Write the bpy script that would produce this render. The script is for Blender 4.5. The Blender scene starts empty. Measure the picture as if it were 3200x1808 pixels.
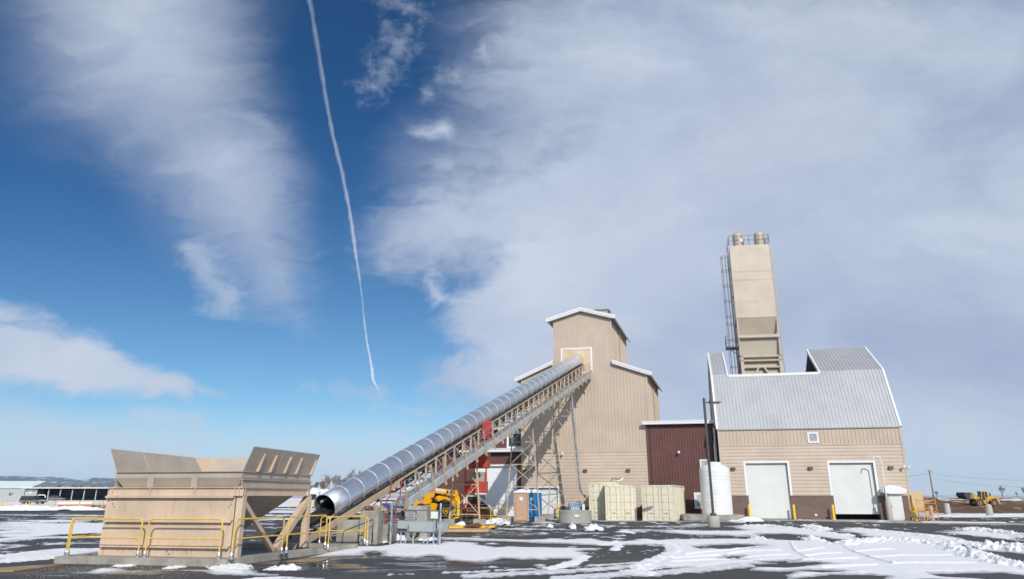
import bpy, math, random
import numpy as np
from mathutils import Vector, Matrix, Quaternion
random.seed(7); rng = np.random.default_rng(7)
SC = bpy.context.scene; COL = SC.collection
# ------------------------------------------------------------ camera
FPX = 2133.0; PIT = math.atan(642 / FPX); sP, cP = math.sin(PIT), math.cos(PIT); EYE = 1.85
cd = bpy.data.cameras.new('camera'); cam = bpy.data.objects.new('camera', cd); COL.objects.link(cam)
cam.location = (0, 0, EYE); cam.rotation_euler = (math.pi / 2 + PIT, 0, 0)
cd.lens = FPX / 3200 * 36; cd.sensor_width = 36; cd.clip_start = .1; cd.clip_end = 90000
SC.camera = cam
# surveying helpers: a sight line of the photograph turned into a point of the place
def ray(x, y):
    u = (x - 1600) / FPX; v = (904 - y) / FPX
    return (u, cP - v * sP, sP + v * cP)
def G(x, y, z=0.0):
    r = ray(x, y); k = (z - EYE) / r[2]
    return Vector((r[0] * k, r[1] * k, z))
def W(x, y, D):
    r = ray(x, y); k = D / r[1]
    return Vector((r[0] * k, D, EYE + r[2] * k))
# ------------------------------------------------------------ light
SUN = Vector((2.6, -10.1, 6.35)).normalized()
SEL = math.asin(SUN.z); SAZ = math.atan2(SUN.x, SUN.y)
ld = bpy.data.lights.new('sun', 'SUN'); ld.energy = 3.15; ld.angle = math.radians(.53); ld.color = (1, .955, .89)
lo = bpy.data.objects.new('sun', ld); COL.objects.link(lo); lo.rotation_euler = (-SUN).to_track_quat('-Z', 'Y').to_euler(); lo.location = SUN * 100
SC.view_settings.view_transform = 'Standard'; SC.view_settings.look = 'None'; SC.view_settings.exposure = .12; SC.view_settings.gamma = 1
SC.cycles.max_bounces = 6; SC.cycles.diffuse_bounces = 3; SC.cycles.glossy_bounces = 3; SC.cycles.transparent_max_bounces = 8; SC.cycles.volume_bounces = 2

class NT:
    def __init__(s, tree): s.t = tree; s.n = tree.nodes; s.l = tree.links; s.n.clear()
    def node(s, typ, **kw):
        n = s.n.new(typ)
        for k, v in kw.items():
            if k.startswith('_'): continue
            setattr(n, k, v)
        return n
    def link(s, a, b): s.l.new(a, b)
    def setin(s, n, i, v):
        if v is None: return
        if hasattr(v, 'is_output') or isinstance(v, bpy.types.NodeSocket): s.l.new(v, n.inputs[i])
        else: n.inputs[i].default_value = v
    def math(s, op, a, b=None, c=None, clamp=False):
        n = s.n.new('ShaderNodeMath'); n.operation = op; n.use_clamp = clamp
        s.setin(n, 0, a); s.setin(n, 1, b); s.setin(n, 2, c); return n.outputs[0]
    def vec(s, op, a, b=None, scale=None):
        n = s.n.new('ShaderNodeVectorMath'); n.operation = op
        s.setin(n, 0, a); s.setin(n, 1, b)
        if scale is not None: s.setin(n, 3, scale)
        return n.outputs['Value'] if op in ('LENGTH', 'DOT_PRODUCT', 'DISTANCE') else n.outputs['Vector']
    def xyz(s, x=0., y=0., z=0.):
        n = s.n.new('ShaderNodeCombineXYZ'); s.setin(n, 0, x); s.setin(n, 1, y); s.setin(n, 2, z); return n.outputs[0]
    def noise(s, v, scale, detail=4, rough=.55, dist=0, out='Fac'):
        n = s.n.new('ShaderNodeTexNoise'); n.inputs['Scale'].default_value = scale; n.inputs['Detail'].default_value = detail
        n.inputs['Roughness'].default_value = rough; n.inputs['Distortion'].default_value = dist
        if v is not None: s.l.new(v, n.inputs['Vector'])
        return n.outputs[out]
    def step(s, v, a, b, lo=0., hi=1.):
        n = s.n.new('ShaderNodeMapRange'); n.interpolation_type = 'SMOOTHSTEP'
        s.setin(n, 0, v); n.inputs[1].default_value = a; n.inputs[2].default_value = b
        n.inputs[3].default_value = lo; n.inputs[4].default_value = hi; return n.outputs[0]
    def mix(s, f, a, b, mode='MIX'):
        n = s.n.new('ShaderNodeMix'); n.data_type = 'RGBA'; n.blend_type = mode
        s.setin(n, 0, f); s.setin(n, 6, a); s.setin(n, 7, b); return n.outputs[2]
def rgb(*c): return (c[0], c[1], c[2], 1.)
def srgb(r, g, b, k=1.):
    f = lambda v: ((v / 255 + .055) / 1.055) ** 2.4 if v > 10 else v / 255 / 12.92
    return (f(r) * k, f(g) * k, f(b) * k, 1.)
# ------------------------------------------------------------ world: clear sky with cirrus sheets placed by compass direction and height
wd = bpy.data.worlds.new("World"); SC.world = wd; wd.use_nodes = True
n = NT(wd.node_tree)
out = n.node('ShaderNodeOutputWorld'); bg = n.node('ShaderNodeBackground'); n.link(bg.outputs[0], out.inputs[0])
sky = n.node('ShaderNodeTexSky', sky_type='NISHITA', sun_disc=False, sun_elevation=SEL, sun_rotation=SAZ, altitude=1500, air_density=1.0, dust_density=.6, ozone_density=2.2)
SKYK = .085
tc = n.node('ShaderNodeTexCoord'); sp = n.node('ShaderNodeSeparateXYZ'); n.link(tc.outputs['Generated'], sp.inputs[0])
yy = n.math('MAXIMUM', sp.outputs[1], .04)
A_ = n.math('DIVIDE', sp.outputs[0], yy); E_ = n.math('DIVIDE', sp.outputs[2], yy)
front = n.step(sp.outputs[1], -.1, .25)
P0 = n.xyz(A_, E_, 0.)
# wind-combed wobble of the cloud edges
wob = n.noise(n.vec('MULTIPLY', P0, (1., 1.9, 1.)), 5.5, 6, .6, .3, 'Color')
wob = n.vec('SUBTRACT', wob, (.5, .5, .5))
comb = n.noise(n.vec('MULTIPLY', n.vec('ADD', P0, n.vec('SCALE', wob, None, .15)), (1., 2.6, 1.)), 9, 6, .58, .4)
comb = n.math('SUBTRACT', comb, .5)
fine = n.math('SUBTRACT', n.noise(P0, 34, 6, .65, .4), .5)
P1 = n.vec('ADD', P0, n.vec('SCALE', wob, None, .05))
def pe(x, y):
    r = ray(x * 1.2427, y * 1.2427); return (r[0] / r[1], r[2] / r[1]), 1.2427 / FPX / r[1]
def capsule(x0, y0, r0, x1, y1, r1, soft, amp_comb=.0, amp_fine=.0, gain=1.):
    (ax, ay), k0 = pe(x0, y0); (bx, by), k1 = pe(x1, y1)
    dx, dy = bx - ax, by - ay; L2 = dx * dx + dy * dy
    v = n.vec('SUBTRACT', P1, (ax, ay, 0.))
    t = n.math('DIVIDE', n.vec('DOT_PRODUCT', v, (dx, dy, 0.)), L2, clamp=True)
    q = n.vec('SUBTRACT', v, n.vec('SCALE', (dx, dy, 0.), None, t))
    d = n.vec('LENGTH', q)
    r = n.math('MULTIPLY_ADD', t, r1 * k1 - r0 * k0, r0 * k0)
    m = n.math('SUBTRACT', r, d)
    if amp_comb: m = n.math('MULTIPLY_ADD', comb, amp_comb * .75 * k0, m)
    if amp_fine: m = n.math('MULTIPLY_ADD', fine, amp_fine * k0, m)
    soft *= 1.3
    return n.math('MULTIPLY', n.step(m, -soft * k0, soft * k0), gain)
def union(lst):
    inv = None
    for m in lst:
        i = n.math('SUBTRACT', 1., m); inv = i if inv is None else n.math('MULTIPLY', inv, i)
    return n.math('SUBTRACT', 1., inv)
sheet = union([
    capsule(2900, 250, 520, 1800, 300, 480, 190, 260, 40, .86),
    capsule(2900, 880, 360, 1560, 830, 330, 110, 130, 60, .97),
    capsule(1560, 520, 210, 1010, 590, 70, 70, 200, 60, .82),
    capsule(1500, 160, 190, 1190, 420, 130, 130, 200, 40, .5),
    capsule(1700, 60, 230, 1330, 90, 150, 130, 200, 40, .45),
    capsule(1420, 800, 240, 1230, 800, 100, 40, 120, 80, .9),
    capsule(1400, 950, 90, 1090, 950, 22, 40, 210, 60, .85),
    capsule(1420, 1060, 90, 1250, 1000, 30, 40, 130, 50, .6)])
left = union([
    capsule(330, -260, 350, 330, 90, 200, 170, 120, 0, .66),
    capsule(380, 120, 190, 570, 480, 115, 110, 110, 0, .6),
    capsule(570, 430, 110, 680, 670, 70, 80, 150, 30, .78),
    capsule(470, 630, 12, 560, 735, 34, 34, 150, 60, .8),
    capsule(700, 740, 8, 760, 810, 8, 50, 120, 0, .3)])
low = union([
    capsule(-200, 850, 88, 200, 905, 66, 26, 110, 20, .96),
    capsule(200, 905, 66, 470, 980, 10, 18, 90, 20, .94),
    capsule(380, 950, 10, 570, 1003, 2, 12, 60, 20, .8),
    capsule(-60, 770, 24, 150, 815, 10, 20, 90, 30, .8),
    capsule(-100, 1050, 40, 420, 1120, 34, 60, 170, 0, .75),
    capsule(340, 1040, 10, 480, 1058, 10, 16, 60, 0, .75),
    capsule(0, 1160, 40, 1000, 1180, 60, 80, 190, 0, .7),
    capsule(770, 975, 6, 940, 1005, 10, 24, 170, 90, .55),
    capsule(920, 1037, 3, 1240, 1028, 2, 8, 50, 20, .7)])
puffs = union([
    capsule(935, 225, 10, 1005, 100, 22, 46, 90, 230, .38),
    capsule(950, -10, 12, 1040, 15, 10, 36, 60, 150, .38),
    capsule(1118, 190, 10, 1148, 194, 9, 18, 20, 50, .7),
    capsule(1055, 335, 9, 1115, 322, 14, 20, 24, 40, .75),
    capsule(1105, 418, 6, 1135, 418, 8, 18, 20, 30, .6),
    capsule(1072, 240, 5, 1082, 242, 5, 16, 20, 50, .5),
    capsule(1215, 130, 8, 1225, 150, 8, 18, 20, 70, .45),
    capsule(1080, 690, 12, 1110, 740, 22, 22, 50, 90, .7)])
O_ = union([sheet, left, low, puffs])
O_ = n.math('MULTIPLY', O_, n.math('MULTIPLY_ADD', comb, .2, 1.), clamp=True)
back = n.math('MULTIPLY', n.step(n.noise(tc.outputs['Generated'], 2.2, 5, .6, .4), .35, .62), .8)
O_ = n.math('ADD', n.math('MULTIPLY', O_, front), n.math('MULTIPLY', back, n.math('SUBTRACT', 1., front)), clamp=True)
tone = n.noise(n.vec('MULTIPLY', P1, (1., 1.5, 1.)), 2.6, 5, .55, .4)
cc = n.mix(n.step(tone, .34, .66), srgb(164, 178, 203), srgb(194, 204, 220))
hi = n.math('MAXIMUM', n.math('MULTIPLY', capsule(1300, 700, 130, 1900, 420, 250, 260), .55), puffs)
cc = n.mix(hi, cc, srgb(204, 211, 228))
cc = n.mix(n.math('MULTIPLY', capsule(1700, 830, 60, 2700, 900, 110, 130, 130), .55), cc, srgb(152, 163, 195))
cc = n.mix(n.step(E_, .02, .17, .75, 0.), cc, srgb(192, 204, 219))
cc = n.mix(n.math('SUBTRACT', 1., front), cc, srgb(222, 228, 236, 1.15))
skc = n.vec('SCALE', sky.outputs[0], None, SKYK)
skc = n.mix(n.step(E_, .0, .62), n.vec('MULTIPLY', skc, (.68, .97, 1.05)), n.vec('MULTIPLY', skc, (.16, .54, .84)))
fin = n.mix(O_, skc, cc)
fin = n.mix(n.step(E_, -.02, .15, .7, 0.), fin, srgb(190, 203, 217))
n.link(fin, bg.inputs[0]); bg.inputs[1].default_value = 1.0
# the camera's sky is the same sky that lights the place

# ------------------------------------------------------------ materials
MATS = {}
def mat(name, col, rough=.6, metal=0., var=.08, vscale=3., bump=0., bscale=30., col2=None, spec=.5, alpha=None, dirt=0.):
    if name in MATS: return MATS[name]
    m = bpy.data.materials.new(name); m.use_nodes = True; t = NT(m.node_tree); MATS[name] = m
    o = t.node('ShaderNodeOutputMaterial'); b = t.node('ShaderNodeBsdfPrincipled'); t.link(b.outputs[0], o.inputs[0])
    tcn = t.node('ShaderNodeTexCoord'); v = tcn.outputs['Object']
    c = rgb(*col[:3]); f = t.noise(v, vscale, 6, .6)
    c2 = rgb(*col2[:3]) if col2 else rgb(*[x * (1 - var * 2.2) for x in col[:3]])
    c1 = rgb(*[min(1, x * (1 + var)) for x in col[:3]]) if not col2 else c
    cs = t.mix(t.step(f, .3, .7), c1, c2)
    if dirt:
        f2 = t.noise(t.vec('MULTIPLY', v, (3., 3., .5)), 2.5, 7, .7)
        cs = t.mix(t.math('MULTIPLY', t.step(f2, .5, .75), dirt), cs, rgb(.12, .09, .07))
    t.link(cs, b.inputs['Base Color'])
    b.inputs['Metallic'].default_value = metal; b.inputs['Specular IOR Level'].default_value = spec
    rr = t.math('MULTIPLY_ADD', t.noise(v, vscale * 2.3, 5), .3, rough - .15, clamp=True); t.link(rr, b.inputs['Roughness'])
    if bump:
        bn = t.node('ShaderNodeBump'); bn.inputs['Strength'].default_value = bump; bn.inputs['Distance'].default_value = .02
        t.link(t.noise(v, bscale, 5), bn.inputs['Height']); t.link(bn.outputs[0], b.inputs['Normal'])
    return m
tan_wall = mat('tan_siding', (.53, .43, .34), .55, var=.04, vscale=.5, dirt=.11)
tan_hop = mat('tan_paint_steel', (.64, .49, .36), .5, var=.06, vscale=1.1, dirt=.24)
tan_grey = mat('greyed_tan_paint_steel', (.47, .405, .335), .45, var=.05, vscale=1.2, dirt=.1)
tan_leg = mat('tan_steel_members', (.52, .40, .28), .5, var=.08, vscale=2.)
silo_tan = mat('silo_paint', (.51, .44, .345), .45, var=.04, vscale=.6, dirt=.08)
maroon = mat('maroon_siding', (.15, .070, .064), .55, var=.06, vscale=.8, spec=.25)
maroon_dk = mat('dark_maroon_trim', (.08, .04, .04), .5)
roof_grey = mat('grey_metal_roof', (.43, .44, .46), .45, .1, var=.04, vscale=.5)
white = mat('white_trim', (.78, .79, .80), .45, var=.02)
white_door = mat('white_door', (.68, .70, .68), .5, var=.03, vscale=.6, dirt=.05)
white_plastic = mat('white_plastic', (.78, .79, .80), .4, var=.04, vscale=1.2)
concrete = mat('concrete', (.36, .335, .29), .85, var=.13, vscale=2.2, bump=.35, bscale=24, dirt=.25)
conc_lt = mat('light_concrete', (.43, .41, .37), .85, var=.08, vscale=1.1, bump=.3, bscale=20)
galv = mat('galvanised_steel', (.58, .61, .64), .34, .85, var=.12, vscale=4)
galv_w = mat('galvanised_sheet', (.62, .65, .66), .45, .45, var=.08, vscale=3)
yellow = mat('yellow_paint', (.76, .51, .09), .45, var=.08, vscale=3, dirt=.25)
byellow = mat('bright_yellow', (.85, .55, .01), .4, var=.03)
m_orange = mat('orange_paint', (.80, .30, .02), .45, var=.06)
jyellow = mat('machine_yellow', (.82, .40, .005), .35, var=.05, vscale=2, dirt=.1)
cat_y = mat('dusty_machine_yellow', (.66, .38, .06), .5, var=.08, dirt=.25)
red = mat('red_paint', (.50, .06, .045), .45, var=.1, vscale=3)
red_ox = mat('red_oxide', (.34, .055, .04), .55, var=.12, vscale=3)
red_hot = mat('red_machine', (.62, .035, .025), .35, var=.05)
black = mat('black_rubber', (.022, .022, .024), .75, var=.2, vscale=8)
belt_m = mat('belt_rubber', (.028, .028, .031), .6, var=.2, vscale=4)
dark = mat('dark_interior', (.02, .02, .022), .8)
glass = mat('dark_glass', (.03, .045, .05), .08, 0, var=.1)
blue = mat('blue_plastic', (.012, .16, .42), .45, var=.06)
blue_lt = mat('pale_blue_plastic', (.20, .33, .46), .5)
truck_blue = mat('truck_blue', (.01, .07, .26), .3)
pott = mat('tan_plastic', (.50, .32, .21), .5, var=.03)
cream = mat('cream_container_paint', (.73, .68, .52), .5, var=.04, vscale=1.5, dirt=.10)
bronze = mat('dark_bronze', (.05, .042, .038), .5)
cabgrey = mat('grey_enclosure', (.36, .41, .41), .45, var=.03)
ply = mat('plywood', (.62, .42, .24), .75, var=.08, vscale=5, col2=(.50, .31, .16))
plywet = mat('weathered_plywood', (.40, .26, .16), .8, var=.1, vscale=3)
osb = mat('osb', (.55, .37, .19), .8, vscale=14, col2=(.68, .50, .30))
snow_m = mat('snow', (.90, .905, .92), .75, var=.01, vscale=4, bump=.5, bscale=9, spec=.25)
bark = mat('bark', (.17, .135, .12), .9, var=.15)
twig = mat('twigs', (.36, .32, .30), .9, var=.2, vscale=.6)
twig_dk = mat('brown_twigs', (.24, .19, .17), .9, var=.2, vscale=.6)
wood_pole = mat('pole_wood', (.22, .13, .08), .9, var=.1)
shed_w = mat('shed_wall', (.40, .41, .40), .6, var=.03)
brickm = None
def brick_mat():
    m = bpy.data.materials.new('split_face_block'); m.use_nodes = True; t = NT(m.node_tree)
    o = t.node('ShaderNodeOutputMaterial'); b = t.node('ShaderNodeBsdfPrincipled'); t.link(b.outputs[0], o.inputs[0])
    u = t.node('ShaderNodeTexCoord'); s = t.node('ShaderNodeSeparateXYZ'); t.link(u.outputs['Object'], s.inputs[0])
    br = t.node('ShaderNodeTexBrick'); t.link(t.xyz(s.outputs[0], s.outputs[2], 0.), br.inputs['Vector'])
    br.inputs['Scale'].default_value = 1; br.inputs['Brick Width'].default_value = .4; br.inputs['Row Height'].default_value = .2
    br.inputs['Mortar Size'].default_value = .008; br.inputs['Bias'].default_value = -.2
    br.inputs['Color1'].default_value = rgb(.20, .135, .115); br.inputs['Color2'].default_value = rgb(.155, .10, .088); br.inputs['Mortar'].default_value = rgb(.23, .17, .15)
    c = t.mix(t.math('MULTIPLY', t.noise(u.outputs['Object'], 9, 5), .5), br.outputs[0], rgb(.11, .075, .065)); t.link(c, b.inputs['Base Color'])
    b.inputs['Roughness'].default_value = .9
    bn = t.node('ShaderNodeBump'); bn.inputs['Strength'].default_value = .6; bn.inputs['Distance'].default_value = .02
    t.link(t.noise(u.outputs['Object'], 35, 4), bn.inputs['Height']); t.link(bn.outputs[0], b.inputs['Normal'])
    return m
brickm = brick_mat()

# ------------------------------------------------------------ mesh helpers
class Frame:
    "wall frame: s along the wall, d into the building, z up"
    def __init__(f, o, u, w):
        u = Vector((u[0], u[1], 0)).normalized(); w = Vector((w[0], w[1], 0)).normalized()
        f.o = Vector((o[0], o[1], 0)); f.u = u; f.w = w
    def __call__(f, s, d, z): return f.o + f.u * s + f.w * d + Vector((0, 0, z))
ID = lambda x, y, z: Vector((x, y, z))
ROOTM = {}
def thing(name, label, cat, loc=(0, 0, 0), rot=0., group=None):
    o = bpy.data.objects.new(name, None); COL.objects.link(o); o.location = loc; o.rotation_euler = (0, 0, rot)
    o.empty_display_size = .3; o['label'] = label; o['category'] = cat
    if group: o['group'] = group
    ROOTM[o.name] = Matrix.Translation(Vector(loc)) @ Matrix.Rotation(rot, 4, 'Z')
    return o
class MB:
    def __init__(m, fr=ID): m.v = []; m.f = []; m.fr = fr; m.mi = []; m.cur = 0
    def P(m, x, y, z): m.v.append(m.fr(x, y, z)); return len(m.v) - 1
    def poly(m, pts):
        i = [m.P(*p) for p in pts]; m.f.append(i); m.mi.append(m.cur); return m
    def box(m, x0, x1, y0, y1, z0, z1):
        i = [m.P(x, y, z) for z in (z0, z1) for x, y in ((x0, y0), (x1, y0), (x1, y1), (x0, y1))]
        for q in ((3, 2, 1, 0), (4, 5, 6, 7), (0, 1, 5, 4), (1, 2, 6, 5), (2, 3, 7, 6), (3, 0, 4, 7)):
            m.f.append([i[k] for k in q]); m.mi.append(m.cur)
        return m
    def cbox(m, c, s): return m.box(c[0] - s[0] / 2, c[0] + s[0] / 2, c[1] - s[1] / 2, c[1] + s[1] / 2, c[2] - s[2] / 2, c[2] + s[2] / 2)
    def prism(m, pts, off):
        "closed polygon pts (frame coords) swept by off"
        n_ = len(pts); a = [m.P(*p) for p in pts]; b = [m.P(p[0] + off[0], p[1] + off[1], p[2] + off[2]) for p in pts]
        m.f.append(a[::-1]); m.f.append(b); m.mi += [m.cur] * 2
        for k in range(n_):
            m.f.append([a[k], a[(k + 1) % n_], b[(k + 1) % n_], b[k]]); m.mi.append(m.cur)
        return m
    def beam(m, p, q, w=.1, h=None, up=(0, 0, 1)):
        h = h or w; p = Vector(m.fr(*p)); q = Vector(m.fr(*q)); d = (q - p).normalized(); up = Vector(up)
        if abs(d.dot(up)) > .98: up = Vector((0, 1, 0))
        s = d.cross(up).normalized(); t = s.cross(d)
        i = len(m.v)
        for e in (p, q):
            for a, b in ((-1, -1), (1, -1), (1, 1), (-1, 1)): m.v.append(e + s * a * w / 2 + t * b * h / 2)
        for k in ((3, 2, 1, 0), (4, 5, 6, 7), (0, 1, 5, 4), (1, 2, 6, 5), (2, 3, 7, 6), (3, 0, 4, 7)):
            m.f.append([i + x for x in k]); m.mi.append(m.cur)
        return m
    def tube(m, pts, r, n=8, r2=None, cap=True):
        pts = [Vector(m.fr(*p)) for p in pts]; N = len(pts); rs = [r + ((r2 if r2 is not None else r) - r) * k / (N - 1) for k in range(N)]
        d0 = (pts[1] - pts[0]).normalized(); up = Vector((0, 0, 1)) if abs(d0.z) < .9 else Vector((0, 1, 0))
        s = d0.cross(up).normalized(); rings = []
        for k, p in enumerate(pts):
            a = pts[max(k - 1, 0)]; b = pts[min(k + 1, N - 1)]; d = (b - a).normalized()
            s = (s - d * s.dot(d)).normalized(); t = d.cross(s); i = len(m.v)
            for j in range(n):
                an = 2 * math.pi * j / n; m.v.append(p + (s * math.cos(an) + t * math.sin(an)) * rs[k])
            rings.append(i)
        for k in range(N - 1):
            for j in range(n):
                m.f.append([rings[k] + j, rings[k] + (j + 1) % n, rings[k + 1] + (j + 1) % n, rings[k + 1] + j]); m.mi.append(m.cur)
        if cap:
            m.f.append([rings[0] + j for j in range(n)][::-1]); m.f.append([rings[-1] + j for j in range(n)]); m.mi += [m.cur] * 2
        return m
    def lathe(m, c, prof, n=24, axis=(0, 0, 1)):
        "prof: list of (radius, along-axis)"
        c = Vector(m.fr(*c)); ax = Vector(axis).normalized(); up = Vector((0, 0, 1)) if abs(ax.z) < .9 else Vector((1, 0, 0))
        s = ax.cross(up).normalized(); t = ax.cross(s); rings = []
        for r, h in prof:
            i = len(m.v)
            for j in range(n):
                an = 2 * math.pi * j / n; m.v.append(c + ax * h + (s * math.cos(an) + t * math.sin(an)) * r)
            rings.append(i)
        for k in range(len(prof) - 1):
            for j in range(n):
                m.f.append([rings[k] + j, rings[k] + (j + 1) % n, rings[k + 1] + (j + 1) % n, rings[k + 1] + j]); m.mi.append(m.cur)
        m.f.append([rings[0] + j for j in range(n)][::-1]); m.f.append([rings[-1] + j for j in range(n)]); m.mi += [m.cur] * 2
        return m
    def build(m, name, mats, parent=None, smooth=False, bevel=0., local=False):
        if not isinstance(mats, (list, tuple)): mats = [mats]
        me = bpy.data.meshes.new(name); vs = m.v
        if parent is not None and not local:
            r = parent
            while r.parent: r = r.parent
            inv = ROOTM[r.name].inverted(); vs = [inv @ Vector(p) for p in vs]
        me.from_pydata([tuple(p) for p in vs], [], m.f); me.update()
        for x in mats: me.materials.append(x)
        if len(mats) > 1: me.polygons.foreach_set('material_index', m.mi)
        if smooth: me.polygons.foreach_set('use_smooth', [True] * len(me.polygons))
        import bmesh
        b = bmesh.new(); b.from_mesh(me); bmesh.ops.recalc_face_normals(b, faces=b.faces); b.to_mesh(me); b.free()
        o = bpy.data.objects.new(name, me); COL.objects.link(o)
        if smooth:
            mm = o.modifiers.new('es', 'EDGE_SPLIT'); mm.split_angle = math.radians(38)
        if bevel:
            bm_ = o.modifiers.new('bv', 'BEVEL'); bm_.width = bevel; bm_.segments = 2; bm_.limit_method = 'ANGLE'
        if parent is not None: o.parent = parent
        return o
def tag(o, label=None, cat=None, group=None, kind=None):
    if label: o['label'] = label
    if cat: o['category'] = cat
    if group: o['group'] = group
    if kind: o['kind'] = kind
    return o
def clone(o, parent=None):
    c = o.copy(); COL.objects.link(c); c.parent = parent
    for ch in list(o.children): clone(ch, c)
    return c
def place(proto, used, loc, rot, label, group=None, scale=None):
    r = proto if not used else clone(proto)
    r.location = loc; r.rotation_euler = (0, 0, rot); r['label'] = label
    if scale: r.scale = scale if isinstance(scale, tuple) else (scale,) * 3
    if group: r['group'] = group
    return r
def text(s, size, p, xd, parent, m, name='lettering', yd=(0, 0, 1), thick=.006, bold=0.):
    cu = bpy.data.curves.new(name, 'FONT'); cu.body = s; cu.size = size; cu.extrude = thick; cu.align_x = 'CENTER'; cu.align_y = 'CENTER'; cu.offset = bold
    to = bpy.data.objects.new('tmp', cu); COL.objects.link(to); dg = bpy.context.evaluated_depsgraph_get(); dg.update()
    me = bpy.data.meshes.new_from_object(to.evaluated_get(dg)); bpy.data.objects.remove(to)
    X = Vector(xd).normalized(); Y = Vector(yd).normalized(); Z = X.cross(Y)
    M = Matrix((X, Y, Z)).transposed().to_4x4(); M.translation = Vector(p)
    r = parent
    while r.parent: r = r.parent
    me.transform(ROOTM[r.name].inverted() @ M); me.materials.clear(); me.materials.append(m); me.name = name
    o = bpy.data.objects.new(name, me); COL.objects.link(o); o.parent = parent; return o
def wheel(parent, c, axis, r, w, tm, rm, rr=.55):
    a = Vector(axis).normalized(); m = MB(); h = w / 2
    m.lathe(c, [(r * rr, -h * .7), (r * .8, -h), (r * .96, -h * .85), (r, -h * .5), (r, h * .5), (r * .96, h * .85), (r * .8, h), (r * rr, h * .7)], 28, a)
    wobj = m.build('wheel', tm, parent, True)
    q = MB()
    for s in (-1, 1):
        q.lathe(Vector(c) + a * s * h * .35, [(r * rr * 1.01, -h * .3), (r * rr * 1.01, h * .36 * 1), (r * rr * .85, h * .4), (r * rr * .5, h * .1), (r * .16, h * .2), (r * .14, h * .5)] if s > 0 else
                [(r * rr * 1.01, h * .3), (r * rr * 1.01, -h * .36), (r * rr * .85, -h * .4), (r * rr * .5, -h * .1), (r * .16, -h * .2), (r * .14, -h * .5)], 20, a)
    q.build('rim', rm, wobj, True)
    return wobj
# numpy value noise
def _h(ix, iy, s):
    n_ = (ix.astype(np.int64) * 374761393 + iy.astype(np.int64) * 668265263 + s * 982451653) & 0x7fffffff
    n_ = ((n_ ^ (n_ >> 13)) * 1274126177) & 0x7fffffff
    return ((n_ ^ (n_ >> 16)) & 0xffff) / 65535.
def vn(x, y, s=0):
    ix = np.floor(x); iy = np.floor(y); fx = x - ix; fy = y - iy
    fx = fx * fx * (3 - 2 * fx); fy = fy * fy * (3 - 2 * fy)
    a = _h(ix, iy, s); b = _h(ix + 1, iy, s); c = _h(ix, iy + 1, s); d = _h(ix + 1, iy + 1, s)
    return a + (b - a) * fx + (c - a) * fy + (a - b - c + d) * fx * fy
def fbm(x, y, o=4, s=0, g=.5):
    v = 0; a = 1; t = 0
    for k in range(o): v = v + a * vn(x * 2 ** k + 17 * k, y * 2 ** k, s + k); t += a; a *= g
    return v / t
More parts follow.
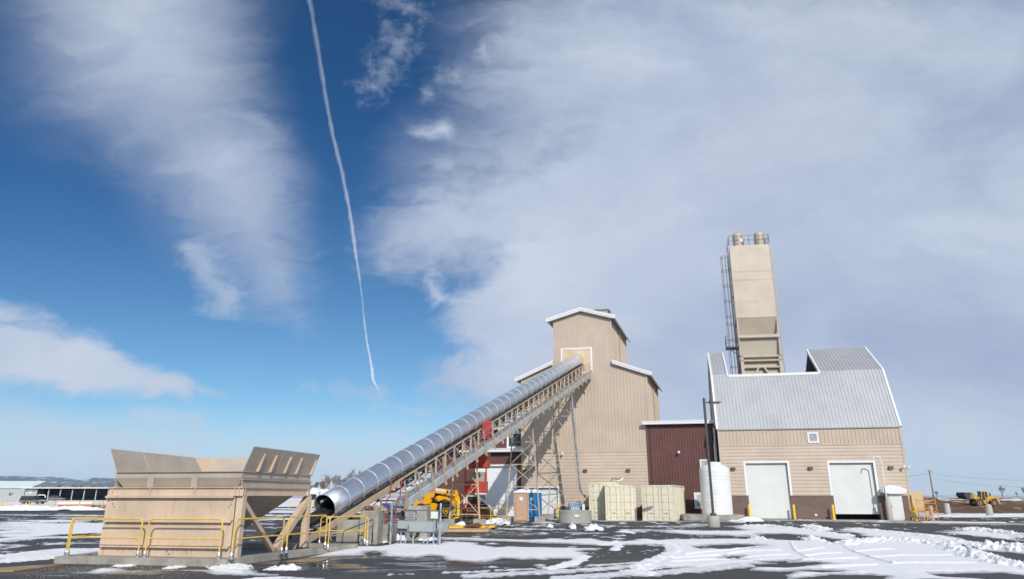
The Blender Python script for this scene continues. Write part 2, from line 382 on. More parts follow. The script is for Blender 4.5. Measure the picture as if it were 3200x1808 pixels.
# ============================================================ SETTING: ground
def ground_mat(name, kind):
    m = bpy.data.materials.new(name); m.use_nodes = True; t = NT(m.node_tree)
    o = t.node('ShaderNodeOutputMaterial'); b = t.node('ShaderNodeBsdfPrincipled'); t.link(b.outputs[0], o.inputs[0])
    g = t.node('ShaderNodeNewGeometry'); v = g.outputs['Position']; s = t.node('ShaderNodeSeparateXYZ'); t.link(v, s.inputs[0])
    if kind == 'asphalt':
        big = t.noise(v, .12, 6, .6, .5); mid = t.noise(v, .9, 6, .65); fin = t.noise(v, 60, 3, .7)
        c = t.mix(t.step(big, .35, .65), rgb(.052, .052, .054), rgb(.072, .070, .070))
        c = t.mix(t.math('MULTIPLY', t.step(mid, .4, .7), .45), c, rgb(.040, .041, .044))
        c = t.mix(t.math('MULTIPLY', fin, .35), c, rgb(.11, .107, .10))
        # sandy silt left where melt water dried
        silt = t.noise(t.vec('MULTIPLY', v, (.35, 1., 1.)), .45, 6, .62, .6)
        d1 = t.vec('LENGTH', t.vec('MULTIPLY', t.vec('SUBTRACT', v, (4., 22.3, 0.)), (.14, .55, 0.)))
        d2 = t.vec('LENGTH', t.vec('MULTIPLY', t.vec('SUBTRACT', v, (-11.5, 18.8, 0.)), (.22, .8, 0.)))
        d3 = t.vec('LENGTH', t.vec('MULTIPLY', t.vec('SUBTRACT', v, (1.5, 30., 0.)), (.12, .3, 0.)))
        near = t.math('MAXIMUM', t.math('MAXIMUM', t.step(d1, 1.1, .4), t.step(d2, 1.1, .5)), t.math('MULTIPLY', t.step(d3, 1.1, .5), .5))
        c = t.mix(t.math('MULTIPLY', t.math('MULTIPLY', t.step(silt, .42, .62), near), .6), c, rgb(.17, .135, .10))
        # wet film and puddles
        w1 = t.vec('LENGTH', t.vec('MULTIPLY', t.vec('SUBTRACT', v, (-4.2, 20.8, 0.)), (.2, .32, 0.)))
        w2 = t.vec('LENGTH', t.vec('MULTIPLY', t.vec('SUBTRACT', v, (-1., 36., 0.)), (.22, .2, 0.)))
        w3 = t.vec('LENGTH', t.vec('MULTIPLY', t.vec('SUBTRACT', v, (-10.2, 18.3, 0.)), (.45, .9, 0.)))
        wreg = t.math('MAXIMUM', t.math('MAXIMUM', t.step(w1, 1.15, .5), t.math('MULTIPLY', t.step(w2, 1., .4), .8)), t.step(w3, 1., .5))
        wn = t.noise(t.vec('MULTIPLY', v, (.45, 1.2, 1.)), .9, 6, .6, .8)
        wet = t.math('MULTIPLY', t.step(wn, .38, .5), wreg)
        pud = t.math('MULTIPLY', t.step(wn, .5, .56), wreg)
        c = t.mix(t.math('MULTIPLY', wet, .7), c, rgb(.017, .017, .019))
        t.link(c, b.inputs['Base Color'])
        ro = t.math('MULTIPLY_ADD', wet, -.42, .86); ro = t.math('MULTIPLY_ADD', pud, -.40, ro, clamp=True)
        t.link(ro, b.inputs['Roughness'])
        bn = t.node('ShaderNodeBump'); bn.inputs['Distance'].default_value = .01
        t.link(t.math('MULTIPLY_ADD', pud, -.55, .6, clamp=True), bn.inputs['Strength'])
        t.link(t.math('ADD', t.math('MULTIPLY', fin, .6), t.math('MULTIPLY', mid, .6)), bn.inputs['Height']); t.link(bn.outputs[0], b.inputs['Normal'])
    elif kind == 'land':
        big = t.noise(t.vec('MULTIPLY', v, (.4, 1.4, 1.)), .018, 8, .62, .4); mid = t.noise(v, .25, 6, .65)
        br = t.mix(t.step(mid, .3, .7), rgb(.16, .105, .065), rgb(.24, .17, .10))
        far = t.step(s.outputs[1], 330., 520.)
        lim = t.math('MULTIPLY_ADD', far, .30, .24)
        sn = t.step(t.math('SUBTRACT', t.math('MULTIPLY_ADD', mid, .12, big), lim), 0., .05)
        t.link(t.mix(sn, br, rgb(.84, .86, .90)), b.inputs['Base Color']); b.inputs['Roughness'].default_value = .9
        b.inputs['Specular IOR Level'].default_value = .15
        bn = t.node('ShaderNodeBump'); bn.inputs['Strength'].default_value = .7; bn.inputs['Distance'].default_value = .3
        t.link(mid, bn.inputs['Height']); t.link(bn.outputs[0], b.inputs['Normal'])
    elif kind == 'dirt':
        mid = t.noise(v, .8, 7, .7, .3); sm = t.noise(v, 3.2, 6, .75)
        c = t.mix(t.step(mid, .35, .65), rgb(.17, .105, .065), rgb(.27, .18, .11)); c = t.mix(t.math('MULTIPLY', sm, .6), c, rgb(.10, .062, .038))
        pt = t.noise(t.vec('MULTIPLY', v, (.35, 1., 2.)), .42, 8, .75, .3)
        sn = t.step(t.math('MULTIPLY_ADD', t.step(s.outputs[1], 98., 128.), .10, pt), .60, .64)
        t.link(t.mix(sn, c, rgb(.84, .86, .90)), b.inputs['Base Color']); b.inputs['Roughness'].default_value = .95
        b.inputs['Specular IOR Level'].default_value = .1
        bn = t.node('ShaderNodeBump'); bn.inputs['Strength'].default_value = 1.; bn.inputs['Distance'].default_value = .15
        t.link(t.math('ADD', mid, sm), bn.inputs['Height']); t.link(bn.outputs[0], b.inputs['Normal'])
    elif kind == 'mount':
        mid = t.noise(v, .0016, 9, .62, .3); sl = t.noise(t.vec('MULTIPLY', v, (1.3, .6, 2.2)), .0048, 8, .68, .6)
        c = t.mix(t.step(mid, .35, .65), rgb(.035, .05, .045), rgb(.07, .085, .075))
        t.link(t.mix(t.step(sl, .54, .60), c, rgb(.72, .75, .8)), b.inputs['Base Color']); b.inputs['Roughness'].default_value = .95
    return m
def sheet_obj(name, pts, z, m, kind='structure'):
    o = MB().poly([(x, y, z) for x, y in pts]).build(name, m); tag(o, kind=kind); return o
sheet_obj('ground', [(-13000, -3000), (13000, -3000), (13000, 16500), (-13000, 16500)], -.03, ground_mat('field_ground', 'land'))
sheet_obj('asphalt_lot', [(-110, -30), (90, -30), (90, 76), (40, 74), (34, 100), (-30, 104), (-130, 104)], 0., ground_mat('asphalt', 'asphalt'))
# concrete apron in front of the right building
TH = math.atan2(2.8, 13.9)
BF = Frame((17.5, 59.), (13.9, -2.8), (.25, .968))
TF = Frame((3.5, 64.), (8.7, -1.8), (.292, .956))
ap = MB(BF).poly([(.3, -.0, .004), (.3, -3.3, .004), (5, -3.6, .004), (9.5, -5.2, .004), (15.5, -8.4, .004), (23, -9.4, .004), (19., -4.5, .004), (15.2, -.5, .004), (14.6, 2.4, .004), (14.2, 0, .004)]).build('concrete_apron', conc_lt)
tag(ap, kind='structure')
# dirt field on the right, behind the lot
def grid(name, xs, ys, zf, m, kind='structure', smooth=True):
    X, Y = np.meshgrid(xs, ys); Z = zf(X, Y); V = np.stack([X, Y, Z], -1).reshape(-1, 3); nx, ny = len(xs), len(ys)
    i = np.arange((nx - 1) * (ny - 1)); r = i // (nx - 1); c = i % (nx - 1); a = r * nx + c
    F_ = np.stack([a, a + 1, a + nx + 1, a + nx], -1)
    me = bpy.data.meshes.new(name); me.from_pydata(V.tolist(), [], F_.tolist()); me.materials.append(m)
    me.polygons.foreach_set('use_smooth', [smooth] * len(me.polygons)); o = bpy.data.objects.new(name, me); COL.objects.link(o); tag(o, kind=kind); return o
def dz(X, Y):
    e = np.clip((Y - 77) / 6, 0, 1) * np.clip((150 - Y) / 15, 0, 1) * np.clip((X - 30) / 3, 0, 1)
    h = .42 * fbm(X * .16, Y * .16, 5, 3) + .9 * np.maximum(0, fbm(X * .5, Y * .4, 4, 9) - .5) + .3 * np.abs(fbm(X * 1.7, Y * 1.7, 3, 4) - .5)
    back = .95 * np.exp(-((Y - 124) / 12) ** 2) * (.5 + fbm(X * .12, Y * .05, 3, 21))
    return -.06 + e * (h * .9 + back)
grid('dirt_field', np.arange(30, 175, .5), np.arange(76, 150, .5), dz, ground_mat('churned_dirt', 'dirt'))
# mountains far to the left
def mz(X, Y):
    p = X / Y
    prof = np.interp(p, [-1.2, -.715, -.70, -.672, -.655, -.63, -.605, -.59, -.565, -.545, -.52, -.49, -.46, -.44, -.3],
                     [300, 300, 298, 268, 276, 262, 232, 272, 262, 240, 262, 246, 200, 160, 40])
    rdg = np.clip(1 - np.abs(Y - 12600) / 2500, 0, 1) ** .75
    nn = fbm(X * .0011, Y * .0011, 6, 5); n2 = fbm(X * .006, Y * .006, 4, 8)
    return -2.5 + rdg * prof * 1.16 * (.84 + .22 * nn + .06 * n2) 
grid('mountains', np.arange(-11500, -3000, 45.), np.arange(10200, 14500, 80.), mz, ground_mat('forested_mountain', 'mount'))

# ============================================================ RIGHT BUILDING (barn-like, gambrel roof)
def ribs_v(m, s0, s1, z0, zt, d=0., step=.3, w=.05, h=.03):
    "standing ribs on a wall; zt may be a function of s"
    s = math.ceil(s0 / step) * step + 1e-3
    while s < s1 - w:
        za = zt(s) if callable(zt) else zt
        if za - z0 > .1: m.box(s, s + w, d - h, d + .01, z0, za)
        s += step
def clap(m, s0, s1, z0, z1, d=0., step=.28, h=.035):
    z = z0
    while z < z1 - .02:
        zt = min(1.9 + step * (math.floor((z - 1.9 + 1e-4) / step) + 1), z1); m.prism([(s0, d + .01, z), (s0, d - h, z), (s0, d - h, z + .035), (s0, d - .006, zt), (s0, d + .01, zt)], (s1 - s0, 0, 0)); z = zt
def garage_door(par, F, s0, s1, z0, z1, d, m=white_door, sections=0, trim_z0=0., tw=.17, td=.045, trimx=True):
    dr = MB(F).box(s0, s1, d, d + .06, z0, z1)
    if sections:
        z = z0 + sections
        while z < z1 - .05: dr.box(s0, s1, d - (.012 if sections < .6 and m is not white_door or sections == .55 else .004), d + .01, z, z + (.03 if sections != .6 else .012)); z += sections
    o = dr.build('garage_door', m, par)
    if trimx:
        f = MB(F); f.box(s0 - tw, s0, -td, .0, trim_z0, z1); f.box(s1, s1 + tw, -td, 0., trim_z0, z1); f.box(s0 - tw, s1 + tw, -td, 0., z1, z1 + tw)
        f.box(s0 - .02, s0, 0.002, d, 0, z1); f.box(s1, s1 + .02, 0.002, d, 0, z1); f.box(s0 - .02, s1 + .02, 0.002, d, z1, z1 + .02)
        f.build('door_frame', white, o)
    return o
def louver(par, F, s0, s1, z0, z1, d=-.06, fr=.13, n_=8, m=white):
    f = MB(F); f.box(s0, s0 + fr, d, 0, z0, z1); f.box(s1 - fr, s1, d, 0, z0, z1); f.box(s0 + fr, s1 - fr, d, 0, z0, z0 + fr); f.box(s0 + fr, s1 - fr, d, 0, z1 - fr, z1)
    o = f.build('louver', m, par)
    k = MB(F); k.box(s0 + fr, s1 - fr, -.012, -.004, z0 + fr, z1 - fr); k.build('backing', dark, o)
    s = MB(F); H = (z1 - z0 - 2 * fr) / n_
    for i in range(n_):
        z = z0 + fr + i * H; s.prism([(s0 + fr, d + .005, z), (s0 + fr, d + .005, z + H * .22), (s0 + fr, -.02, z + H * .85), (s0 + fr, -.02, z + H * .65)], (s1 - s0 - 2 * fr, 0, 0))
    s.build('slats', mat('louver_grey', (.5, .51, .52), .5), o); return o
B = thing('barn_building', 'big tan barn-like building with grey gambrel metal roof and two white roll-up doors', 'building', BF(7, 3, 0))
WL = 14.2; DP = 14.4; EZ = 7.25; KD, KZ = 2.5, 12.3; RD, RZ = 7.2, 15.15
BR = 1.84
# front wall in pieces round the two door openings
d1, d2 = (1.98, 5.25, 4.4), (8.5, 11.8, 4.37)
w = MB(BF); TK = .25
xs = [0, d1[0], d1[1], d2[0], d2[1], WL]
for i, (a, b_) in enumerate(zip(xs[:-1], xs[1:])):
    top_open = {1: d1[2], 3: d2[2]}.get(i)
    if top_open: w.box(a, b_, 0, TK, top_open, 5.81)
    else: w.box(a, b_, 0, TK, BR, 5.81)
w.box(0, WL, 0, TK, 5.81, EZ + .1)
w.box(.0, .22, TK, DP, 0, EZ); w.box(WL - .22, WL, TK, DP, 0, EZ); w.box(0, WL, DP - .2, DP, 0, EZ)
# gable ends
for s_ in (0, WL - .1):
    w.prism([(s_, 0.02, EZ), (s_, KD, KZ - .1), (s_, RD, RZ - .15), (s_, DP - KD, KZ - .1), (s_, DP, EZ)] if s_ > 0 else [(s_, 0.02, EZ), (s_, KD, KZ - .1), (s_, RD, RZ - .15), (s_, DP - KD, KZ - .1), (s_, DP, EZ)], (.1, 0, 0))
wall = w.build('wall', tan_wall, B)
sd = MB(BF)
for i, (a, b_) in enumerate(zip(xs[:-1], xs[1:])):
    top_open = {1: d1[2] + .17, 3: d2[2] + .17}.get(i)
    a2 = a + (.17 if i in (2, 4) else 0); b2 = b_ - (.17 if i in (0, 2) else 0)
    if i == 4: b2 -= .12
    if i == 0: a2 += .12
    if top_open: clap(sd, a2 - .17, b2 + .17, top_open, 5.78)
    else: clap(sd, a2, b2, BR + .06, 5.78)
sd.build('clapboard_siding', tan_wall, B)
rv = MB(BF); ribs_v(rv, .12, WL - .12, 5.86, EZ); rv.build('ribbed_siding', tan_wall, B)
tr = MB(BF); tr.box(0, WL, -.05, 0, 5.78, 5.86); tr.box(-.05, .12, -.05, 0, BR, EZ); tr.box(WL - .12, WL + .05, -.05, .0, BR, EZ); tr.box(WL, WL + .05, 0.0, .3, BR, EZ)
for a, b_ in ((0, 1.81), (5.42, 8.33), (11.97, WL)): tr.box(a, b_, -.06, 0, BR, BR + .06)
tr.build('wall_trim', tan_wall, B)
for a, b_ in ((-.04, d1[0]), (d1[1], d2[0]), (d2[1], WL + .04)):
    bk = MB(BF).box(a, b_, -.03, TK + .03, 0, BR)
    if b_ > WL: bk.box(WL + .001, WL + .041, TK + .031, DP, 0, BR)
    bo = bk.build('block_base', brickm, B)
k = MB(BF); k.box(7.72, 7.95, -.045, -.031, .05, .2); k.build('scupper', dark, B)
k = MB(BF); k.box(6.93, 7.1, -.05, -.031, .27, .42); k.build('junction_box', white, B)
garage_door(B, BF, d1[0], d1[1], .04, d1[2], .2, sections=.6, trim_z0=BR)
garage_door(B, BF, d2[0], d2[1], .42, d2[2], .2, sections=.6, trim_z0=BR)
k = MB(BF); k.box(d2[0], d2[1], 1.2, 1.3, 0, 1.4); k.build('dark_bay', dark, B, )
louver(B, BF, 7.08, 7.93, 5.98, 6.85)
# roof shell with the notch cut for the silo
N0, N1 = 1.25, 9.15; NZt = .35
def slope_pt(t):   # 0 eave .. 1 kink .. 2 ridge .. 3 .. 4
    P_ = [(-.12, EZ - .05), (KD, KZ), (RD, RZ), (DP - KD, KZ), (DP + .12, EZ - .05)]
    i = min(int(t), 3); f = t - i; return (P_[i][0] + (P_[i + 1][0] - P_[i][0]) * f, P_[i][1] + (P_[i + 1][1] - P_[i][1]) * f)
def roof_panel(m, s0, s1, t0, t1, th=.12, rib=True):
    (a, za), (b, zb) = slope_pt(t0), slope_pt(t1 - 1e-6); L = math.hypot(b - a, zb - za); nx, nz = -(zb - za) / L, (b - a) / L
    m.prism([(s0, a, za), (s0, b, zb), (s0, b - nx * th, zb - nz * th), (s0, a - nx * th, za - nz * th)], (s1 - s0, 0, 0))
    if rib:
        s = math.ceil(s0 / .29) * .29 + .01
        while s < s1 - .03:
            m.prism([(s, a + nx * .032, za + nz * .032), (s, b + nx * .032, zb + nz * .032), (s, b, zb), (s, a, za)], (.04, 0, 0)); s += .29
rp = MB(BF); kn = .965
roof_panel(rp, 0, WL, 0, kn); roof_panel(rp, 0, N0, kn, 1); roof_panel(rp, N1, WL, kn, 1)
for a, b_ in ((0, N0), (N1, WL)): roof_panel(rp, a, b_, 1, 2); roof_panel(rp, a, b_, 2, 3)
roof_panel(rp, 0, WL, 3, 4)
roof = rp.build('roof', roof_grey, B)
def edge(m, s, t0, t1, w_=.16, o_=.05):
    (a, za), (b, zb) = slope_pt(t0), slope_pt(t1 - 1e-6); L = math.hypot(b - a, zb - za); nx, nz = -(zb - za) / L, (b - a) / L
    m.prism([(s, a + nx * .07, za + nz * .07), (s, b + nx * .07, zb + nz * .07), (s, b - nx * .22, zb - nz * .22), (s, a - nx * .22, za - nz * .22)], (w_, 0, 0))
for s_ in (-.14, WL - .02):
    e = MB(BF)
    for k_ in range(4): edge(e, s_, k_, k_ + 1)
    e.build('rake_trim', white, roof)
e = MB(BF)
edge(e, N1 - .14, kn, 1); edge(e, N1 - .14, 1, 2, .14); edge(e, N0, kn, 1, .14); edge(e, N0, 1, 2, .14)
(a, za) = slope_pt(kn); e.prism([(N0 + .14, a - .1, za - .12), (N0 + .14, a - .1, za + .1), (N0 + .14, a + .22, za + .1), (N0 + .14, a + .22, za - .12)], (N1 - N0 - .28, 0, 0))
e.build('notch_trim', white, roof)
e = MB(BF); e.box(0, WL, -.14, -.02, EZ - .12, EZ - .04); e.build('eave_flashing', roof_grey, roof)
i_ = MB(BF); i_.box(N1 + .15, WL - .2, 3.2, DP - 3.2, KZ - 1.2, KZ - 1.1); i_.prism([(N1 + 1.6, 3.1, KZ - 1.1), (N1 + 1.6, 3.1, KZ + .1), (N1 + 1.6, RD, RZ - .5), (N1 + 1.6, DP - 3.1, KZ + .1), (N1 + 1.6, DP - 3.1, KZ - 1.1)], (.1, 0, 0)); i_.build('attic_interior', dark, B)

# ------------------------------------------------------------ wall pack lights
def wall_light(F, s, z, d, label, used=[None]):
    first = used[0] is None
    if first:
        t = thing('wall_light', '', 'light', (0, 0, 0)); MB().prism([(-.17, 0, -.09), (-.17, -.1, -.12), (-.17, -.25, .02), (-.17, -.22, .1), (-.17, 0, .13)], (.34, 0, 0)).build('housing', bronze, t, local=True)
        MB().prism([(-.13, -.04, -.125), (-.13, -.11, -.135), (-.13, -.22, -.005), (-.13, -.18, 0)], (.26, 0, 0)).build('lens', mat('light_lens', (.35, .34, .3), .3), t, local=True); used[0] = t
    o = used[0] if first else clone(used[0]); p = F(s, d, z); o.location = p; o.rotation_euler = (0, 0, math.atan2(F.u.y, F.u.x)); o['label'] = label; o['group'] = 'wall lights on the buildings'
wall_light(BF, .95, 3.95, -.03, 'dark wall light on tan siding just right of the white tank')
wall_light(BF, 7.0, 3.95, -.03, 'dark wall light on tan siding between the two roll-up doors')
wall_light(BF, 13.05, 3.95, -.03, 'dark wall light above the white hooded cabinet near the right corner')
wall_light(TF, 3.15, 3.95, -.03, 'dark wall light on the tall tan building just right of the drain pipe')
wall_light(TF, 6.95, 3.95, -.03, 'dark wall light on tan siding above the middle container')
wall_light(TF, -2.35, 3.95, -.03, 'dark wall light beside the corner above the small white roll-up door')
wall_light(TF, -8.9, 3.85, -.1, 'dark wall light on the maroon wall left of the red take-up frame')
# ------------------------------------------------------------ security cameras
def sec_cam(F, s, z, d, label, used=[None]):
    if used[0] is None:
        t = thing('security_camera', '', 'camera'); MB().lathe((0, -.02, 0), [(.07, -.02), (.07, .03)], 14, (0, 1, 0)).tube([(0, 0, 0), (0, -.22, .0), (0, -.3, -.03)], .03).build('bracket', white, t, local=True)
        MB().lathe((0, -.34, .02), [(.02, .14), (.09, .12), (.11, .03), (.11, -.03), (.05, -.1)], 16, (0, .1, 1)).build('dome', white_plastic, t, True, local=True)
        o = used[0] = t
    else: o = clone(used[0])
    o.location = F(s, d, z); o.rotation_euler = (0, 0, math.atan2(F.u.y, F.u.x)); o['label'] = label; o['group'] = 'white security cameras'
sec_cam(TF, 1.15, 5.4, -.03, 'white camera on a bracket on the tall tan wall behind the lattice legs')
sec_cam(TF, 11.42, 5.4, -.13, 'white camera on the maroon connecting wall above the containers')
sec_cam(BF, 13.95, 3.98, -.05, 'white camera at the front right corner of the tan barn-like building')
RS = Frame(BF(WL + .05, .5, 0)[:2], BF.w, -BF.u)
sec_cam(RS, .3, 3.95, 0, 'white camera sticking out past the right side of the tan barn-like building')
# ------------------------------------------------------------ white enclosure and mast beside door 2
T_ = thing('pump_enclosure', 'white narrow cabinet with a snow-white hooded roof beside the right roll-up door', 'cabinet', BF(12.8, -.5, 0))
MB(BF).box(12.35, 13.35, -.75, -.06, 0, 2.05).build('cabinet_body', white_door, T_, bevel=.01)
MB(BF).prism([(12.0, -1.05, 2.05), (12.0, -1.05, 2.35), (12.45, -1.05, 2.62), (13.2, -1.05, 2.52), (13.7, -1.05, 2.3), (13.7, -1.05, 2.05), (13.25, -1.05, 1.95), (12.5, -1.05, 1.95)], (0, 1.0, 0)).build('hood', white, T_, bevel=.02)
MB(BF).box(12.42, 13.3, -.775, -.751, .1, 1.95).build('door', white_door, T_, bevel=.004)
MB(BF).box(12.5, 12.54, -.80, -.776, .95, 1.1).build('handle', bronze, T_)
T_ = thing('vent_mast', 'white bent pipe mast rising from a concrete post beside the right roll-up door', 'pipe', BF(12.2, -1.1, 0))
MB(BF).lathe((12.2, -1.15, 0), [(.21, 0), (.21, 1.3), (.19, 1.42), (.08, 1.47)], 20).build('concrete_post', conc_lt, T_, True)
MB(BF).box(12.08, 12.24, -1.24, -1.06, 1.47, 1.78).build('junction_box', cabgrey, T_)
pp = [(12.16, -1.15, 1.7), (12.16, -1.15, 4.5)] + [(12.16 - .34 * (1 - math.cos(a)), -1.15, 4.5 + .34 * math.sin(a) * .9) for a in np.linspace(.2, 2.1, 9)] + [(11.55, -1.12, 4.45)]
MB(BF).tube(pp, .045, 10).build('pipe', white, T_, True)
# ------------------------------------------------------------ yellow bollards
bol = None
def bollard(p, label, h=1.15, r=.09):
    global bol
    if bol is None:
        bol = thing('yellow_bollard', '', 'bollard'); MB().lathe((0, 0, 0), [(r, 0), (r, h - .07), (r * .8, h - .02), (r * .3, h)], 18).build('post', byellow, bol, True, local=True)
        MB().lathe((0, 0, 0), [(r + .03, 0), (r + .03, .02)], 18).build('collar', conc_lt, bol, local=True); o = bol
    else: o = clone(bol)
    o.location = p; o['label'] = label; o['group'] = 'yellow bollards at the doors'
bollard(BF(1.9, -.5, 0), 'yellow bollard left of the left roll-up door')
bollard(BF(5.33, -.5, 0), 'yellow bollard right of the left roll-up door')
bollard(BF(8.25, -.55, 0), 'yellow bollard left of the half-open right roll-up door')
bollard(W(2863, 1627, 53.3) * Vector((1, 1, 0)) if False else Vector((29.75, 53.0, 0)), 'yellow bollard in front of the particle-board panel past the building corner', )
bollard(TF(.68, -.5, 0), 'yellow bollard right of the small white roll-up door behind the lattice legs')

# ============================================================ TALL TAN BUILDING
T = thing('tower_building', 'tall tan building with a stepped gable top and white roof edges where the conveyor enters', 'building', TF(3.2, 4, 0))
L0, L1, U0, U1 = -2.65, 9.02, .47, 5.97; UE, UP, SP = 18.05, 18.85, 3.2
hiL, loL, hiR, loR = 13.85, 12.5, 13.7, 12.62; DT = 10.5; SZ = 5.56
def topz(s):
    if s < U0: return loL + (hiL - loL) * (s - L0) / (U0 - L0)
    if s > U1: return hiR + (loR - hiR) * (s - U1) / (L1 - U1)
    return UE + (UP - UE) * (1 - abs(s - SP) / (SP - U0 if s < SP else U1 - SP))
w = MB(TF)
dd = (-2.02, .62, 2.5)
w.box(L0, dd[0], 0, .25, 0, SZ); w.box(dd[0], dd[1], 0, .25, dd[2], SZ); w.box(dd[1], L1, 0, .25, 0, SZ)
w.prism([(L0, 0, SZ), (L1, 0, SZ), (L1, 0, loR), (U1, 0, hiR), (U1, 0, UE), (SP, 0, UP), (U0, 0, UE), (U0, 0, hiL), (L0, 0, loL)], (0, .25, 0))
w.box(L1 - .2, L1, .25, DT, 0, loR); w.box(L0, L0 + .2, .25, DT, 0, loL)
w.box(U1 - .2, U1, .25, DT - 0, 12.6, UE); w.box(U0, U0 + .2, .25, DT, 12.6, UE); w.box(L0, L1, DT - .2, DT, 0, 12)
w.build('wall', tan_wall, T)
H = (1.15, 4.11, 12.74, 15.18)
sd = MB(TF); clap(sd, L0 + .12, dd[0] - .15, .3, SZ); clap(sd, dd[0] - .15, dd[1] + .15, dd[2] + .16, SZ); clap(sd, dd[1] + .15, L1 - .12, .9, SZ); sd.build('clapboard_siding', tan_wall, T)
rv = MB(TF); ribs_v(rv, L0 + .1, H[0], SZ + .06, topz); ribs_v(rv, H[0], H[1], SZ + .06, H[2]); ribs_v(rv, H[0], H[1], H[3], topz); ribs_v(rv, H[1], L1 - .1, SZ + .06, topz)
s = .25
while s < DT:
    rv.box(L1 - .01, L1 + .03, s, s + .05, 0, loR); rv.box(U1 - .01, U1 + .03, s, s + .05, 13.7, UE); s += .3
rv.build('ribbed_siding', tan_wall, T)
tr = MB(TF); tr.box(L0, L1, -.05, 0, SZ - .02, SZ + .06); tr.box(L1 - .1, L1 + .05, -.05, -.001, 0, loR); tr.box(L0 - .05, L0 + .12, -.05, -.001, 0, loL); tr.box(U1 - .08, U1 + .05, -.05, -.001, 13.7, UE)
tr.build('corner_trim', tan_wall, T)
k = MB(TF); k.box(dd[1] + .15, L1 - .001, -.03, 0, 0, .9); k.build('block_base', brickm, T)
garage_door(T, TF, dd[0], dd[1], .05, dd[2], .22, white_door, .55, 0., .14)
# roofs with white rake edges and gutters
def slab(m, p, q, d0, d1_, th, ext=0.): m.prism([(p[0], d0, p[1]), (q[0], d0, q[1]), (q[0], d0, q[1] + th), (p[0], d0, p[1] + th)], (0, d1_ - d0, 0))
rf = MB(TF)
def roofpair(lo, hi, d0, d1_, parent, nm='roof'):
    r_ = MB(TF); slab(r_, lo, hi, d0, d1_, .1); o = r_.build(nm, roof_grey, parent)
    f = MB(TF)
    slab(f, (lo[0], lo[1] - .22), (hi[0], hi[1] - .22), d0 - .06, d0 - .0, .30); slab(f, (lo[0], lo[1] - .04), (hi[0], hi[1] - .04), d0 - .12, d0 - .06, .16)
    sgn = 1 if lo[0] > hi[0] else -1; a_, b_ = sorted((lo[0], lo[0] + sgn * .14)); f.box(a_, b_, d0 - .12, d1_, lo[1] - .2, lo[1] + .13)
    f.build('rake_and_gutter', white, o); return o
roofpair((U0 - .45, UE - .12 + .05), (SP, UP + .05), -.35, DT + .3, T)
roofpair((U1 + .35, UE - .1 + .05), (SP, UP + .05), -.35, DT + .3, T)
roofpair((L0 - .4, loL - .14), (U0 - .003, hiL + .04), -.3, DT + .2, T)
roofpair((L1 + .35, loR - .1), (U1 + .003, hiR + .04), -.3, DT + .2, T)
hf = MB(TF); a, b_, c_, e_ = H; hf.box(a, a + .14, -.06, -.0, c_, e_); hf.box(b_ - .14, b_, -.06, -0., c_, e_); hf.box(a + .14, b_ - .14, -.06, 0, e_ - .14, e_); hf.box(a + .14, b_ - .14, -.06, 0, c_, c_ + .14)
ho = hf.build('hatch_frame', white, T); MB(TF).box(a + .14, b_ - .14, -.02, .0, c_ + .14, e_ - .14).build('hatch_panel', mat('hatch_plywood', (.66, .50, .33), .7, var=.05, vscale=1.5), ho)
cu = MB(TF); cu.box(3.7, 5.0, 4.6, 5.9, 18.6, 20.0); co = cu.build('cupola', tan_grey, T)
cu = MB(TF)
for i in range(6): cu.box(3.67, 5.03, 4.56, 5.94, 18.9 + i * .17, 18.95 + i * .17)
cu.build('louvers', tan_grey, co)
cu = MB(TF); cu.prism([(3.5, 4.4, 20.0), (5.2, 4.4, 20.0), (4.35, 4.4, 20.3)], (0, 1.7, 0)); cu.build('cap', roof_grey, co)
for s_, zt in ((U1 + .05, UE), (L1 + .05, loR)):
    MB(TF).tube([(s_ + .25, 5, zt - .1), (s_ + .03, 5, zt - .55), (s_ + .03, 5, 1 if s_ > 8 else 13.5)], .045, 8).build('downspout', tan_grey, T)
# duct hood on the wall
MB(TF).box(-1.94, -1.24, -.12, 0, 4.1, 4.77).prism([(-1.8, -.12, 4.7), (-1.8, -.12, 4.3), (-1.8, -.5, 4.3), (-1.8, -.5, 4.45)], (.42, 0, 0)).build('duct_hood', galv_w, T)
MB(TF).box(-1.75, -1.42, -.49, -.13, 4.28, 4.295).build('duct_opening', dark, T)

# ============================================================ MAROON CONNECTING WING (right)
C_ = thing('connecting_wing', 'low dark maroon ribbed metal wing between the tall tan building and the barn-like one', 'building', TF(12, 1, 0))
CE = 14.35
MB(TF).box(8.8, CE, -.12, 6, 0, 7.9).build('wall', maroon, C_)
rv = MB(TF); ribs_v(rv, 8.85, CE - .1, 0.1, 7.85, -.12, .24, .07, .06); rv.box(8.74, 8.86, -.16, -.12, 0, 7.9); rv.build('ribbed_siding', maroon, C_)
ro = MB(TF).box(8.5, CE + .2, -.5, 6.3, 8.1, 8.17).build('roof', roof_grey, C_)
g_ = MB(TF); g_.box(8.45, CE + .25, -.62, -.5, 7.88, 8.16); g_.box(8.45, CE + .2, -.66, -.62, 8.08, 8.17); g_.build('gutter', white, ro)
F2 = Frame(TF(0, -.185, 0)[:2], TF.u, TF.w)
louver(C_, F2, 13.15, 13.98, 3.95, 4.83, fr=.12); louver(C_, F2, 12.46, 13.5, .75, 2.09, fr=.22, n_=7)
MB(TF).tube([(9.15, -.6, 7.95), (9.0, -.2, 7.7), (9.0, -.2, .2)], .045, 8).build('downspout', maroon_dk, C_)

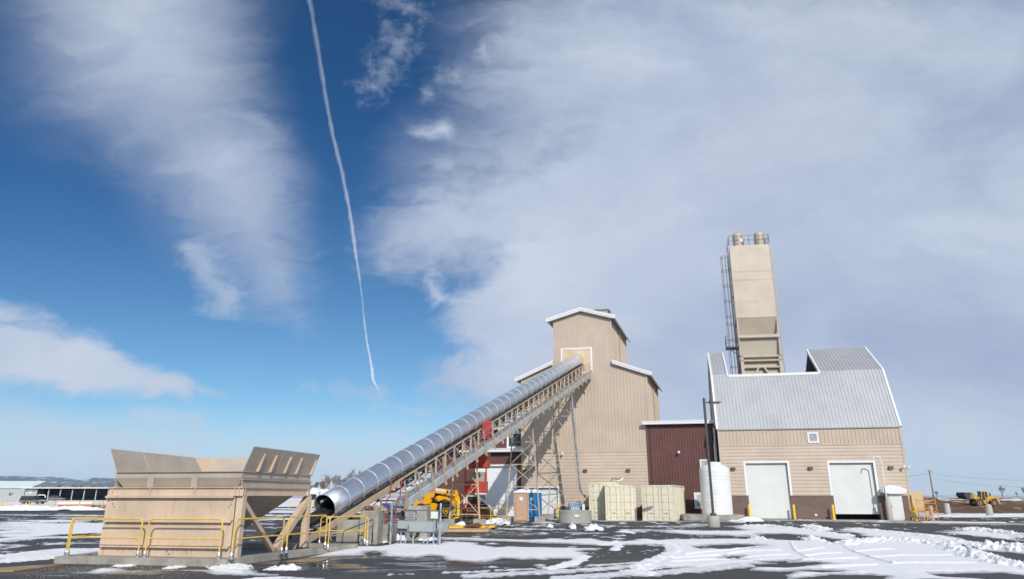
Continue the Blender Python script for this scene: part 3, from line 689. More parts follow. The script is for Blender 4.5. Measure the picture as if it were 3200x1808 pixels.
# ============================================================ MAROON BUILDING (left, behind the conveyor)
M = thing('maroon_shed_building', 'dark maroon ribbed metal building with a tall white roll-up door behind the conveyor', 'building', TF(-7, 2, 0))
ML = -11.3; dr_ = (-6.85, -3.1, 4.42)
w = MB(TF); w.box(ML, dr_[0], -.1, .2, 0, 5.75); w.box(dr_[0], dr_[1], -.1, .2, dr_[2], 5.75); w.box(dr_[1], L0 - .06, -.1, .2, 0, 5.75)
w.box(ML + .2, L0 - .01, 2.2, 10, 0, 8.0); w.box(ML, ML + .2, .2, 10, 0, 5.75); w.build('wall', maroon, M)
rv = MB(TF); ribs_v(rv, ML, dr_[0] - .15, 0, 5.7, -.1, .2, .045); ribs_v(rv, dr_[0] - .15, dr_[1] + .15, dr_[2] + .16, 5.7, -.1, .2, .045); ribs_v(rv, ML + .2, L0 - .1, 5.7, 8, 2.2, .2, .045); rv.build('ribbed_siding', maroon, M)
MB(TF).box(L0 - .4, L0 - .07, -.17, -.1, 0, 5.7).build('corner_trim', maroon_dk, M)
F3 = Frame(TF(0, -.1, 0)[:2], TF.u, TF.w)
garage_door(M, F3, dr_[0], dr_[1], .04, dr_[2], .2, white, .42, 0., .15)
r1 = MB(TF).prism([(ML - .3, -.5, 5.85), (ML - .3, 2.3, 6.1), (ML - .3, 2.3, 6.2), (ML - .3, -.5, 5.95)], (L0 + .35 - ML + .3, 0, 0)).build('lower_roof', roof_grey, M)
MB(TF).box(ML - .35, L0 + .4, -.66, -.5, 5.66, 5.97).box(ML - .35, L0 + .4, -.70, -.66, 5.9, 5.98).build('gutter', white, r1)
r2 = MB(TF).box(ML + .5, L0 + .1, 1.8, 10.3, 8.08, 8.18).build('upper_roof', roof_grey, M)
MB(TF).box(ML + .4, L0 + .1, 1.66, 1.8, 7.9, 8.2).build('fascia', white, r2)
wf = MB(TF); a, b_, c_, e_ = -4.72, -2.8, 6.12, 7.72
for q in ((a, a + .2, c_, e_), (b_ - .2, b_, c_, e_), (a + .2, b_ - .2, c_, c_ + .2), (a + .2, b_ - .2, e_ - .2, e_)): wf.box(q[0], q[1], 2.1, 2.2, q[2], q[3])
wo = wf.build('window', white, M); MB(TF).box(a + .2, b_ - .2, 2.16, 2.19, c_ + .2, e_ - .2).build('pane', glass, wo)

# ============================================================ SILO
SF = Frame((22.35, 65.9), (13.9, -2.0), (.25, .968))
S = thing('silo', 'tall rectangular tan silo with two round dust filters on top rising behind the notched roof', 'silo', SF(2, 2, 0))
SW, SD = 3.9, 3.9
m = MB(SF); m.box(0, SW, 0, SD, 18.75, 26.35)
sb = m.build('upper_bin', silo_tan, S)
m = MB(SF)
for z in (18.72, 22.62, 23.55): m.box(-.02, SW + .02, -.025, SD, z, z + .04)
m.box(1.3, 1.34, -.02, 0, 22.66, 23.55); m.box(.5, .53, -.02, 0, 19.2, 20.4); m.box(2.2, 2.23, -.02, 0, 19.2, 20.4); m.box(.5, 2.23, -.02, 0, 20.4, 20.43); m.box(-.03, 0.03, -.03, 0.02, 18.75, 26.35); m.box(SW - .03, SW + .03, -.03, .02, 18.75, 26.35)
m.build('weld_seams', silo_tan, sb)
m = MB(SF); m.prism([(0.11, .0, 18.74), (.11, .75, 16.95), (.11, SD - .1, 16.95), (.11, SD - .1, 18.74)], (SW - .22, 0, 0)); m.prism([(0.12, .3, 16.7), (.12, .6, 14.93), (.12, SD - .1, 14.93), (.12, SD - .1, 16.7)], (SW - .24, 0, 0)); m.build('hopper_section', silo_tan, S)
m = MB(SF); m.box(-.02, SW + .02, -.05, .3, 16.68, 16.98); m.box(-.0, SW, 0, .3, 14.75, 14.92); m.box(0, SW, .0, .25, 14.35, 14.5); m.box(.25, SW - .25, .05, .3, 13.7, 13.85); m.build('cross_beam', silo_tan, S)
for x in (0, SW - .3):
    for y in (0, SD - .3):
        m = MB(SF); m.box(x, x + .3, y, y + .3, 0, 14.9); m.box(x if x < 1 else x + .2, x + .1 if x < 1 else x + .3, y + .02, y + .3, 14.901, 18.72); m.build('leg', silo_tan, S)
m = MB(SF); m.beam((1.9 - .25, .15, 13.75), (.7, .15, 12.2), .16); m.beam((1.9 + .25, .15, 13.75), (3.1, .15, 12.2), .16); m.box(.3, SW - .3, .4, SD - .3, 12.6, 14.8); m.build('bracing', silo_tan, S)
m = MB(SF); m.tube([(SW + .12, 0, 12), (SW + .12, 0, 25.6), (SW + .25, .1, 25.75)], .055, 8)
for z in (14.6, 20.2, 25.4): m.box(SW, SW + .22, -.06, .06, z, z + .06)
m.build('fill_pipe', silo_tan, S)
for cx in (.95, 3.1):
    m = MB(SF); m.lathe((cx, .8, 26.35), [(.5, 0), (.5, 1.35), (.47, 1.48), (.34, 1.6), (.12, 1.66)], 28)
    f_ = m.build('dust_filter', silo_tan, S, True); q = MB(SF)
    for z in (.3, .62, 1.05): q.lathe((cx, .8, 26.35 + z), [(.5, -.02), (.54, -.02), (.54, .03), (.5, .03)], 28)
    q.tube([(cx + .5, .5, 27.3), (cx + .56, .3, 27.0), (cx + .5, .45, 26.6)], .07, 8)
    q.build('band', tan_grey, f_)
    if cx < 2: MB(SF).box(cx + .1, cx + .46, .26, .3, 26.85, 27.15).build('sticker', white, f_)
m = MB(SF)
for x in (-.03, SW * .5, SW + .03): m.beam((x, -.02, 26.35), (x, -.02, 27.4), .04); m.beam((x, SD, 26.35), (x, SD, 27.4), .04)
for z in (26.9, 27.4):
    m.beam((-.03, -.02, z), (SW + .03, -.02, z), .035); m.beam((-.03, -.02, z), (-.03, SD, z), .035); m.beam((SW + .03, -.02, z), (SW + .03, SD, z), .035); m.beam((-.03, SD, z), (SW + .03, SD, z), .035)
m.build('guard_rail', bronze, S)
lad = MB(SF); lx = -.28
for y in (.25, .7): lad.beam((lx, y, 11), (lx, y, 25.0), .045)
z = 11.
while z < 25: lad.beam((lx, .25, z), (lx, .7, z), .03); z += .3
for z in (12, 15, 18, 21, 24): lad.beam((lx, .25, z), (0, .25, z), .05); lad.beam((lx, .7, z), (0, .7, z), .05)
lo_ = lad.build('ladder', bronze, S)
cg = MB(SF)
def hoop(z, r_=.4): return [(lx - .32 + r_ * math.cos(a), .475 + r_ * math.sin(a), z) for a in np.linspace(.5, 2 * math.pi - .5, 14)]
for z in (13.9, 16.6, 18.2, 19.0, 20.6, 22.2, 23.8, 25.3): cg.tube(hoop(z), .022, 6)
for a in np.linspace(.5, 2 * math.pi - .5, 7): cg.beam((lx - .32 + .4 * math.cos(a), .475 + .4 * math.sin(a), 12.5), (lx - .32 + .4 * math.cos(a), .475 + .4 * math.sin(a), 25.3), .025)
cg.build('ladder_cage', bronze, lo_)
pl = MB(SF); pl.box(-1.25, 0, -.1, 1.1, 15.72, 15.85); pl.beam((-1.1, 0, 15.7), (-.02, 0, 14.9), .06); 
for x in (-1.22, -.9, -.05): pl.beam((x, -.08, 15.8), (x, -.08, 16.9), .04)
pl.beam((-1.22, 1.08, 15.8), (-1.22, 1.08, 16.9), .04)
for z in (16.2, 16.5, 16.9): pl.beam((-1.22, -.08, z), (-.9, -.08, z), .03); pl.beam((-1.22, -.08, z), (-1.22, 1.08, z), .03)
pl.build('platform', bronze, S)
# ============================================================ RECEIVING HOPPER
th = math.radians(10.5)
HF = Frame((-7.69, 19.7), (-math.cos(th), math.sin(th)), (math.sin(th), math.cos(th)))
c_ = MB(HF); c_.box(.0, 5.35, 0, .52, 0, .2);  c_.box(4.95, 5.35, .52, 6.6, 0, .2); c_.box(-1., 4.95, 6.2, 6.6, 0, .2); c_.prism([(0, .0, 0), (0, .0, .2), (.45, .52, .2), (.45, .52, 0)], (0, .001, 0)) if False else None; c_.v += [Vector(HF(*q_)) for q_ in [(0, .5201, 0), (.42, .5201, 0), (-.55, 6.1999, 0), (-.97, 6.1999, 0), (0, .5201, .2), (.42, .5201, .2), (-.55, 6.1999, .2), (-.97, 6.1999, .2)]]; i_ = len(c_.v) - 8; c_.f += [[i_ + k_ for k_ in q_] for q_ in ((3, 2, 1, 0), (4, 5, 6, 7), (0, 1, 5, 4), (1, 2, 6, 5), (2, 3, 7, 6), (3, 0, 4, 7))]; c_.mi += [0] * 6
cu = c_.build('concrete_curb', concrete, None, bevel=.015); tag(cu, 'low concrete curb running round the base of the tan receiving hopper', 'curb')
q = MB(HF).box(.43, 4.94, .53, 6.19, .0, .012).build('pit_floor', mat('dark_concrete', (.10, .095, .09), .6)); tag(q, kind='structure')  # dark slab at ground level in place of an open pit
H_ = thing('receiving_hopper', 'large tan steel receiving hopper with flared top plates inside the yellow rails', 'hopper', HF(2.2, 2.5, 0))
m = MB(HF)
z = [.2, .49, 1.17, 1.83]
m.box(.25, 4.3, .52, .56, .2, .47)
m.box(.25, 4.3, .51, .55, .5, 1.15); m.box(.25, 4.3, .5, .54, 1.18, 1.8)
fc = m.build('front_cladding', tan_hop, H_)
m = MB(HF)
for zz in (.47, 1.15): m.box(.26, 4.29, .40, .54, zz, zz + .03); m.box(.26, 4.29, .40, .42, zz - .035, zz)
m.box(.26, 4.36, .38, .5, 1.78, 1.83)
m.build('ledge', tan_hop, fc)
bo = MB(HF)
for a, zz in ((4.2, 1.72), (4.15, 1.62), (4.1, 1.54), (.33, 1.72), (.35, 1.62), (.42, 1.55), (.36, 1.08), (.36, .38), (4.24, 1.08), (4.24, .4), (2.18, .36), (2.1, .28)): bo.lathe((a, .49, zz), [(.018, -.0), (.018, -.03), (.01, -.035)], 8, (-math.sin(th), -math.cos(th), 0)) if False else bo.cbox((a, .485, zz), (.03, .03, .03))
[MB(HF).cbox((a, .485, zz), (.03, .03, .03)).build('bolt', galv, fc) for a, zz in ((4.2, 1.72), (4.15, 1.62), (4.1, 1.54), (.33, 1.72), (.35, 1.62), (.42, 1.55), (.36, 1.08), (.36, .38), (4.24, 1.08), (4.24, .4), (2.18, .36), (2.1, .28))]
# rust streaks are thin stains with their own shape
for k in range(16):
    a = .6 + k * .21 + random.uniform(-.08, .08); h = random.uniform(.04, .2); MB(HF).box(a, a + random.uniform(.008, .018), .5165, .519, .44 - h, .445).build('rust_streak', mat('rust', (.34, .17, .09), .9), fc)
for a in (.02, 4.2):
    for b_ in (.52, 4.55):
        m = MB(HF); m.box(a, a + .2, b_, b_ + .02, .2, 1.83); m.box(a, a + .2, b_ + .18, b_ + .2, .2, 1.83); m.box(a + (.0 if a < 1 else .08), a + (.02 if a < 1 else .1), b_ + .02, b_ + .18, .2, 1.83)
        m.build('column', tan_hop, H_)
def ibeam(m, p, q, h, fl=.14, t=.022, out=0.):
    "I-beam between frame points at the beam's underside"
    a = Vector(HF(*p)); b = Vector(HF(*q))
    mm = m; fr = mm.fr; mm.fr = ID
    U = Vector((0, 0, 1))
    mm.beam(a + U * t / 2, b + U * t / 2, fl, t); mm.beam(a + U * (h - t / 2), b + U * (h - t / 2), fl, t); mm.beam(a + U * h / 2, b + U * h / 2, t, h - 2 * t); mm.fr = fr
m = MB(HF); ibeam(m, (.02, .5, 1.835), (4.35, .5, 1.835), .24)
for a in (.12, .24, 1.5, 2.95, 4.2): m.box(a, a + .02, .43, .49, 1.86, 2.05)
m.build('front_beam', tan_hop, H_)
m = MB(HF); ibeam(m, (.1, .6, 1.835), (.1, 4.75, 1.835), .24); 
for b_ in (.62, 4.5): m.box(.03, .09, b_, b_ + .02, 1.86, 2.05)
m.build('side_beam', tan_hop, H_)
m = MB(HF); ibeam(m, (.13, .52, 2.08), (.13, 4.8, 2.08), .22); m.build('side_beam', tan_grey, H_)
m = MB(HF); ibeam(m, (4.28, .52, 1.85), (4.28, 4.8, 1.85), .24); ibeam(m, (.1, 4.75, 1.85), (4.3, 4.75, 1.85), .24); ibeam(m, (4.22, .56, 2.08), (4.22, 4.8, 2.08), .22); m.build('rear_beams', tan_grey, H_)
for a in (1.48, 2.9): m = MB(HF); m.box(a, a + .2, .45, .47, 2.08, 2.36); m.box(a, a + .02, .47, .8, 2.08, 2.36); m.box(a + .18, a + .2, .47, .8, 2.08, 2.36); m.build('bracket', tan_grey, H_)
# cone
TB = 4.75
m = MB(HF)
rim = [(.12, .5), (4.2, .5), (4.2, TB), (.12, TB)]; bt = [(1.95, 2.1), (2.75, 2.1), (2.75, 3.3), (1.95, 3.3)]; md = [(.3, .66), (3.98, .66), (3.98, 4.55), (.3, 4.55)]
for k in range(4):
    a, b_ = rim[k], rim[(k + 1) % 4]; m.poly([(*a, 2.5), (*b_, 2.5), (*b_, 2.34), (*a, 2.34)])
    c, d = bt[k], bt[(k + 1) % 4]; e0, e1 = md[k], md[(k + 1) % 4]; m.poly([(*a, 2.34), (*b_, 2.34), (*e1, 2.02), (*e0, 2.02)]); m.poly([(*e0, 2.02), (*e1, 2.02), (*d, .55), (*c, .55)])
m.build('bin_cone', tan_grey, H_)
m = MB(HF); m.box(.09, 4.23, .44, .53, 2.495, 2.515); m.box(.07, .14, .53, TB + .03, 2.495, 2.515); m.build('rim_flange', tan_grey, H_)
m = MB(HF); m.beam((.13, .68, 1.7), (.13, 2.62, .24), .13, .13); m.build('diagonal_brace', tan_hop, H_)
m = MB(HF); m.beam((.13, 4.6, 1.7), (.13, 2.78, .24), .2, .2); m.build('diagonal_brace', tan_hop, H_)
# wings
def plate(m, pts, th_=.02):
    a = [Vector(HF(*p)) for p in pts]; nn = (a[1] - a[0]).cross(a[2] - a[0]).normalized() * th_; fr = m.fr; m.fr = ID
    i = [m.P(*p) for p in a] + [m.P(*(p + nn)) for p in a]; N = len(a); m.f.append(list(range(i[0], i[0] + N))[::-1]); m.f.append([i[0] + N + k for k in range(N)]); m.mi += [0, 0]
    for k in range(N): m.f.append([i[0] + k, i[0] + (k + 1) % N, i[0] + N + (k + 1) % N, i[0] + N + k]); m.mi.append(0)
    m.fr = fr
m = MB(HF); plate(m, [(4.2, .5, 2.51), (4.2, TB, 2.51), (4.46, 4.45, 3.12), (4.46, .4, 3.17)]); wl_ = m.build('flared_plate', tan_grey, H_)
m = MB(HF); m.beam((4.19, 1.95, 2.52), (4.44, 1.8, 3.16), .012, .01); m.build('plate_seam', tan_hop, wl_)
for b_ in (.9, 2.3):
    m = MB(HF); m.tube([(4.41 + 0, b_ + .05 * math.cos(t_), 3.03 + .05 * math.sin(t_)) for t_ in np.linspace(0, 6.28, 12)], .014, 6); m.box(4.40, 4.42, b_ - .03, b_ + .03, 2.94, 2.99); m.build('lifting_eye', tan_hop, wl_)
for b_ in (.6, 1.6, 2.6, 3.6): m = MB(HF); m.prism([(4.24, b_, 2.5), (4.42, b_, 3.05), (4.45, b_, 3.0), (4.34, b_, 2.5)], (0, .05, 0)); m.build('plate_stiffener', tan_hop, wl_)
m = MB(HF); plate(m, [(.14, TB, 2.51), (4.2, TB, 2.51), (3.95, 5.05, 3.14), (.3, 5.05, 3.12)]); wb_ = m.build('flared_plate', tan_grey, H_)
m = MB(HF); m.tube([(2.1, 5.0 + 0, 3.02)] * 1 + [(2.1 + .05 * math.cos(t_), 4.97, 2.98 + .05 * math.sin(t_)) for t_ in np.linspace(0, 6.28, 12)], .014, 6); m.build('lifting_eye', tan_hop, wb_)
m = MB(HF); plate(m, [(4.2, TB, 2.51), (4.46, 4.45, 3.12), (3.95, 5.05, 3.14)]); m.build('corner_gusset', tan_hop, H_)
m = MB(HF); plate(m, [(.1, .5, 2.51), (-.2, .45, 3.19), (-.2, TB - .05, 3.19), (.1, TB, 2.51)]); wr_ = m.build('flared_plate', tan_grey, H_)
m = MB(HF); m.beam((-.21, 2.25, 3.18), (.06, 2.3, 2.6), .012, .012); m.build('plate_seam', tan_hop, wr_)
for b_ in (1.15, 1.85, 2.75, 3.5, 4.55): m = MB(HF); m.prism([(.09, b_, 2.52), (-.13, b_, 3.03), (-.17, b_, 3.0), (-.0, b_, 2.52)], (0, .06, 0)); m.build('plate_stiffener', tan_hop, wr_)

# ============================================================ YELLOW RAILS
def rail(p0, p1, label, zb=.2, h=1.02, r=.0225, mid=.5, foot=True, group='yellow pipe railings', m_=yellow):
    p0 = Vector((p0[0], p0[1], zb)); p1 = Vector((p1[0], p1[1], zb)); d = (p1 - p0); L = d.length; d.normalize(); U = Vector((0, 0, 1)); R = .13
    t = thing('yellow_railing', label, 'railing', (p0 + p1) / 2, 0, group)
    pts = [p0, p0 + U * (h - R)] + [p0 + U * (h - R + R * math.sin(a)) + d * (R - R * math.cos(a)) for a in np.linspace(.3, math.pi / 2, 5)]
    pts += [p1 + U * (h - R + R * math.sin(a)) - d * (R - R * math.cos(a)) for a in np.linspace(math.pi / 2, .3, 5)] + [p1 + U * (h - R), p1]
    MB().tube(pts, r, 10).build('frame', m_, t, True)
    MB().tube([p0 + U * mid * h, p1 + U * mid * h], r * .95, 10).build('mid_rail', m_, t, True)
    if foot:
        for p in (p0, p1):
            MB().lathe(p, [(.05, 0), (.05, .1), (.034, .16)], 12).lathe(p, [(.07, 0), (.07, .012)], 12).build('foot_socket', galv, t)
    return t
A2 = lambda a, b_: HF(a, b_, 0)[:2]
rail(A2(5.02, .09), A2(2.78, .09), 'yellow railing in front of the left half of the tan hopper wall')
rail(A2(2.56, .09), A2(.3, .09), 'yellow railing in front of the right half of the tan hopper wall')
rail((-7.60, 19.78), (-6.88, 21.75), 'yellow railing on the curb in front of the hopper\'s V-shaped braces')
rail((-6.80, 21.95), (-6.17, 24.0), 'yellow railing between the hopper\'s rear column and the steel conveyor tube')
rail(A2(5.14, .16), A2(5.12, 3.1), 'yellow railing going back along the far left side of the hopper')
rail(A2(5.12, 3.3), A2(5.12, 6.3), 'yellow railing at the rear left of the hopper, seen under its cone')
rail((-6.12, 24.2), (-5.50, 27.1), 'yellow railing in front of the tall concrete pier by the conveyor mouth', .12)
rail((-7.32, 27.6), (-5.46, 27.35), 'yellow railing crossing behind another rail at the conveyor mouth', .05)
# conveyor-side enclosure near the first lattice leg
rail((-4.75, 48.3), (-3.35, 47.0), 'yellow railing beside the parked telehandler, left end of the low enclosure', .02)
rail((-3.25, 46.9), (-1.35, 45.0), 'yellow railing in front of the small red loader', .02)
rail((-1.25, 44.9), (-.3, 48.1), 'yellow railing ending beside the tan portable toilet', .02)
rail((-3.2, 50.6), (-.4, 48.3), 'yellow railing at the back of the low enclosure by the conveyor legs', .02, foot=False)

# ============================================================ CONVEYOR
CM = Vector((-7.98, 30.5, 1.36)); CE_ = Vector((6.36, 63.85, 14.2)); CL = (CE_ - CM).length
cdv = (CE_ - CM).normalized(); crt = cdv.cross(Vector((0, 0, 1))).normalized(); cup = crt.cross(cdv)
def CF(l, lat, h): return CM + cdv * l + crt * lat + cup * h
K = thing('conveyor', 'long inclined conveyor with shiny round metal cover rising to the tall building', 'conveyor', CM * Vector((1, 1, 0)))
NS = 35; SL = CL / NS
def metal_cover():
    m = bpy.data.materials.new('galvanised_cover'); m.use_nodes = True; t = NT(m.node_tree); MATS['cover'] = m
    o = t.node('ShaderNodeOutputMaterial'); b = t.node('ShaderNodeBsdfPrincipled'); t.link(b.outputs[0], o.inputs[0])
    v = t.node('ShaderNodeTexCoord').outputs['Object']
    f = t.noise(v, 1.6, 6, .65, .4); f2 = t.noise(v, 14, 5, .7)
    c = t.mix(t.step(f, .3, .7), rgb(.78, .82, .87), rgb(.64, .69, .75)); c = t.mix(t.math('MULTIPLY', f2, .35), c, rgb(.85, .87, .9))
    t.link(c, b.inputs['Base Color']); b.inputs['Metallic'].default_value = .78
    t.link(t.math('MULTIPLY_ADD', f2, .14, .27), b.inputs['Roughness'])
    bn = t.node('ShaderNodeBump'); bn.inputs['Strength'].default_value = .12; bn.inputs['Distance'].default_value = .02
    t.link(t.noise(v, 1.3, 2, .5), bn.inputs['Height']); t.link(bn.outputs[0], b.inputs['Normal']); return m
cover_m = metal_cover()
m = MB(CF); A0, A1, NA = -50, 230, 48
for k in range(NS):
    for (l0, r0), (l1, r1) in (((k * SL, .545), ((k + 1) * SL, .545)),):
        ids = []
        for l, r_ in ((l0, r0), (l1, r1)):
            ids.append([m.P(l, r_ * math.cos(math.radians(A0 + (A1 - A0) * j / NA)), r_ * math.sin(math.radians(A0 + (A1 - A0) * j / NA))) for j in range(NA + 1)])
        for j in range(NA): m.f.append([ids[0][j], ids[0][j + 1], ids[1][j + 1], ids[1][j]]); m.mi.append(0)
cov = m.build('tube_cover', cover_m, K, True)
import bmesh
_b = bmesh.new(); _b.from_mesh(cov.data); bmesh.ops.remove_doubles(_b, verts=_b.verts, dist=.001); _b.to_mesh(cov.data); _b.free(); cov.modifiers.clear()
sol = cov.modifiers.new('th', 'SOLIDIFY'); sol.thickness = .012; sol.offset = -1
for k in range(NS + 1):
    m = MB(CF); m.tube([(k * SL,   .552 * math.cos(math.radians(a)), .552 * math.sin(math.radians(a))) for a in np.linspace(A0 - 6, A1 + 6, 34)], .017, 6); m.build('hoop', galv_w, K, True)
m = MB(CF); m.tube([(.9 * SL * (.2 + .8 * 1) - .9, .3 * math.cos(2.4), .3 * math.sin(2.4)), (3, .38 * math.cos(2.4), .38 * math.sin(2.4))], .06, 10)
m.build('inner_pipe', cabgrey, K)
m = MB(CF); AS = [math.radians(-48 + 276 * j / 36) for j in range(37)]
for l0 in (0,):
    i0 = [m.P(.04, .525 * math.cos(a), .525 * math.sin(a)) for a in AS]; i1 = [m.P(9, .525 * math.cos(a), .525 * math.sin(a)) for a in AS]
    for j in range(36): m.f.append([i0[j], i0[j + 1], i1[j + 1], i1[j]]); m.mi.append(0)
m.build('mouth_shade_liner', mat('painted_tube_shade', (.10, .105, .11), .6), K, True)  # added dark liner; its colour carries the shade inside the tube
L0c = -9.6
m = MB(CF)
prof = [(-.46, -.12), (-.25, -.26), (.25, -.26), (.46, -.12)]
for a, b_ in zip(prof[:-1], prof[1:]): m.poly([(L0c, a[0], a[1]), (CL, a[0], a[1]), (CL, b_[0], b_[1]), (L0c, b_[0], b_[1])])
m.box(L0c, CL, -.42, .42, -.82, -.80); m.build('belt', belt_m, K)
m = MB(CF)
for s in (-1, 1):
    m.box(.0, CL, s * .47 - .06, s * .47 + .08, -.45, -.415)
m.build('cover_seat', black, K)
for s in (-1, 1):
    m = MB(CF); m.box(L0c, 5, s * .56 - .03, s * .56 + .03, -.74, -.46); m.box(5.001, CL, s * .56 - .04, s * .56 + .04, -.55, -.46); m.build('top_chord', tan_leg, K)
    m = MB(CF); m.beam((3.6, s * .56, -.7), (6.2, s * .56, -1.45), .07); m.box(6.2, CL, s * .56 - .04, s * .56 + .04, -1.5, -1.42); m.build('bottom_chord', tan_leg, K)
    for k in range(6, NS):
        l = k * SL
        p = CF(l, s * .56, -.55); t_ = (1.4 - .55) / cup.z
        m = MB(); m.beam(p, CF(l - .3, s * .56, -1.45), .1, .07); m.build('truss_post', tan_leg, K)
        m = MB(CF); m.beam((l + .05, s * .56, -.55), (l + SL - .32, s * .56, -1.45), .045, .045); m.build('truss_diagonal', tan_leg, K)
for s in (0,):
    for k in range(1, NS):
        m = MB(CF); l = k * SL + .1; m.box(l, l + .06, -.55, .55, -.98, -.93)
        m.beam((l, -.5, -.2), (l, -.3, -.42), .05); m.beam((l, .5, -.2), (l, .3, -.42), .05)
        fr = m.fr; p = CF(l + .03, -.4, -.88); q = CF(l + .03, .4, -.88); m.fr = ID; m.tube([p, q], .05, 8); m.fr = fr
        m.box(l + .3, l + .36, -.56, .56, -1.48, -1.43)
        m.build('idler', mat('rusty_steel', (.20, .10, .06), .8, var=.2), K)
# snow lying on the return belt and on the low end of the upper belt
m = MB(CF); m.prism([(-6.0, .12, -.79), (-1.2, .05, -.79), (-1.0, .42, -.79), (-5.0, .42, -.79)], (0, 0, .03)); m.build('snow_strip', snow_m, K)
# low end stringers and drive clutter
m = MB(CF)
for l in np.arange(-8.5, 3.5, 1.3):
    m.beam((l, -.56, -.62), (l, .56, -.62), .07)
    m.beam((l, .56, -.8), (l + .15, .56, -1.2), .06)
m.build('cross_members', tan_leg, K)
# walkway
WS, WE = 3.8, CL - 1.2
m = MB(CF); m.box(WS, WE, .62, 1.46, -1.30, -1.26); l = WS
while l < WE: m.box(l, l + .05, .62, 1.46, -1.34, -1.301); l += .55
m.build('walkway_grating', galv_w, K)
m = MB(CF); m.box(WS, WE, 1.455, 1.475, -1.10, -.90); m.build('toe_board', galv, K)
m = MB(CF)
z_ = -1.49
while z_ < -1.12: m.prism([(WS, 1.48, z_), (WS, 1.515, z_ + .02), (WS, 1.515, z_ + .055), (WS, 1.48, z_ + .075), (WS, 1.47, z_ + .037)], (WE - WS, 0, 0)); z_ += .095
m.box(WS, WE, 1.465, 1.479, -1.5, -1.1); m.build('galvanised_skirt', galv_w, K)
for hh in (-.22, -.56):
    m = MB(CF); m.tube([(WS, 1.5, hh), (WE, 1.5, hh)], .022, 8); m.build('handrail', galv, K)
l = WS + .1; k = 0
while l < WE:
    m = MB(CF); m.prism([(l - .035, 1.55, -.20), (l + .035, 1.55, -.20), (l + .04, 1.55, -1.5), (l + .10, 1.55, -1.66), (l - .10, 1.55, -1.66), (l - .04, 1.55, -1.5)], (0, .05, 0)); m.box(l - .03, l + .03, 1.5, 1.55, -1.5, -.9)
    m.build('rail_post', tan_leg, K)
    MB(CF).beam((l, .56, -1.46), (l, 1.55, -1.55), .06).build('walkway_bracket', tan_leg, K); l += 1.29
# lattice legs
def bent(l, footh, half_top, half_foot, Dfoot, levels, label_y=None):
    top = CF(l, 0, -1.5); th_ = math.atan2(crt.y, crt.x); u = Vector((1, -.08, 0)).normalized()
    tl, tr_ = top - u * half_top, top + u * half_top
    fl = Vector((top.x, Dfoot, footh)) - u * half_foot; f_r = Vector((top.x, Dfoot, footh)) + u * half_foot
    for a, b_ in ((tl, fl), (tr_, f_r)): MB().beam(a + Vector((0, 0, .2)), b_, .1, .12).build('support_leg', tan_leg, K)
    g_ = MB(); P_ = lambda s, k: (tl.lerp(fl, k) if s == 0 else tr_.lerp(f_r, k))
    ks = np.linspace(.06, .93, levels + 1)
    for i in range(levels):
        g_.beam(P_(0, ks[i]), P_(1, ks[i]), .055); g_.beam(P_(0, ks[i]) + Vector((0, .03, 0)), P_(1, ks[i + 1]) + Vector((0, .03, 0)), .045); g_.beam(P_(1, ks[i]) - Vector((0, .03, 0)), P_(0, ks[i + 1]) - Vector((0, .03, 0)), .045)
    g_.beam(P_(0, ks[-1]), P_(1, ks[-1]), .055); g_.build('leg_bracing', tan_leg, K)
    return fl, f_r
def lat(px_, D=None): return px_
def l_at(xpx):
    best = min(np.linspace(0, CL, 800), key=lambda l: abs(1600 + FPX * (CF(l, 0, -1.5).x / (CF(l, 0, -1.5).y * cP + (CF(l, 0, -1.5).z - EYE) * sP)) - xpx)); return best
f1 = bent(l_at(1455), .5, .62, .9, 42.6, 2); f2 = bent(l_at(1634), .35, .62, 1.22, 52.2, 4); f3 = bent(l_at(1757), .35, .6, 1.33, 60.2, 5)
# red gravity take-up
lt_ = l_at(1497); c0 = CF(lt_, 0, -.5); u = Vector((.98, -.15, 0)).normalized(); v_ = Vector((.15, .98, 0)).normalized()
RF = Frame((c0.x + .24, c0.y), u, v_); zT = c0.z
def Zp(y): return EYE + (ray(1500, y)[2] / ray(1500, y)[1]) * c0.y
m = MB(RF); m.box(.28, .86, -.84, -.8, Zp(1372), Zp(1318)); gp = m.build('take_up_guard', red, K)
m = MB(RF)
for i in range(7):
    m.box(.34, .80, -.846, -.841, Zp(1366) + i * .13, Zp(1366) + i * .13 + .05)
m.build('guard_slots', mat('dark_red', (.22, .03, .025), .6), gp)
za, zb_, zc, zd = Zp(1413), Zp(1461), Zp(1503), Zp(1539)
m = MB(RF); m.box(-.95, .55, -.6, -.57, zb_, za); m.box(-.95, -.92, -.57, .5, zb_, za); m.box(.52, .55, -.57, .5, zb_, za); m.box(-.95, .55, .47, .5, zb_, za); m.box(-.2, .56, -.64, -.601, zb_ + .02, za); m.build('take_up_frame', red, K)
for x in (-.82, .48):
    MB(RF).beam((x, -.5, zc - .6), (x, -.5, Zp(1340)), .09, .09).build('guide_post', red, K)
m = MB(RF); m.box(-.84, .44, -.5, .4, zd, zc); wb = m.build('counterweight_box', red, K); MB(RF).box(-.66, .38, -.46, .36, zc, Zp(1474)).build('concrete_weight', concrete, wb)
# ladder and landing at the walkway's low end
p = CF(WS, 1.05, -1.3); LF = Frame((p.x, p.y), crt[:2], (cdv.x, cdv.y)); zt = p.z
m = MB(LF)
for x in (-.28, .28):
    m.beam((x, -.5, 0.02), (x, -.5, zt + .1), .05, .06); m.tube([(x, -.5, zt), (x, -.46, zt + .25), (x, -.2, zt + .4), (x, -.15, zt + 1.1), (x, .2, zt + 1.25)], .028, 8)
z = .25
while z < zt: m.beam((-.28, -.5, z), (.28, -.5, z), .035); z += .3
m.build('ladder', red_ox, K)
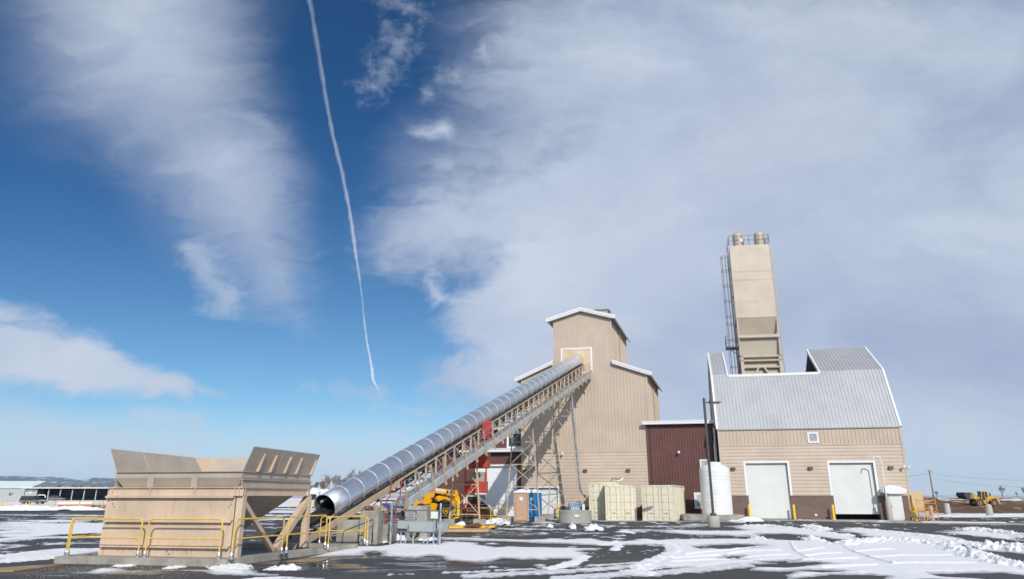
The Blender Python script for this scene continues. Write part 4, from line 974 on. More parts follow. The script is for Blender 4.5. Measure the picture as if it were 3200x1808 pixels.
# motor wiring and cables hanging off the truss
m = MB(); 
for k in range(5):
    a = CF(2 + k * 2.1, -.2, -1.0); b_ = CF(4.3 + k * 2.1, .1, -1.05); mid = (a + b_) / 2 - Vector((0, 0, .18)); m.tube([a, a.lerp(mid, .6), mid, mid.lerp(b_, .4), b_], .02, 5)
m.build('cables', black, K)
# drain pipe down the last leg
tp = f3[1]; hi_ = CF(l_at(1775), .8, -1.6)
dp = thing('drain_pipe', 'galvanised pipe running down the tall lattice leg to the rear container', 'pipe', (hi_.x, hi_.y, 0))
q0 = CF(l_at(1757), 0, -1.5) + Vector((.72, -.2, .0)); q1 = Vector((tp.x + .05, tp.y - .25, 2.3))
MB().tube([q0, q1, q1 + Vector((.12, 0, -.25)), q1 + Vector((.45, .0, -.6))], .09, 12).build('pipe', galv, dp, True)
dpc = MB()
for f_ in (.3, .55, .8): pt = q0.lerp(q1, f_); dpc.lathe(pt, [(.11, -.04), (.11, .04)], 12, (q1 - q0))
dpc.build('pipe_clamps', galv_w, dp)
# ------------------------------------------------------------ footings and piers
def block(x0, x1, y0, y1, h, label, name='concrete_footing', cat='footing', rot=0., taper=0., group='concrete footings of the conveyor', m_=concrete):
    cx, cy = (x0 + x1) / 2, (y0 + y1) / 2; a, b_ = (x1 - x0) / 2, (y1 - y0) / 2
    M_ = MB(); k = 1 - taper; q = [(-a, -b_), (a, -b_), (a, b_), (-a, b_)]; cr, sr = math.cos(rot), math.sin(rot)
    for z, f_ in ((0, 1), (h, k)):
        for x, y in q: M_.v.append(Vector((cx + (x * cr - y * sr) * f_, cy + (x * sr + y * cr) * f_, z)))
    for f_ in ((3, 2, 1, 0), (4, 5, 6, 7), (0, 1, 5, 4), (1, 2, 6, 5), (2, 3, 7, 6), (3, 0, 4, 7)): M_.f.append(list(f_)); M_.mi.append(0)
    o = M_.build(name, m_, None, bevel=.02); tag(o, label, cat, group); return o
for (p_, w_, lb) in ((f1[0], .62, 'squat concrete footing under the left foot of the nearest lattice leg'), (f1[1], .72, 'squat concrete footing under the right foot of the nearest lattice leg'),
                     (f2[0], .7, 'concrete footing left of the tan portable toilet'), (f2[1], .8, 'concrete footing right of the blue portable toilets'), (f3[0], .8, 'concrete footing in front of the small white roll-up door'), (f3[1], .8, 'concrete footing behind the round concrete well ring')):
    block(p_.x - w_ / 2, p_.x + w_ / 2, p_.y - .4, p_.y + .4, .52 if p_.y < 45 else .37, lb)
block(-5.98, -5.25, 28.5, 29.4, 1.27, 'tall concrete pier right of the conveyor mouth with snow heaped at its base', 'concrete_pier', 'pier', -.1, group='concrete piers by the conveyor')
block(-5.2, -4.78, 29.2, 29.9, .72, 'short concrete pier joined to the right of the tall pier', 'concrete_pier', 'pier', -.1, group='concrete piers by the conveyor')
block(-7.3, -6.35, 30.2, 31.0, .85, 'concrete pier in shade under the low end of the conveyor', 'concrete_pier', 'pier', -.1, group='concrete piers by the conveyor')
block(-4.45, -3.58, 30.7, 31.5, 1.42, 'concrete pier behind the grey electrical enclosures', 'concrete_pier', 'pier', -.1, .04, group='concrete piers by the conveyor')
block(-8.2, -7.75, 27.0, 27.6, .7, 'small square concrete post left of the conveyor mouth', 'concrete_pier', 'pier', 0, group='concrete piers by the conveyor')
# crumpled sacking on the tall pier
m = MB()
for k in range(26):
    x = random.uniform(-5.9, -5.2); y = random.uniform(28.7, 29.6); a = random.uniform(0, 3.1); L = random.uniform(.15, .35); d = Vector((math.cos(a), math.sin(a), random.uniform(-.15, .25))) * L / 2
    c = Vector((x, y, 1.30 + random.uniform(0, .16) * (1 - abs(x + 5.55) / .5))); w_ = Vector((-math.sin(a), math.cos(a), random.uniform(-.6, .6))).normalized() * random.uniform(.06, .13)
    i = len(m.v); m.v += [c - d - w_, c + d - w_ * .7, c + d * .8 + w_, c - d * .9 + w_ * 1.1, c + Vector((0, 0, .07))]
    for f_ in ((0, 1, 4), (1, 2, 4), (2, 3, 4), (3, 0, 4)): m.f.append([i + j for j in f_]); m.mi.append(0)
tag(m.build('burlap_sacking', mat('burlap', (.40, .27, .17), .95)), 'crumpled brown sacking lying on top of the tall concrete pier', 'sacking')
# leaning handrail shadow caster: the short black steel rail by the pit steps
t = thing('black_handrail', 'thin black sloping handrail beside the tall concrete pier', 'handrail', (-6.2, 28.2, 0))
MB().tube([(-6.42, 27.4, .05), (-6.38, 27.4, .55), (-5.42, 28.1, .95), (-5.4, 28.1, .1)], .02, 8).build('rail', black, t, True)
t = thing('black_handrail', 'low black railing seen behind the conveyor mouth', 'handrail', (-7.6, 31.5, 0))
MB().tube([(-8.6, 31.6, 0), (-8.6, 31.6, .8), (-6.2, 31.4, .8), (-6.2, 31.4, 0)], .018, 8).tube([(-8.6, 31.6, .42), (-6.2, 31.4, .42)], .015, 8).tube([(-7.4, 31.5, 0), (-7.4, 31.5, .8)], .015, 8).build('rail', black, t, True)

# ============================================================ ELECTRICAL RACK
t = thing('strut_rack', 'galvanised strut rack on thin legs holding grey electrical boxes', 'rack', (-3.7, 27.9, 0))
EF = Frame((-4.74, 28.3), (2.0, -.75), (.35, .94)); EL = 2.14
for s in (0, EL): MB(EF).beam((s, 0, 0), (s, 0, 1.56), .065).build('post', galv, t)
m = MB(EF)
for z in (1.29, .92 - .05, .62, .50): m.box(-.08 if z < 1 else 0, EL + .06, -.03, .03, z - .02, z + .02); m.box(-.08 if z < 1 else 0, EL + .06, .22, .27, z - .02, z + .02) if z < 1 else None
m.build('strut_channel', galv, t)
m = MB(EF)
for s in np.arange(.05, EL, .05): m.cbox((s, -.032, 1.29), (.022, .006, .016)); m.cbox((s, -.032, .50), (.022, .006, .016))
m.build('channel_slots', dark, t)
for s, d in ((.46, .0), (.52, .25), (1.05, -.1), (1.5, -.1), (1.64, -.05), (1.78, .2), (1.86, 0), (1.98, .2)): MB(EF).beam((s, d, 0), (s, d, .5), .045).build('leg', galv, t)
m = MB(EF)
for k in range(5): m.tube([(.75 + .05 * k, .1, .5), (.8 + .03 * k, .12, .32 - .02 * k), (.98, .1, .24 - .015 * k), (1.15 - .03 * k, .12, .34), (1.22 - .03 * k, .1, .5)], .012, 6)
m.build('hanging_cables', black, t, True)
def encl(s0, s1, d0, d1_, z0, z1, label, name='electrical_enclosure'):
    e = thing(name, label, 'electrical box', EF((s0 + s1) / 2, (d0 + d1_) / 2, z0), 0, 'grey electrical boxes on the rack')
    MB(EF).box(s0, s1, d0, d1_, z0, z1).build('box', cabgrey, e, bevel=.006)
    MB(EF).box(s0 - .012, s1 + .012, d0 - .012, d1_ + .0, z1, z1 + .012).build('drip_lip', cabgrey, e); return e
encl(.98, 1.98, -.35, -.05, .53, .90, 'largest grey electrical enclosure at the front of the strut rack')
encl(.3, 1.0, -.04, .2, .62, .9, 'low grey enclosure on the left half of the rack, behind the largest one')
encl(2.0, 2.22, .0, .5, .55, .88, 'grey enclosure sticking out at the right end of the rack')
e = encl(.58, 1.02, -.0, .2, .93, 1.27, 'grey control panel with rows of red and blue buttons on the rack', 'control_panel')
for r_ in range(5):
    for c in range(7):
        if c == 1 and r_ != 3: continue
        bm = MB(EF); bm.cbox((.62 + c * .057, -.014, 1.21 - r_ * .062), (.022, .018, .022)); bm.build('push_button', red_hot if (r_ % 2 == 0 or c in (0,)) else mat('button_blue', (.05, .10, .25), .4), e)
MB(EF).box(.6, .64, -.02, 0, 1.0, 1.05).build('selector', black, e)
MB(EF).box(1.05, 1.12, .02, .15, 1.0, 1.1).build('conduit_box', cabgrey, e)
e = thing('small_control_box', 'small white electrical box at the upper right of the strut rack', 'electrical box', EF(1.87, 0, 1))
MB(EF).box(1.76, 2.05, -.1, .0, .99, 1.25).build('box', white_door, e, bevel=.008); MB(EF).beam((1.9, -.03, .9), (1.9, -.03, .99), .05).build('conduit', galv, e); MB(EF).box(1.8, 2.01, -.105, -.1, 1.03, 1.21).build('cover', white, e)
# ============================================================ SHIPPING CONTAINERS
def container(p, ang, L, Wd, Hh, label, tag_marks=0):
    "p front left bottom corner; front door face runs along ang"
    u = Vector((math.cos(ang), math.sin(ang), 0)); w_ = Vector((-math.sin(ang), math.cos(ang), 0)); F = Frame(p, u, w_)
    t = thing('shipping_container', label, 'container', F(Wd / 2, L / 2, 0), 0, 'cream shipping containers by the tall building')
    m = MB(F); c = .1
    for s in (0, Wd - c):
        for d in (0, L - c): m.box(s, s + c, d, d + c, 0, Hh)
    for zz in ((0, .14), (Hh - .11, Hh)):
        m.box(c, Wd - c, .0, .09, *zz); m.box(c, Wd - c, L - .09, L, *zz); m.box(0, .07, c, L - c, *zz); m.box(Wd - .07, Wd, c, L - c, *zz)
    m.build('corner_frame', cream, t)
    m = MB(F)
    for s in (-.01, Wd - .17):
        for zz in (-.0, Hh - .11): m.box(s, s + .18, -.012, .16, zz, zz + .118)
    m.build('corner_casting', cream, t)
    m = MB(F)
    for s in (.05, Wd - .11):
        for zz in (.04, Hh - .08): m.box(s, s + .06, -.016, -.0125, zz, zz + .05)
    m.build('casting_holes', dark, t)
    m = MB(F); P_ = .28; n_ = int((L - .2) / P_)
    for s0, sg in ((.02, 1), (Wd - .02, -1)):
        pts = []
        for k in range(n_):
            d = .1 + k * P_; pts += [(s0, d), (s0, d + .07), (s0 + sg * .036, d + .14), (s0 + sg * .036, d + .21)]
        pts.append((s0, .1 + n_ * P_))
        for a, b_ in zip(pts[:-1], pts[1:]): m.poly([(a[0], a[1], .13), (b_[0], b_[1], .13), (b_[0], b_[1], Hh - .1), (a[0], a[1], Hh - .1)])
    m.box(.03, Wd - .03, .05, L - .05, Hh - .04, Hh - .02); m.box(.05, Wd - .05, L - .05, L - .03, .1, Hh - .1); m.build('corrugated_sides', cream, t)
    hw = (Wd - .2) / 2
    for k in range(2):
        s0 = .1 + k * hw; m = MB(F); m.box(s0 + .006, s0 + hw - .006, .03, .07, .14, Hh - .11)
        for i in range(4):
            zz = .2 + i * (Hh - .42) / 4; m.box(s0 + .06, s0 + hw - .06, .0, .031, zz + .05, zz + (Hh - .42) / 4 - .05)
        d_ = m.build('door', cream, t, bevel=.004)
        for j in (.28, .72):
            x = s0 + hw * j; m = MB(F); m.tube([(x, -.03, .1), (x, -.03, Hh - .07)], .026, 8); m.build('lock_rod', cream, d_, True)
            m = MB(F)
            for zz in (.16, .75, 1.5, Hh - .2): m.box(x - .05, x + .05, -.045, .02, zz, zz + .06)
            m.build('rod_brackets', cream, d_)
            sg = 1 if j < .5 else -1; m = MB(F); m.box(min(x, x + sg * .3), max(x, x + sg * .3), -.07, -.05, .55, .60); m.build('door_handle', cream, d_)
    if tag_marks:
        m = MB(F); m.box(.25, .38, .0, .02 - .004, Hh - .33, Hh - .27); m.box(1.45, 1.62, .0, .016, Hh - .62, Hh - .57); m.box(1.8, 1.95, 0, .016, Hh - .62, Hh - .57); m.build('faded_stencil', bronze, t)
    return t
container((6.15, 57.1), math.radians(-13), 6.06, 2.44, 2.85, 'cream container at the back left with rust-red doors shaded on the right, nearest the drain pipe' if False else 'tallest cream container, partly hidden behind another, nearest the drain pipe', 1)
container((7.22, 55.3), math.radians(-4), 6.06, 2.36, 2.60, 'middle cream container, a narrow dark gap on its right')
container((9.98, 54.9), math.radians(-21), 6.06, 2.5, 2.60, 'rightmost cream container with its ribbed long side showing')
t = thing('pipe_bundle', 'crumpled foil-wrapped pipe end and black hose lying on a container roof', 'pipe', (8.6, 59, 2.8))
MB().tube([(8.05, 57.6, 2.93), (8.1, 57.6, 3.15), (8.5, 57.8, 3.13), (8.95, 58, 3.12)], .03, 8).build('hose', black, t, True)
MB().tube([(8.5, 57.7, 2.97), (8.9, 57.8, 3.02), (9.1, 57.8, 3.2)], .12, 10, .08).build('foil_wrap', galv_w, t, True)
# ============================================================ PORTABLE TOILETS
def toilet(p, ang, body, door_m, label):
    F = Frame(p, (math.cos(ang), math.sin(ang)), (-math.sin(ang), math.cos(ang)))
    t = thing('portable_toilet', label, 'portable toilet', F(.55, .55, 0), 0, 'portable toilets beside the lattice leg')
    m = MB(F); m.box(.04, 1.06, .04, 1.14, .06, 2.02)
    for s, d in ((.02, 0), (1.0, 0), (.02, 1.1), (1.0, 1.1)): m.box(s, s + .08, d, d + .08, .05, 2.04)
    for k in range(3):
        for s in (.022, 1.06): m.box(s, s + .02, .25 + k * .3, .37 + k * .3, .3, 1.5)
    for s in (.015, 1.065): m.box(s, s + .02, .2, 1.0, 1.65, 1.9)
    m.build('body', body, t, bevel=.012)
    m = MB(F); m.prism([(-.02, -.04, 2.02), (1.12, -.04, 2.02), (1.12, -.04, 2.06), (.8, -.04, 2.24), (.55, -.04, 2.29), (.3, -.04, 2.24), (-.02, -.04, 2.06)], (0, 1.26, 0)); m.build('roof', white_plastic, t, bevel=.02)
    m = MB(F); m.box(.13, .93, -.02, .04, .12, 1.98); dr = m.build('door', door_m, t, bevel=.012)
    m = MB(F)
    for pts in ([(.3, .2), (.76, .2), (.76, .45), (.62, .75), (.62, 1.2), (.76, 1.45), (.76, 1.85), (.3, 1.85), (.3, 1.45), (.44, 1.2), (.44, .75), (.3, .45), (.3, .2)],):
        for a, b_ in zip(pts[:-1], pts[1:]): m.beam((a[0], -.022, a[1]), (b_[0], -.022, b_[1]), .03, .02)
    m.box(-.0, .1, -.03, .02, .05, 2.05); m.box(.97, 1.08, -.03, .02, .05, 2.05); m.build('door_ribs', door_m, dr)
    MB(F).box(.42, .66, -.045, -.03, 1.5, 1.72).build('notice', white, dr)
    MB(F).box(.8, .87, -.05, -.02, .98, 1.12).build('latch', cabgrey, dr)
    m = MB(F); 
    for zz in (.35, 1.0, 1.65): m.box(.1, .14, -.05, -.02, zz, zz + .1)
    m.build('hinges', cabgrey, dr)
    MB(F).box(.0, 1.1, 0, 1.2, .0, .06).build('skid', black, t); return t
toilet((.13, 51.9), -.03, pott, pott, 'tan portable toilet with a white notice on its door')
toilet((.92, 52.9), .3, blue, blue, 'blue portable toilet directly behind the tan one')
toilet((1.22, 54.3), .25, blue, blue, 'blue portable toilet farthest back, beside the right lattice foot')
# ============================================================ WELL RING
t = thing('concrete_well_ring', 'wide round concrete well ring with a white sticker and a blue crate on it', 'well ring', (4.45, 50.6, 0))
m = MB(); m.lathe((4.45, 50.6, 0), [(1.15, 0), (1.15, .78), (1.13, .8)], 48); m.build('ring', conc_lt, t, True)
m = MB(); m.lathe((4.45, 50.6, 0), [(1.165, .74), (1.17, .82), (1.1, .85), (0.0, .85)], 48); m.build('lid', conc_lt, t, True)
MB().box(4.3, 4.6, 49.40, 49.46, .42, .56).build('sticker', white, t)
t = thing('blue_crate', 'pale blue plastic crate full of white bottles on the concrete well ring', 'crate', (4.4, 50.5, .85))
m = MB(); x0, x1, y0, y1, z0, z1 = 4.0, 4.85, 50.2, 50.9, .852, 1.33
m.box(x0, x1, y0, y1, z0, z0 + .03)
for k in range(8): m.box(x0 + k * .115, x0 + k * .115 + .045, y0, y0 + .02, z0, z1)
for zz in (z0, z0 + .24, z1 - .05): m.box(x0, x1, y0 - .01, y0 + .01, zz, zz + .05)
m.box(x0, x0 + .02, y0, y1, z0, z1); m.box(x1 - .02, x1, y0, y1, z0, z1); m.box(x0, x1, y1 - .02, y1, z0, z1); m.build('basket', blue_lt, t)
MB().box(x0 + .12, x1 - .1, y0 + .05, y1 - .05, z0 + .031, z0 + .24).build('contents', white_plastic, t, bevel=.02)
t = thing('white_utility_box', 'small white box beside the blue crate on the well ring', 'box', (5.0, 50.6, .85)); MB().box(4.93, 5.12, 50.3, 50.7, .852, 1.25).build('body', white_door, t, bevel=.01); MB().tube([(4.95, 50.5, 1.25), (4.8, 50.6, 1.42), (4.55, 50.6, 1.4)], .02, 6).build('cable', black, t)
# ============================================================ LAMP POST
t = thing('lamp_post', 'tall dark square lamp post on a round concrete base before the white tank', 'street lamp', (12.35, 44.1, 0))
bx_, by_ = 12.35, 44.1
MB().lathe((bx_, by_, 0), [(.36, 0), (.36, .62), (.34, .65), (.0, .65)], 28).build('concrete_base', conc_lt, t, True)
MB().box(bx_ - .16, bx_ + .16, by_ - .16, by_ + .16, .65, .80).build('base_cover', bronze, t, bevel=.02)
MB().box(bx_ - .065, bx_ + .065, by_ - .065, by_ + .065, .8, 7.75).build('pole', bronze, t)
MB().box(bx_ - .08, bx_ + .08, by_ - .08, by_ + .08, 7.75, 7.79).lathe((bx_, by_, 7.79), [(.03, 0), (.04, .07), (.0, .1)], 10).build('pole_cap', bronze, t)
MB().beam((bx_, by_, 7.55), (bx_ + .45, by_, 7.58), .07).lathe((bx_ + .38, by_, 7.6), [(.05, 0), (.05, .12)], 10).build('arm', bronze, t)
m = MB(); m.prism([(bx_ + .3, by_ - .17, 7.48), (bx_ + 1.0, by_ - .12, 7.52), (bx_ + 1.12, by_ - .08, 7.56), (bx_ + 1.0, by_ - .12, 7.60), (bx_ + .35, by_ - .17, 7.60)], (0, .3, 0)); m.build('lamp_head', bronze, t, bevel=.02)
MB().box(bx_ + .45, bx_ + .95, by_ - .1, by_ + .08, 7.472, 7.49).build('lens', mat('pole_lens', (.4, .4, .33), .3), t)
# ============================================================ TANK ON PAD
block(13.2, 17.75, 54.6, 58.6, .42, 'low concrete pad under the white tank, snow lying against its right end', 'concrete_pad', 'pad', -.03, 0, group=None) if False else None
m = MB(BF); 
pd = MB().prism([(13.15, 55.1, 0), (17.7, 54.7, 0), (17.7, 54.7, .42), (13.15, 55.1, .42)], (.3, 4.2, 0)).build('concrete_pad', concrete, None, bevel=.02); tag(pd, 'low concrete pad carrying the white tank beside the left roll-up door', 'pad')
t = thing('water_tank', 'big white upright plastic tank with domed top standing on the concrete pad', 'tank', (16.15, 56.4, .42))
m = MB(); R_ = 1.16; pr = [(R_, 0), (R_, .05)]
z = .05
while z < 3.25: pr += [(R_ + .012, z + .04), (R_ + .012, z + .2), (R_, z + .24)]; z += .28
pr += [(R_, 3.4), (R_ - .03, 3.5), (R_ - .2, 3.62), (R_ - .55, 3.78), (.42, 3.86)]
m.lathe((16.15, 56.4, .42), pr, 56); m.build('tank_body', white_plastic, t, True)
m = MB(); m.lathe((16.15, 56.4, .42), [(.58, 3.7), (.58, 3.93), (.54, 3.96), (.2, 4.0), (0, 4.0)], 28); m.build('lid', white_plastic, t, True)
m = MB(); m.cbox((15.5, 55.4, .6), (.12, .1, .12)); m.tube([(15.5, 55.4, .6), (15.5, 55.2, .6), (15.5, 55.2, .45)], .04, 8); m.build('outlet_valve', cabgrey, t)

# ============================================================ TELEHANDLER
def T_frame(p, ang): return Frame(p, (math.cos(ang), math.sin(ang)), (-math.sin(ang), math.cos(ang)))
XF = T_frame((-7.0, 59.6), math.radians(38))   # s: towards the front (right), d: away
t = thing('telehandler', 'yellow telescopic handler with black-lettered boom parked under the conveyor', 'telehandler', XF(0, 0, 0))
m = MB(XF); m.prism([(-1.9, -.6, .55), (-1.9, -.6, 1.55), (-1.7, -.6, 1.9), (-.95, -.6, 2.0), (-.5, -.6, 1.3), (1.9, -.6, 1.1), (2.2, -.6, .75), (2.0, -.6, .5)], (0, 1.3, 0)); m.build('chassis', jyellow, t, bevel=.04)
m = MB(XF); m.prism([(-1.95, -1.05, .75), (-1.95, -1.05, 1.5), (-1.7, -1.05, 1.85), (-1.05, -1.05, 1.9), (-.95, -1.05, .75)], (0, .5, 0)); m.build('rear_panel', jyellow, t, bevel=.04)
m = MB(XF); m.prism([(-.75, -.75, 1.9), (-1.15, -.75, 2.1), (-.95, -.75, 2.3), (-.3, -.75, 2.45), (.0, -.75, 2.1), (.2, -.75, 1.9), (-.2, -.75, 1.2), (-.9, -.75, 1.1)], (0, .28, 0)); m.build('boom_tower', jyellow, t, bevel=.03)
m = MB(XF); m.prism([(-.25, -.75, 2.1), (-.22, -.75, 2.5), (2.45, -.75, 2.24), (2.5, -.75, 1.9), (2.2, -.75, 1.75)], (0, .5, 0)); bm_ = m.build('boom', jyellow, t, bevel=.02)
m = MB(XF); m.prism([(2.3, -.68, 2.15), (2.5, -.68, 2.1), (2.75, -.68, 1.35), (2.5, -.68, 1.1), (2.2, -.68, 1.6)], (0, .36, 0)); m.build('boom_head', jyellow, t, bevel=.02)
MB(XF).box(1.35, 2.12, -.765, -.752, 1.98, 2.24).build('lettering_plate', black, bm_)
sd_ = Vector(XF(1, 0, 0)) - Vector(XF(0, 0, 0)); c = XF(1.73, -.775, 2.11)
text('JCB', .34, c, sd_ + Vector((0, 0, -.1)), bm_, white, 'lettering', (.0, 0, 1), .006, .004)
MB(XF).prism([(.25, -.765, 2.2), (1.2, -.765, 2.1), (1.2, -.765, 2.3), (.25, -.765, 2.4)], (0, .012, 0)).build('name_plate', white_door, bm_)
MB(XF).beam((.1, -.5, 2.1), (1.7, -.4, 1.6), .14).beam((-.2, -.8, 1.6), (1.3, -.7, 1.95), .1).build('hydraulic_ram', bronze, t)
m = MB(XF); m.prism([(-.3, -.2, 1.15), (-.3, -.2, 2.15), (.1, -.2, 2.2), (.9, -.2, 2.15), (1.3, -.2, 1.6), (1.3, -.2, 1.1)], (0, .9, 0)); m.build('cab', glass, t, bevel=.03)
m = MB(XF); m.prism([(.1, -1.05, 1.62), (.45, -1.05, 1.82), (1.2, -1.05, 1.72), (2.1, -1.05, 1.28), (2.2, -1.05, 1.05), (1.8, -1.05, .95), (1.55, -1.05, 1.35), (.9, -1.05, 1.55), (.4, -1.05, 1.35)], (0, .5, 0)); hd_ = m.build('bonnet', jyellow, t, bevel=.03)
m = MB(XF); m.prism([(1.35, -1.065, 1.05), (2.05, -1.065, .92), (2.15, -1.065, 1.22), (1.55, -1.065, 1.4)], (0, .03, 0)); m.build('badge_plate', jyellow, hd_)
MB(XF).box(1.5, 2.0, -1.08, -1.066, 1.04, 1.24).build('lettering_plate', black, hd_); text('JCB', .22, XF(1.75, -1.09, 1.14), sd_, hd_, white, 'lettering', (0, 0, 1), .005, .003)
for s in (-1.3, 1.05):
    for d in (-.95, .95):
        wheel(t, XF(s, d, .62), XF.w, .62, .42, black, jyellow, .42)
for s in (1.05,):
    m = MB(XF); m.prism([(s + .72 * math.cos(a), -1.2, .62 + .72 * math.sin(a)) for a in np.linspace(.15, 2.95, 12)] + [(s + .66 * math.cos(a), -1.2, .62 + .66 * math.sin(a)) for a in np.linspace(2.95, .15, 12)], (0, .45, 0)); m.build('mudguard', black, t)
m = MB(XF)
for d in (-.45, .35): m.box(2.72, 2.8, d, d + .1, .1, 1.3); m.box(2.8, 3.7, d, d + .12, .08, .13)
m.box(2.6, 2.75, -.7, .7, 1.0, 1.15); m.box(2.6, 2.75, -.7, .7, .3, .4); m.build('fork_carriage', bronze, t)
MB(XF).box(-1.99, -1.955, -.9, -.2, 1.0, 1.35).box(-1.6, -1.1, -1.07, -1.052, 1.5, 1.75).build('grille', bronze, t)
# yellow man basket / guard frame right of the telehandler
t = thing('yellow_work_platform', 'bright yellow guarded work platform and mast beside the small red loader', 'work platform', (-3.7, 61.5, 0))
m = MB(); x0, x1, y0, y1, z0, z1 = -5.75, -4.55, 60.6, 61.7, .85, 1.75
for x in (x0, -5.3, -4.9, x1):
    m.beam((x, y0, z0), (x, y0, z1), .06); m.beam((x, y1, z0), (x, y1, z1), .06)
for z in (z0, 1.3, z1): m.beam((x0, y0, z), (x1, y0, z), .06); m.beam((x0, y1, z), (x1, y1, z), .06); m.beam((x0, y0, z), (x0, y1, z), .06); m.beam((x1, y0, z), (x1, y1, z), .06)
for a, b_ in ((x0, -5.3), (-5.3, -4.9), (-4.9, x1)): m.beam((a, y0, z0), (b_, y0, z1), .035)
m.build('cage', byellow, t); MB().box(x0, x1, y0, y1, z0 - .06, z0 - .03).build('floor', bronze, t)
m = MB(); m.box(-4.62, -4.4, 60.2, 60.4, .05, 1.5); m.box(-4.9, -4.3, 60.1, 60.9, .0, .08); m.build('mast', byellow, t, bevel=.01)
m = MB(); 
for x in (-5.7, -5.2): m.beam((x, y0 + .1, 0), (x + .6, y0 + .1, z0), .07); m.beam((x + .6, y0 + .1, 0), (x, y0 + .1, z0), .07)
m.build('scissor_legs', byellow, t)
# ============================================================ SKID STEER
YF0 = T_frame((-4.1, 60.6), math.radians(-30))
def YF(a, b_, c): return YF0(a * .9, b_ * .9, c * .88)
YF.u = YF0.u; YF.w = YF0.w
t = thing('skid_steer_loader', 'small red and white skid-steer loader seen from behind before the tall white door', 'loader', YF(.8, 0, 0))
m = MB(YF); m.box(0.05, 1.55, 0, .45, .45, 1.32); m.build('tailgate', red_hot, t, bevel=.05)
m = MB(YF); m.box(.4, 1.2, -.012, .0, 1.0, 1.16); m.build('tail_grille', dark, t)
for s in (.2, 1.28): MB(YF).box(s, s + .12, -.02, -.011, .98, 1.18).build('tail_light', white, t)
text('Bobcat', .27, YF(.85, -.014, .72), YF.u, t, white, 'lettering', (0, 0, 1), .006, .003)
m = MB(YF); m.box(.0, 1.6, -.05, .2, .28, .44); m.build('bumper', bronze, t, bevel=.02)
m = MB(YF); m.prism([(.15, .35, 1.3), (.2, .35, 2.05), (1.4, .35, 2.05), (1.45, .35, 1.3)], (0, 1.2, 0)); m.build('cab', glass, t, bevel=.03)
m = MB(YF)
for s in (.1, 1.42): m.prism([(s, .3, 1.28), (s, .3, 2.0), (s, .42, 2.1), (s, 1.6, 2.1), (s, 1.6, 2.02), (s, .5, 2.02), (s, .42, 1.28)], (.1, 0, 0))
m.box(.1, 1.52, .3, .4, 2.0, 2.1); m.build('cab_frame', white, t); MB(YF).box(.2, 1.42, .35, 1.7, 2.1, 2.18).build('roof', bronze, t, bevel=.02)
for s in (-.12, 1.6): m = MB(YF); m.prism([(s, .1, 1.75), (s, .3, 1.95), (s, .6, 1.85), (s, 2.4, .9), (s, 2.6, .45), (s, 2.4, .45), (s, 2.2, .8), (s, .5, 1.6), (s, .1, 1.3)], (.13, 0, 0)); m.build('lift_arm', white, t, bevel=.02)
for s in (-.14, 1.74):
    for d in (.55, 1.45): wheel(t, YF(s, d, .42), YF.u, .37, .25, black, red_hot, .5)
m = MB(YF); m.box(.05, 1.55, .45, 2.1, .35, 1.25); m.build('body', bronze, t, bevel=.03)
m = MB(YF); m.prism([(-.1, 2.4, .1), (-.1, 3.1, .05), (-.1, 3.1, .1), (-.1, 2.6, .2), (-.1, 2.45, .7), (-.1, 2.38, .7)], (1.85, 0, 0)); m.build('bucket', bronze, t)
# ============================================================ BLUE PICKUP (behind the conveyor)
def vehicle(name, label, cat, p, ang, L, Wd, paint, kind):
    F = T_frame(p, ang); t = thing(name, label, cat, F(L / 2, Wd / 2, 0))
    if kind == 'pickup': pf = [(0, .45), (0, 1.0), (.05, 1.05), (L * .38, 1.05), (L * .40, 1.08), (L * .74, 1.1), (L * .97, .98), (L, .8), (L, .45)]; cab = [(L * .38, 1.05), (L * .42, 1.78), (L * .62, 1.8), (L * .74, 1.1)]
    else: pf = [(0, .45), (0, 1.0), (.1, 1.1), (L * .72, 1.1), (L * .97, .95), (L, .7), (L, .45)]; cab = [(.1, 1.1), (.3, 1.68), (L * .55, 1.72), (L * .72, 1.1)]
    m = MB(F); m.prism([(s, 0, z) for s, z in pf], (0, Wd, 0)); m.build('body', paint, t, bevel=.05)
    m = MB(F); m.prism([(s, .1, z) for s, z in cab], (0, Wd - .2, 0)); cb = m.build('cab', glass, t, bevel=.05)
    a, b_, c, d = cab; m = MB(F); m.prism([(b_[0] - .02, .11, b_[1] - .03), (c[0] + .02, .11, c[1] - .03), (c[0], .11, c[1] + .03), (b_[0], .11, b_[1] + .03)], (0, Wd - .22, 0))
    for (s0, z0), (s1, z1) in ((a, b_), (c, d)): m.beam((s0, .1, z0), (s1, .1, z1), .07); m.beam((s0, Wd - .1, z0), (s1, Wd - .1, z1), .07)
    m.beam(((b_[0] + c[0]) / 2, .1, 1.1), ((b_[0] + c[0]) / 2, .1, b_[1]), .06); m.build('roof', paint, t)
    for s in (L * .2, L * .8):
        for dd_ in (.12, Wd - .12): wheel(t, F(s, dd_, .38), F.w, .38, .24, black, cabgrey, .6)
    MB(F).box(L - .01, L + .03, .15, .4, .7, .85).build('headlight', white, t); MB(F).box(L - .01, L + .03, Wd - .4, Wd - .15, .7, .85).build('headlight', white, t)
    return t
vehicle('pickup_truck', 'blue pickup truck parked beyond the conveyor legs', 'pickup truck', (-13.9, 75.5), math.radians(6), 5.6, 1.95, truck_blue, 'pickup')
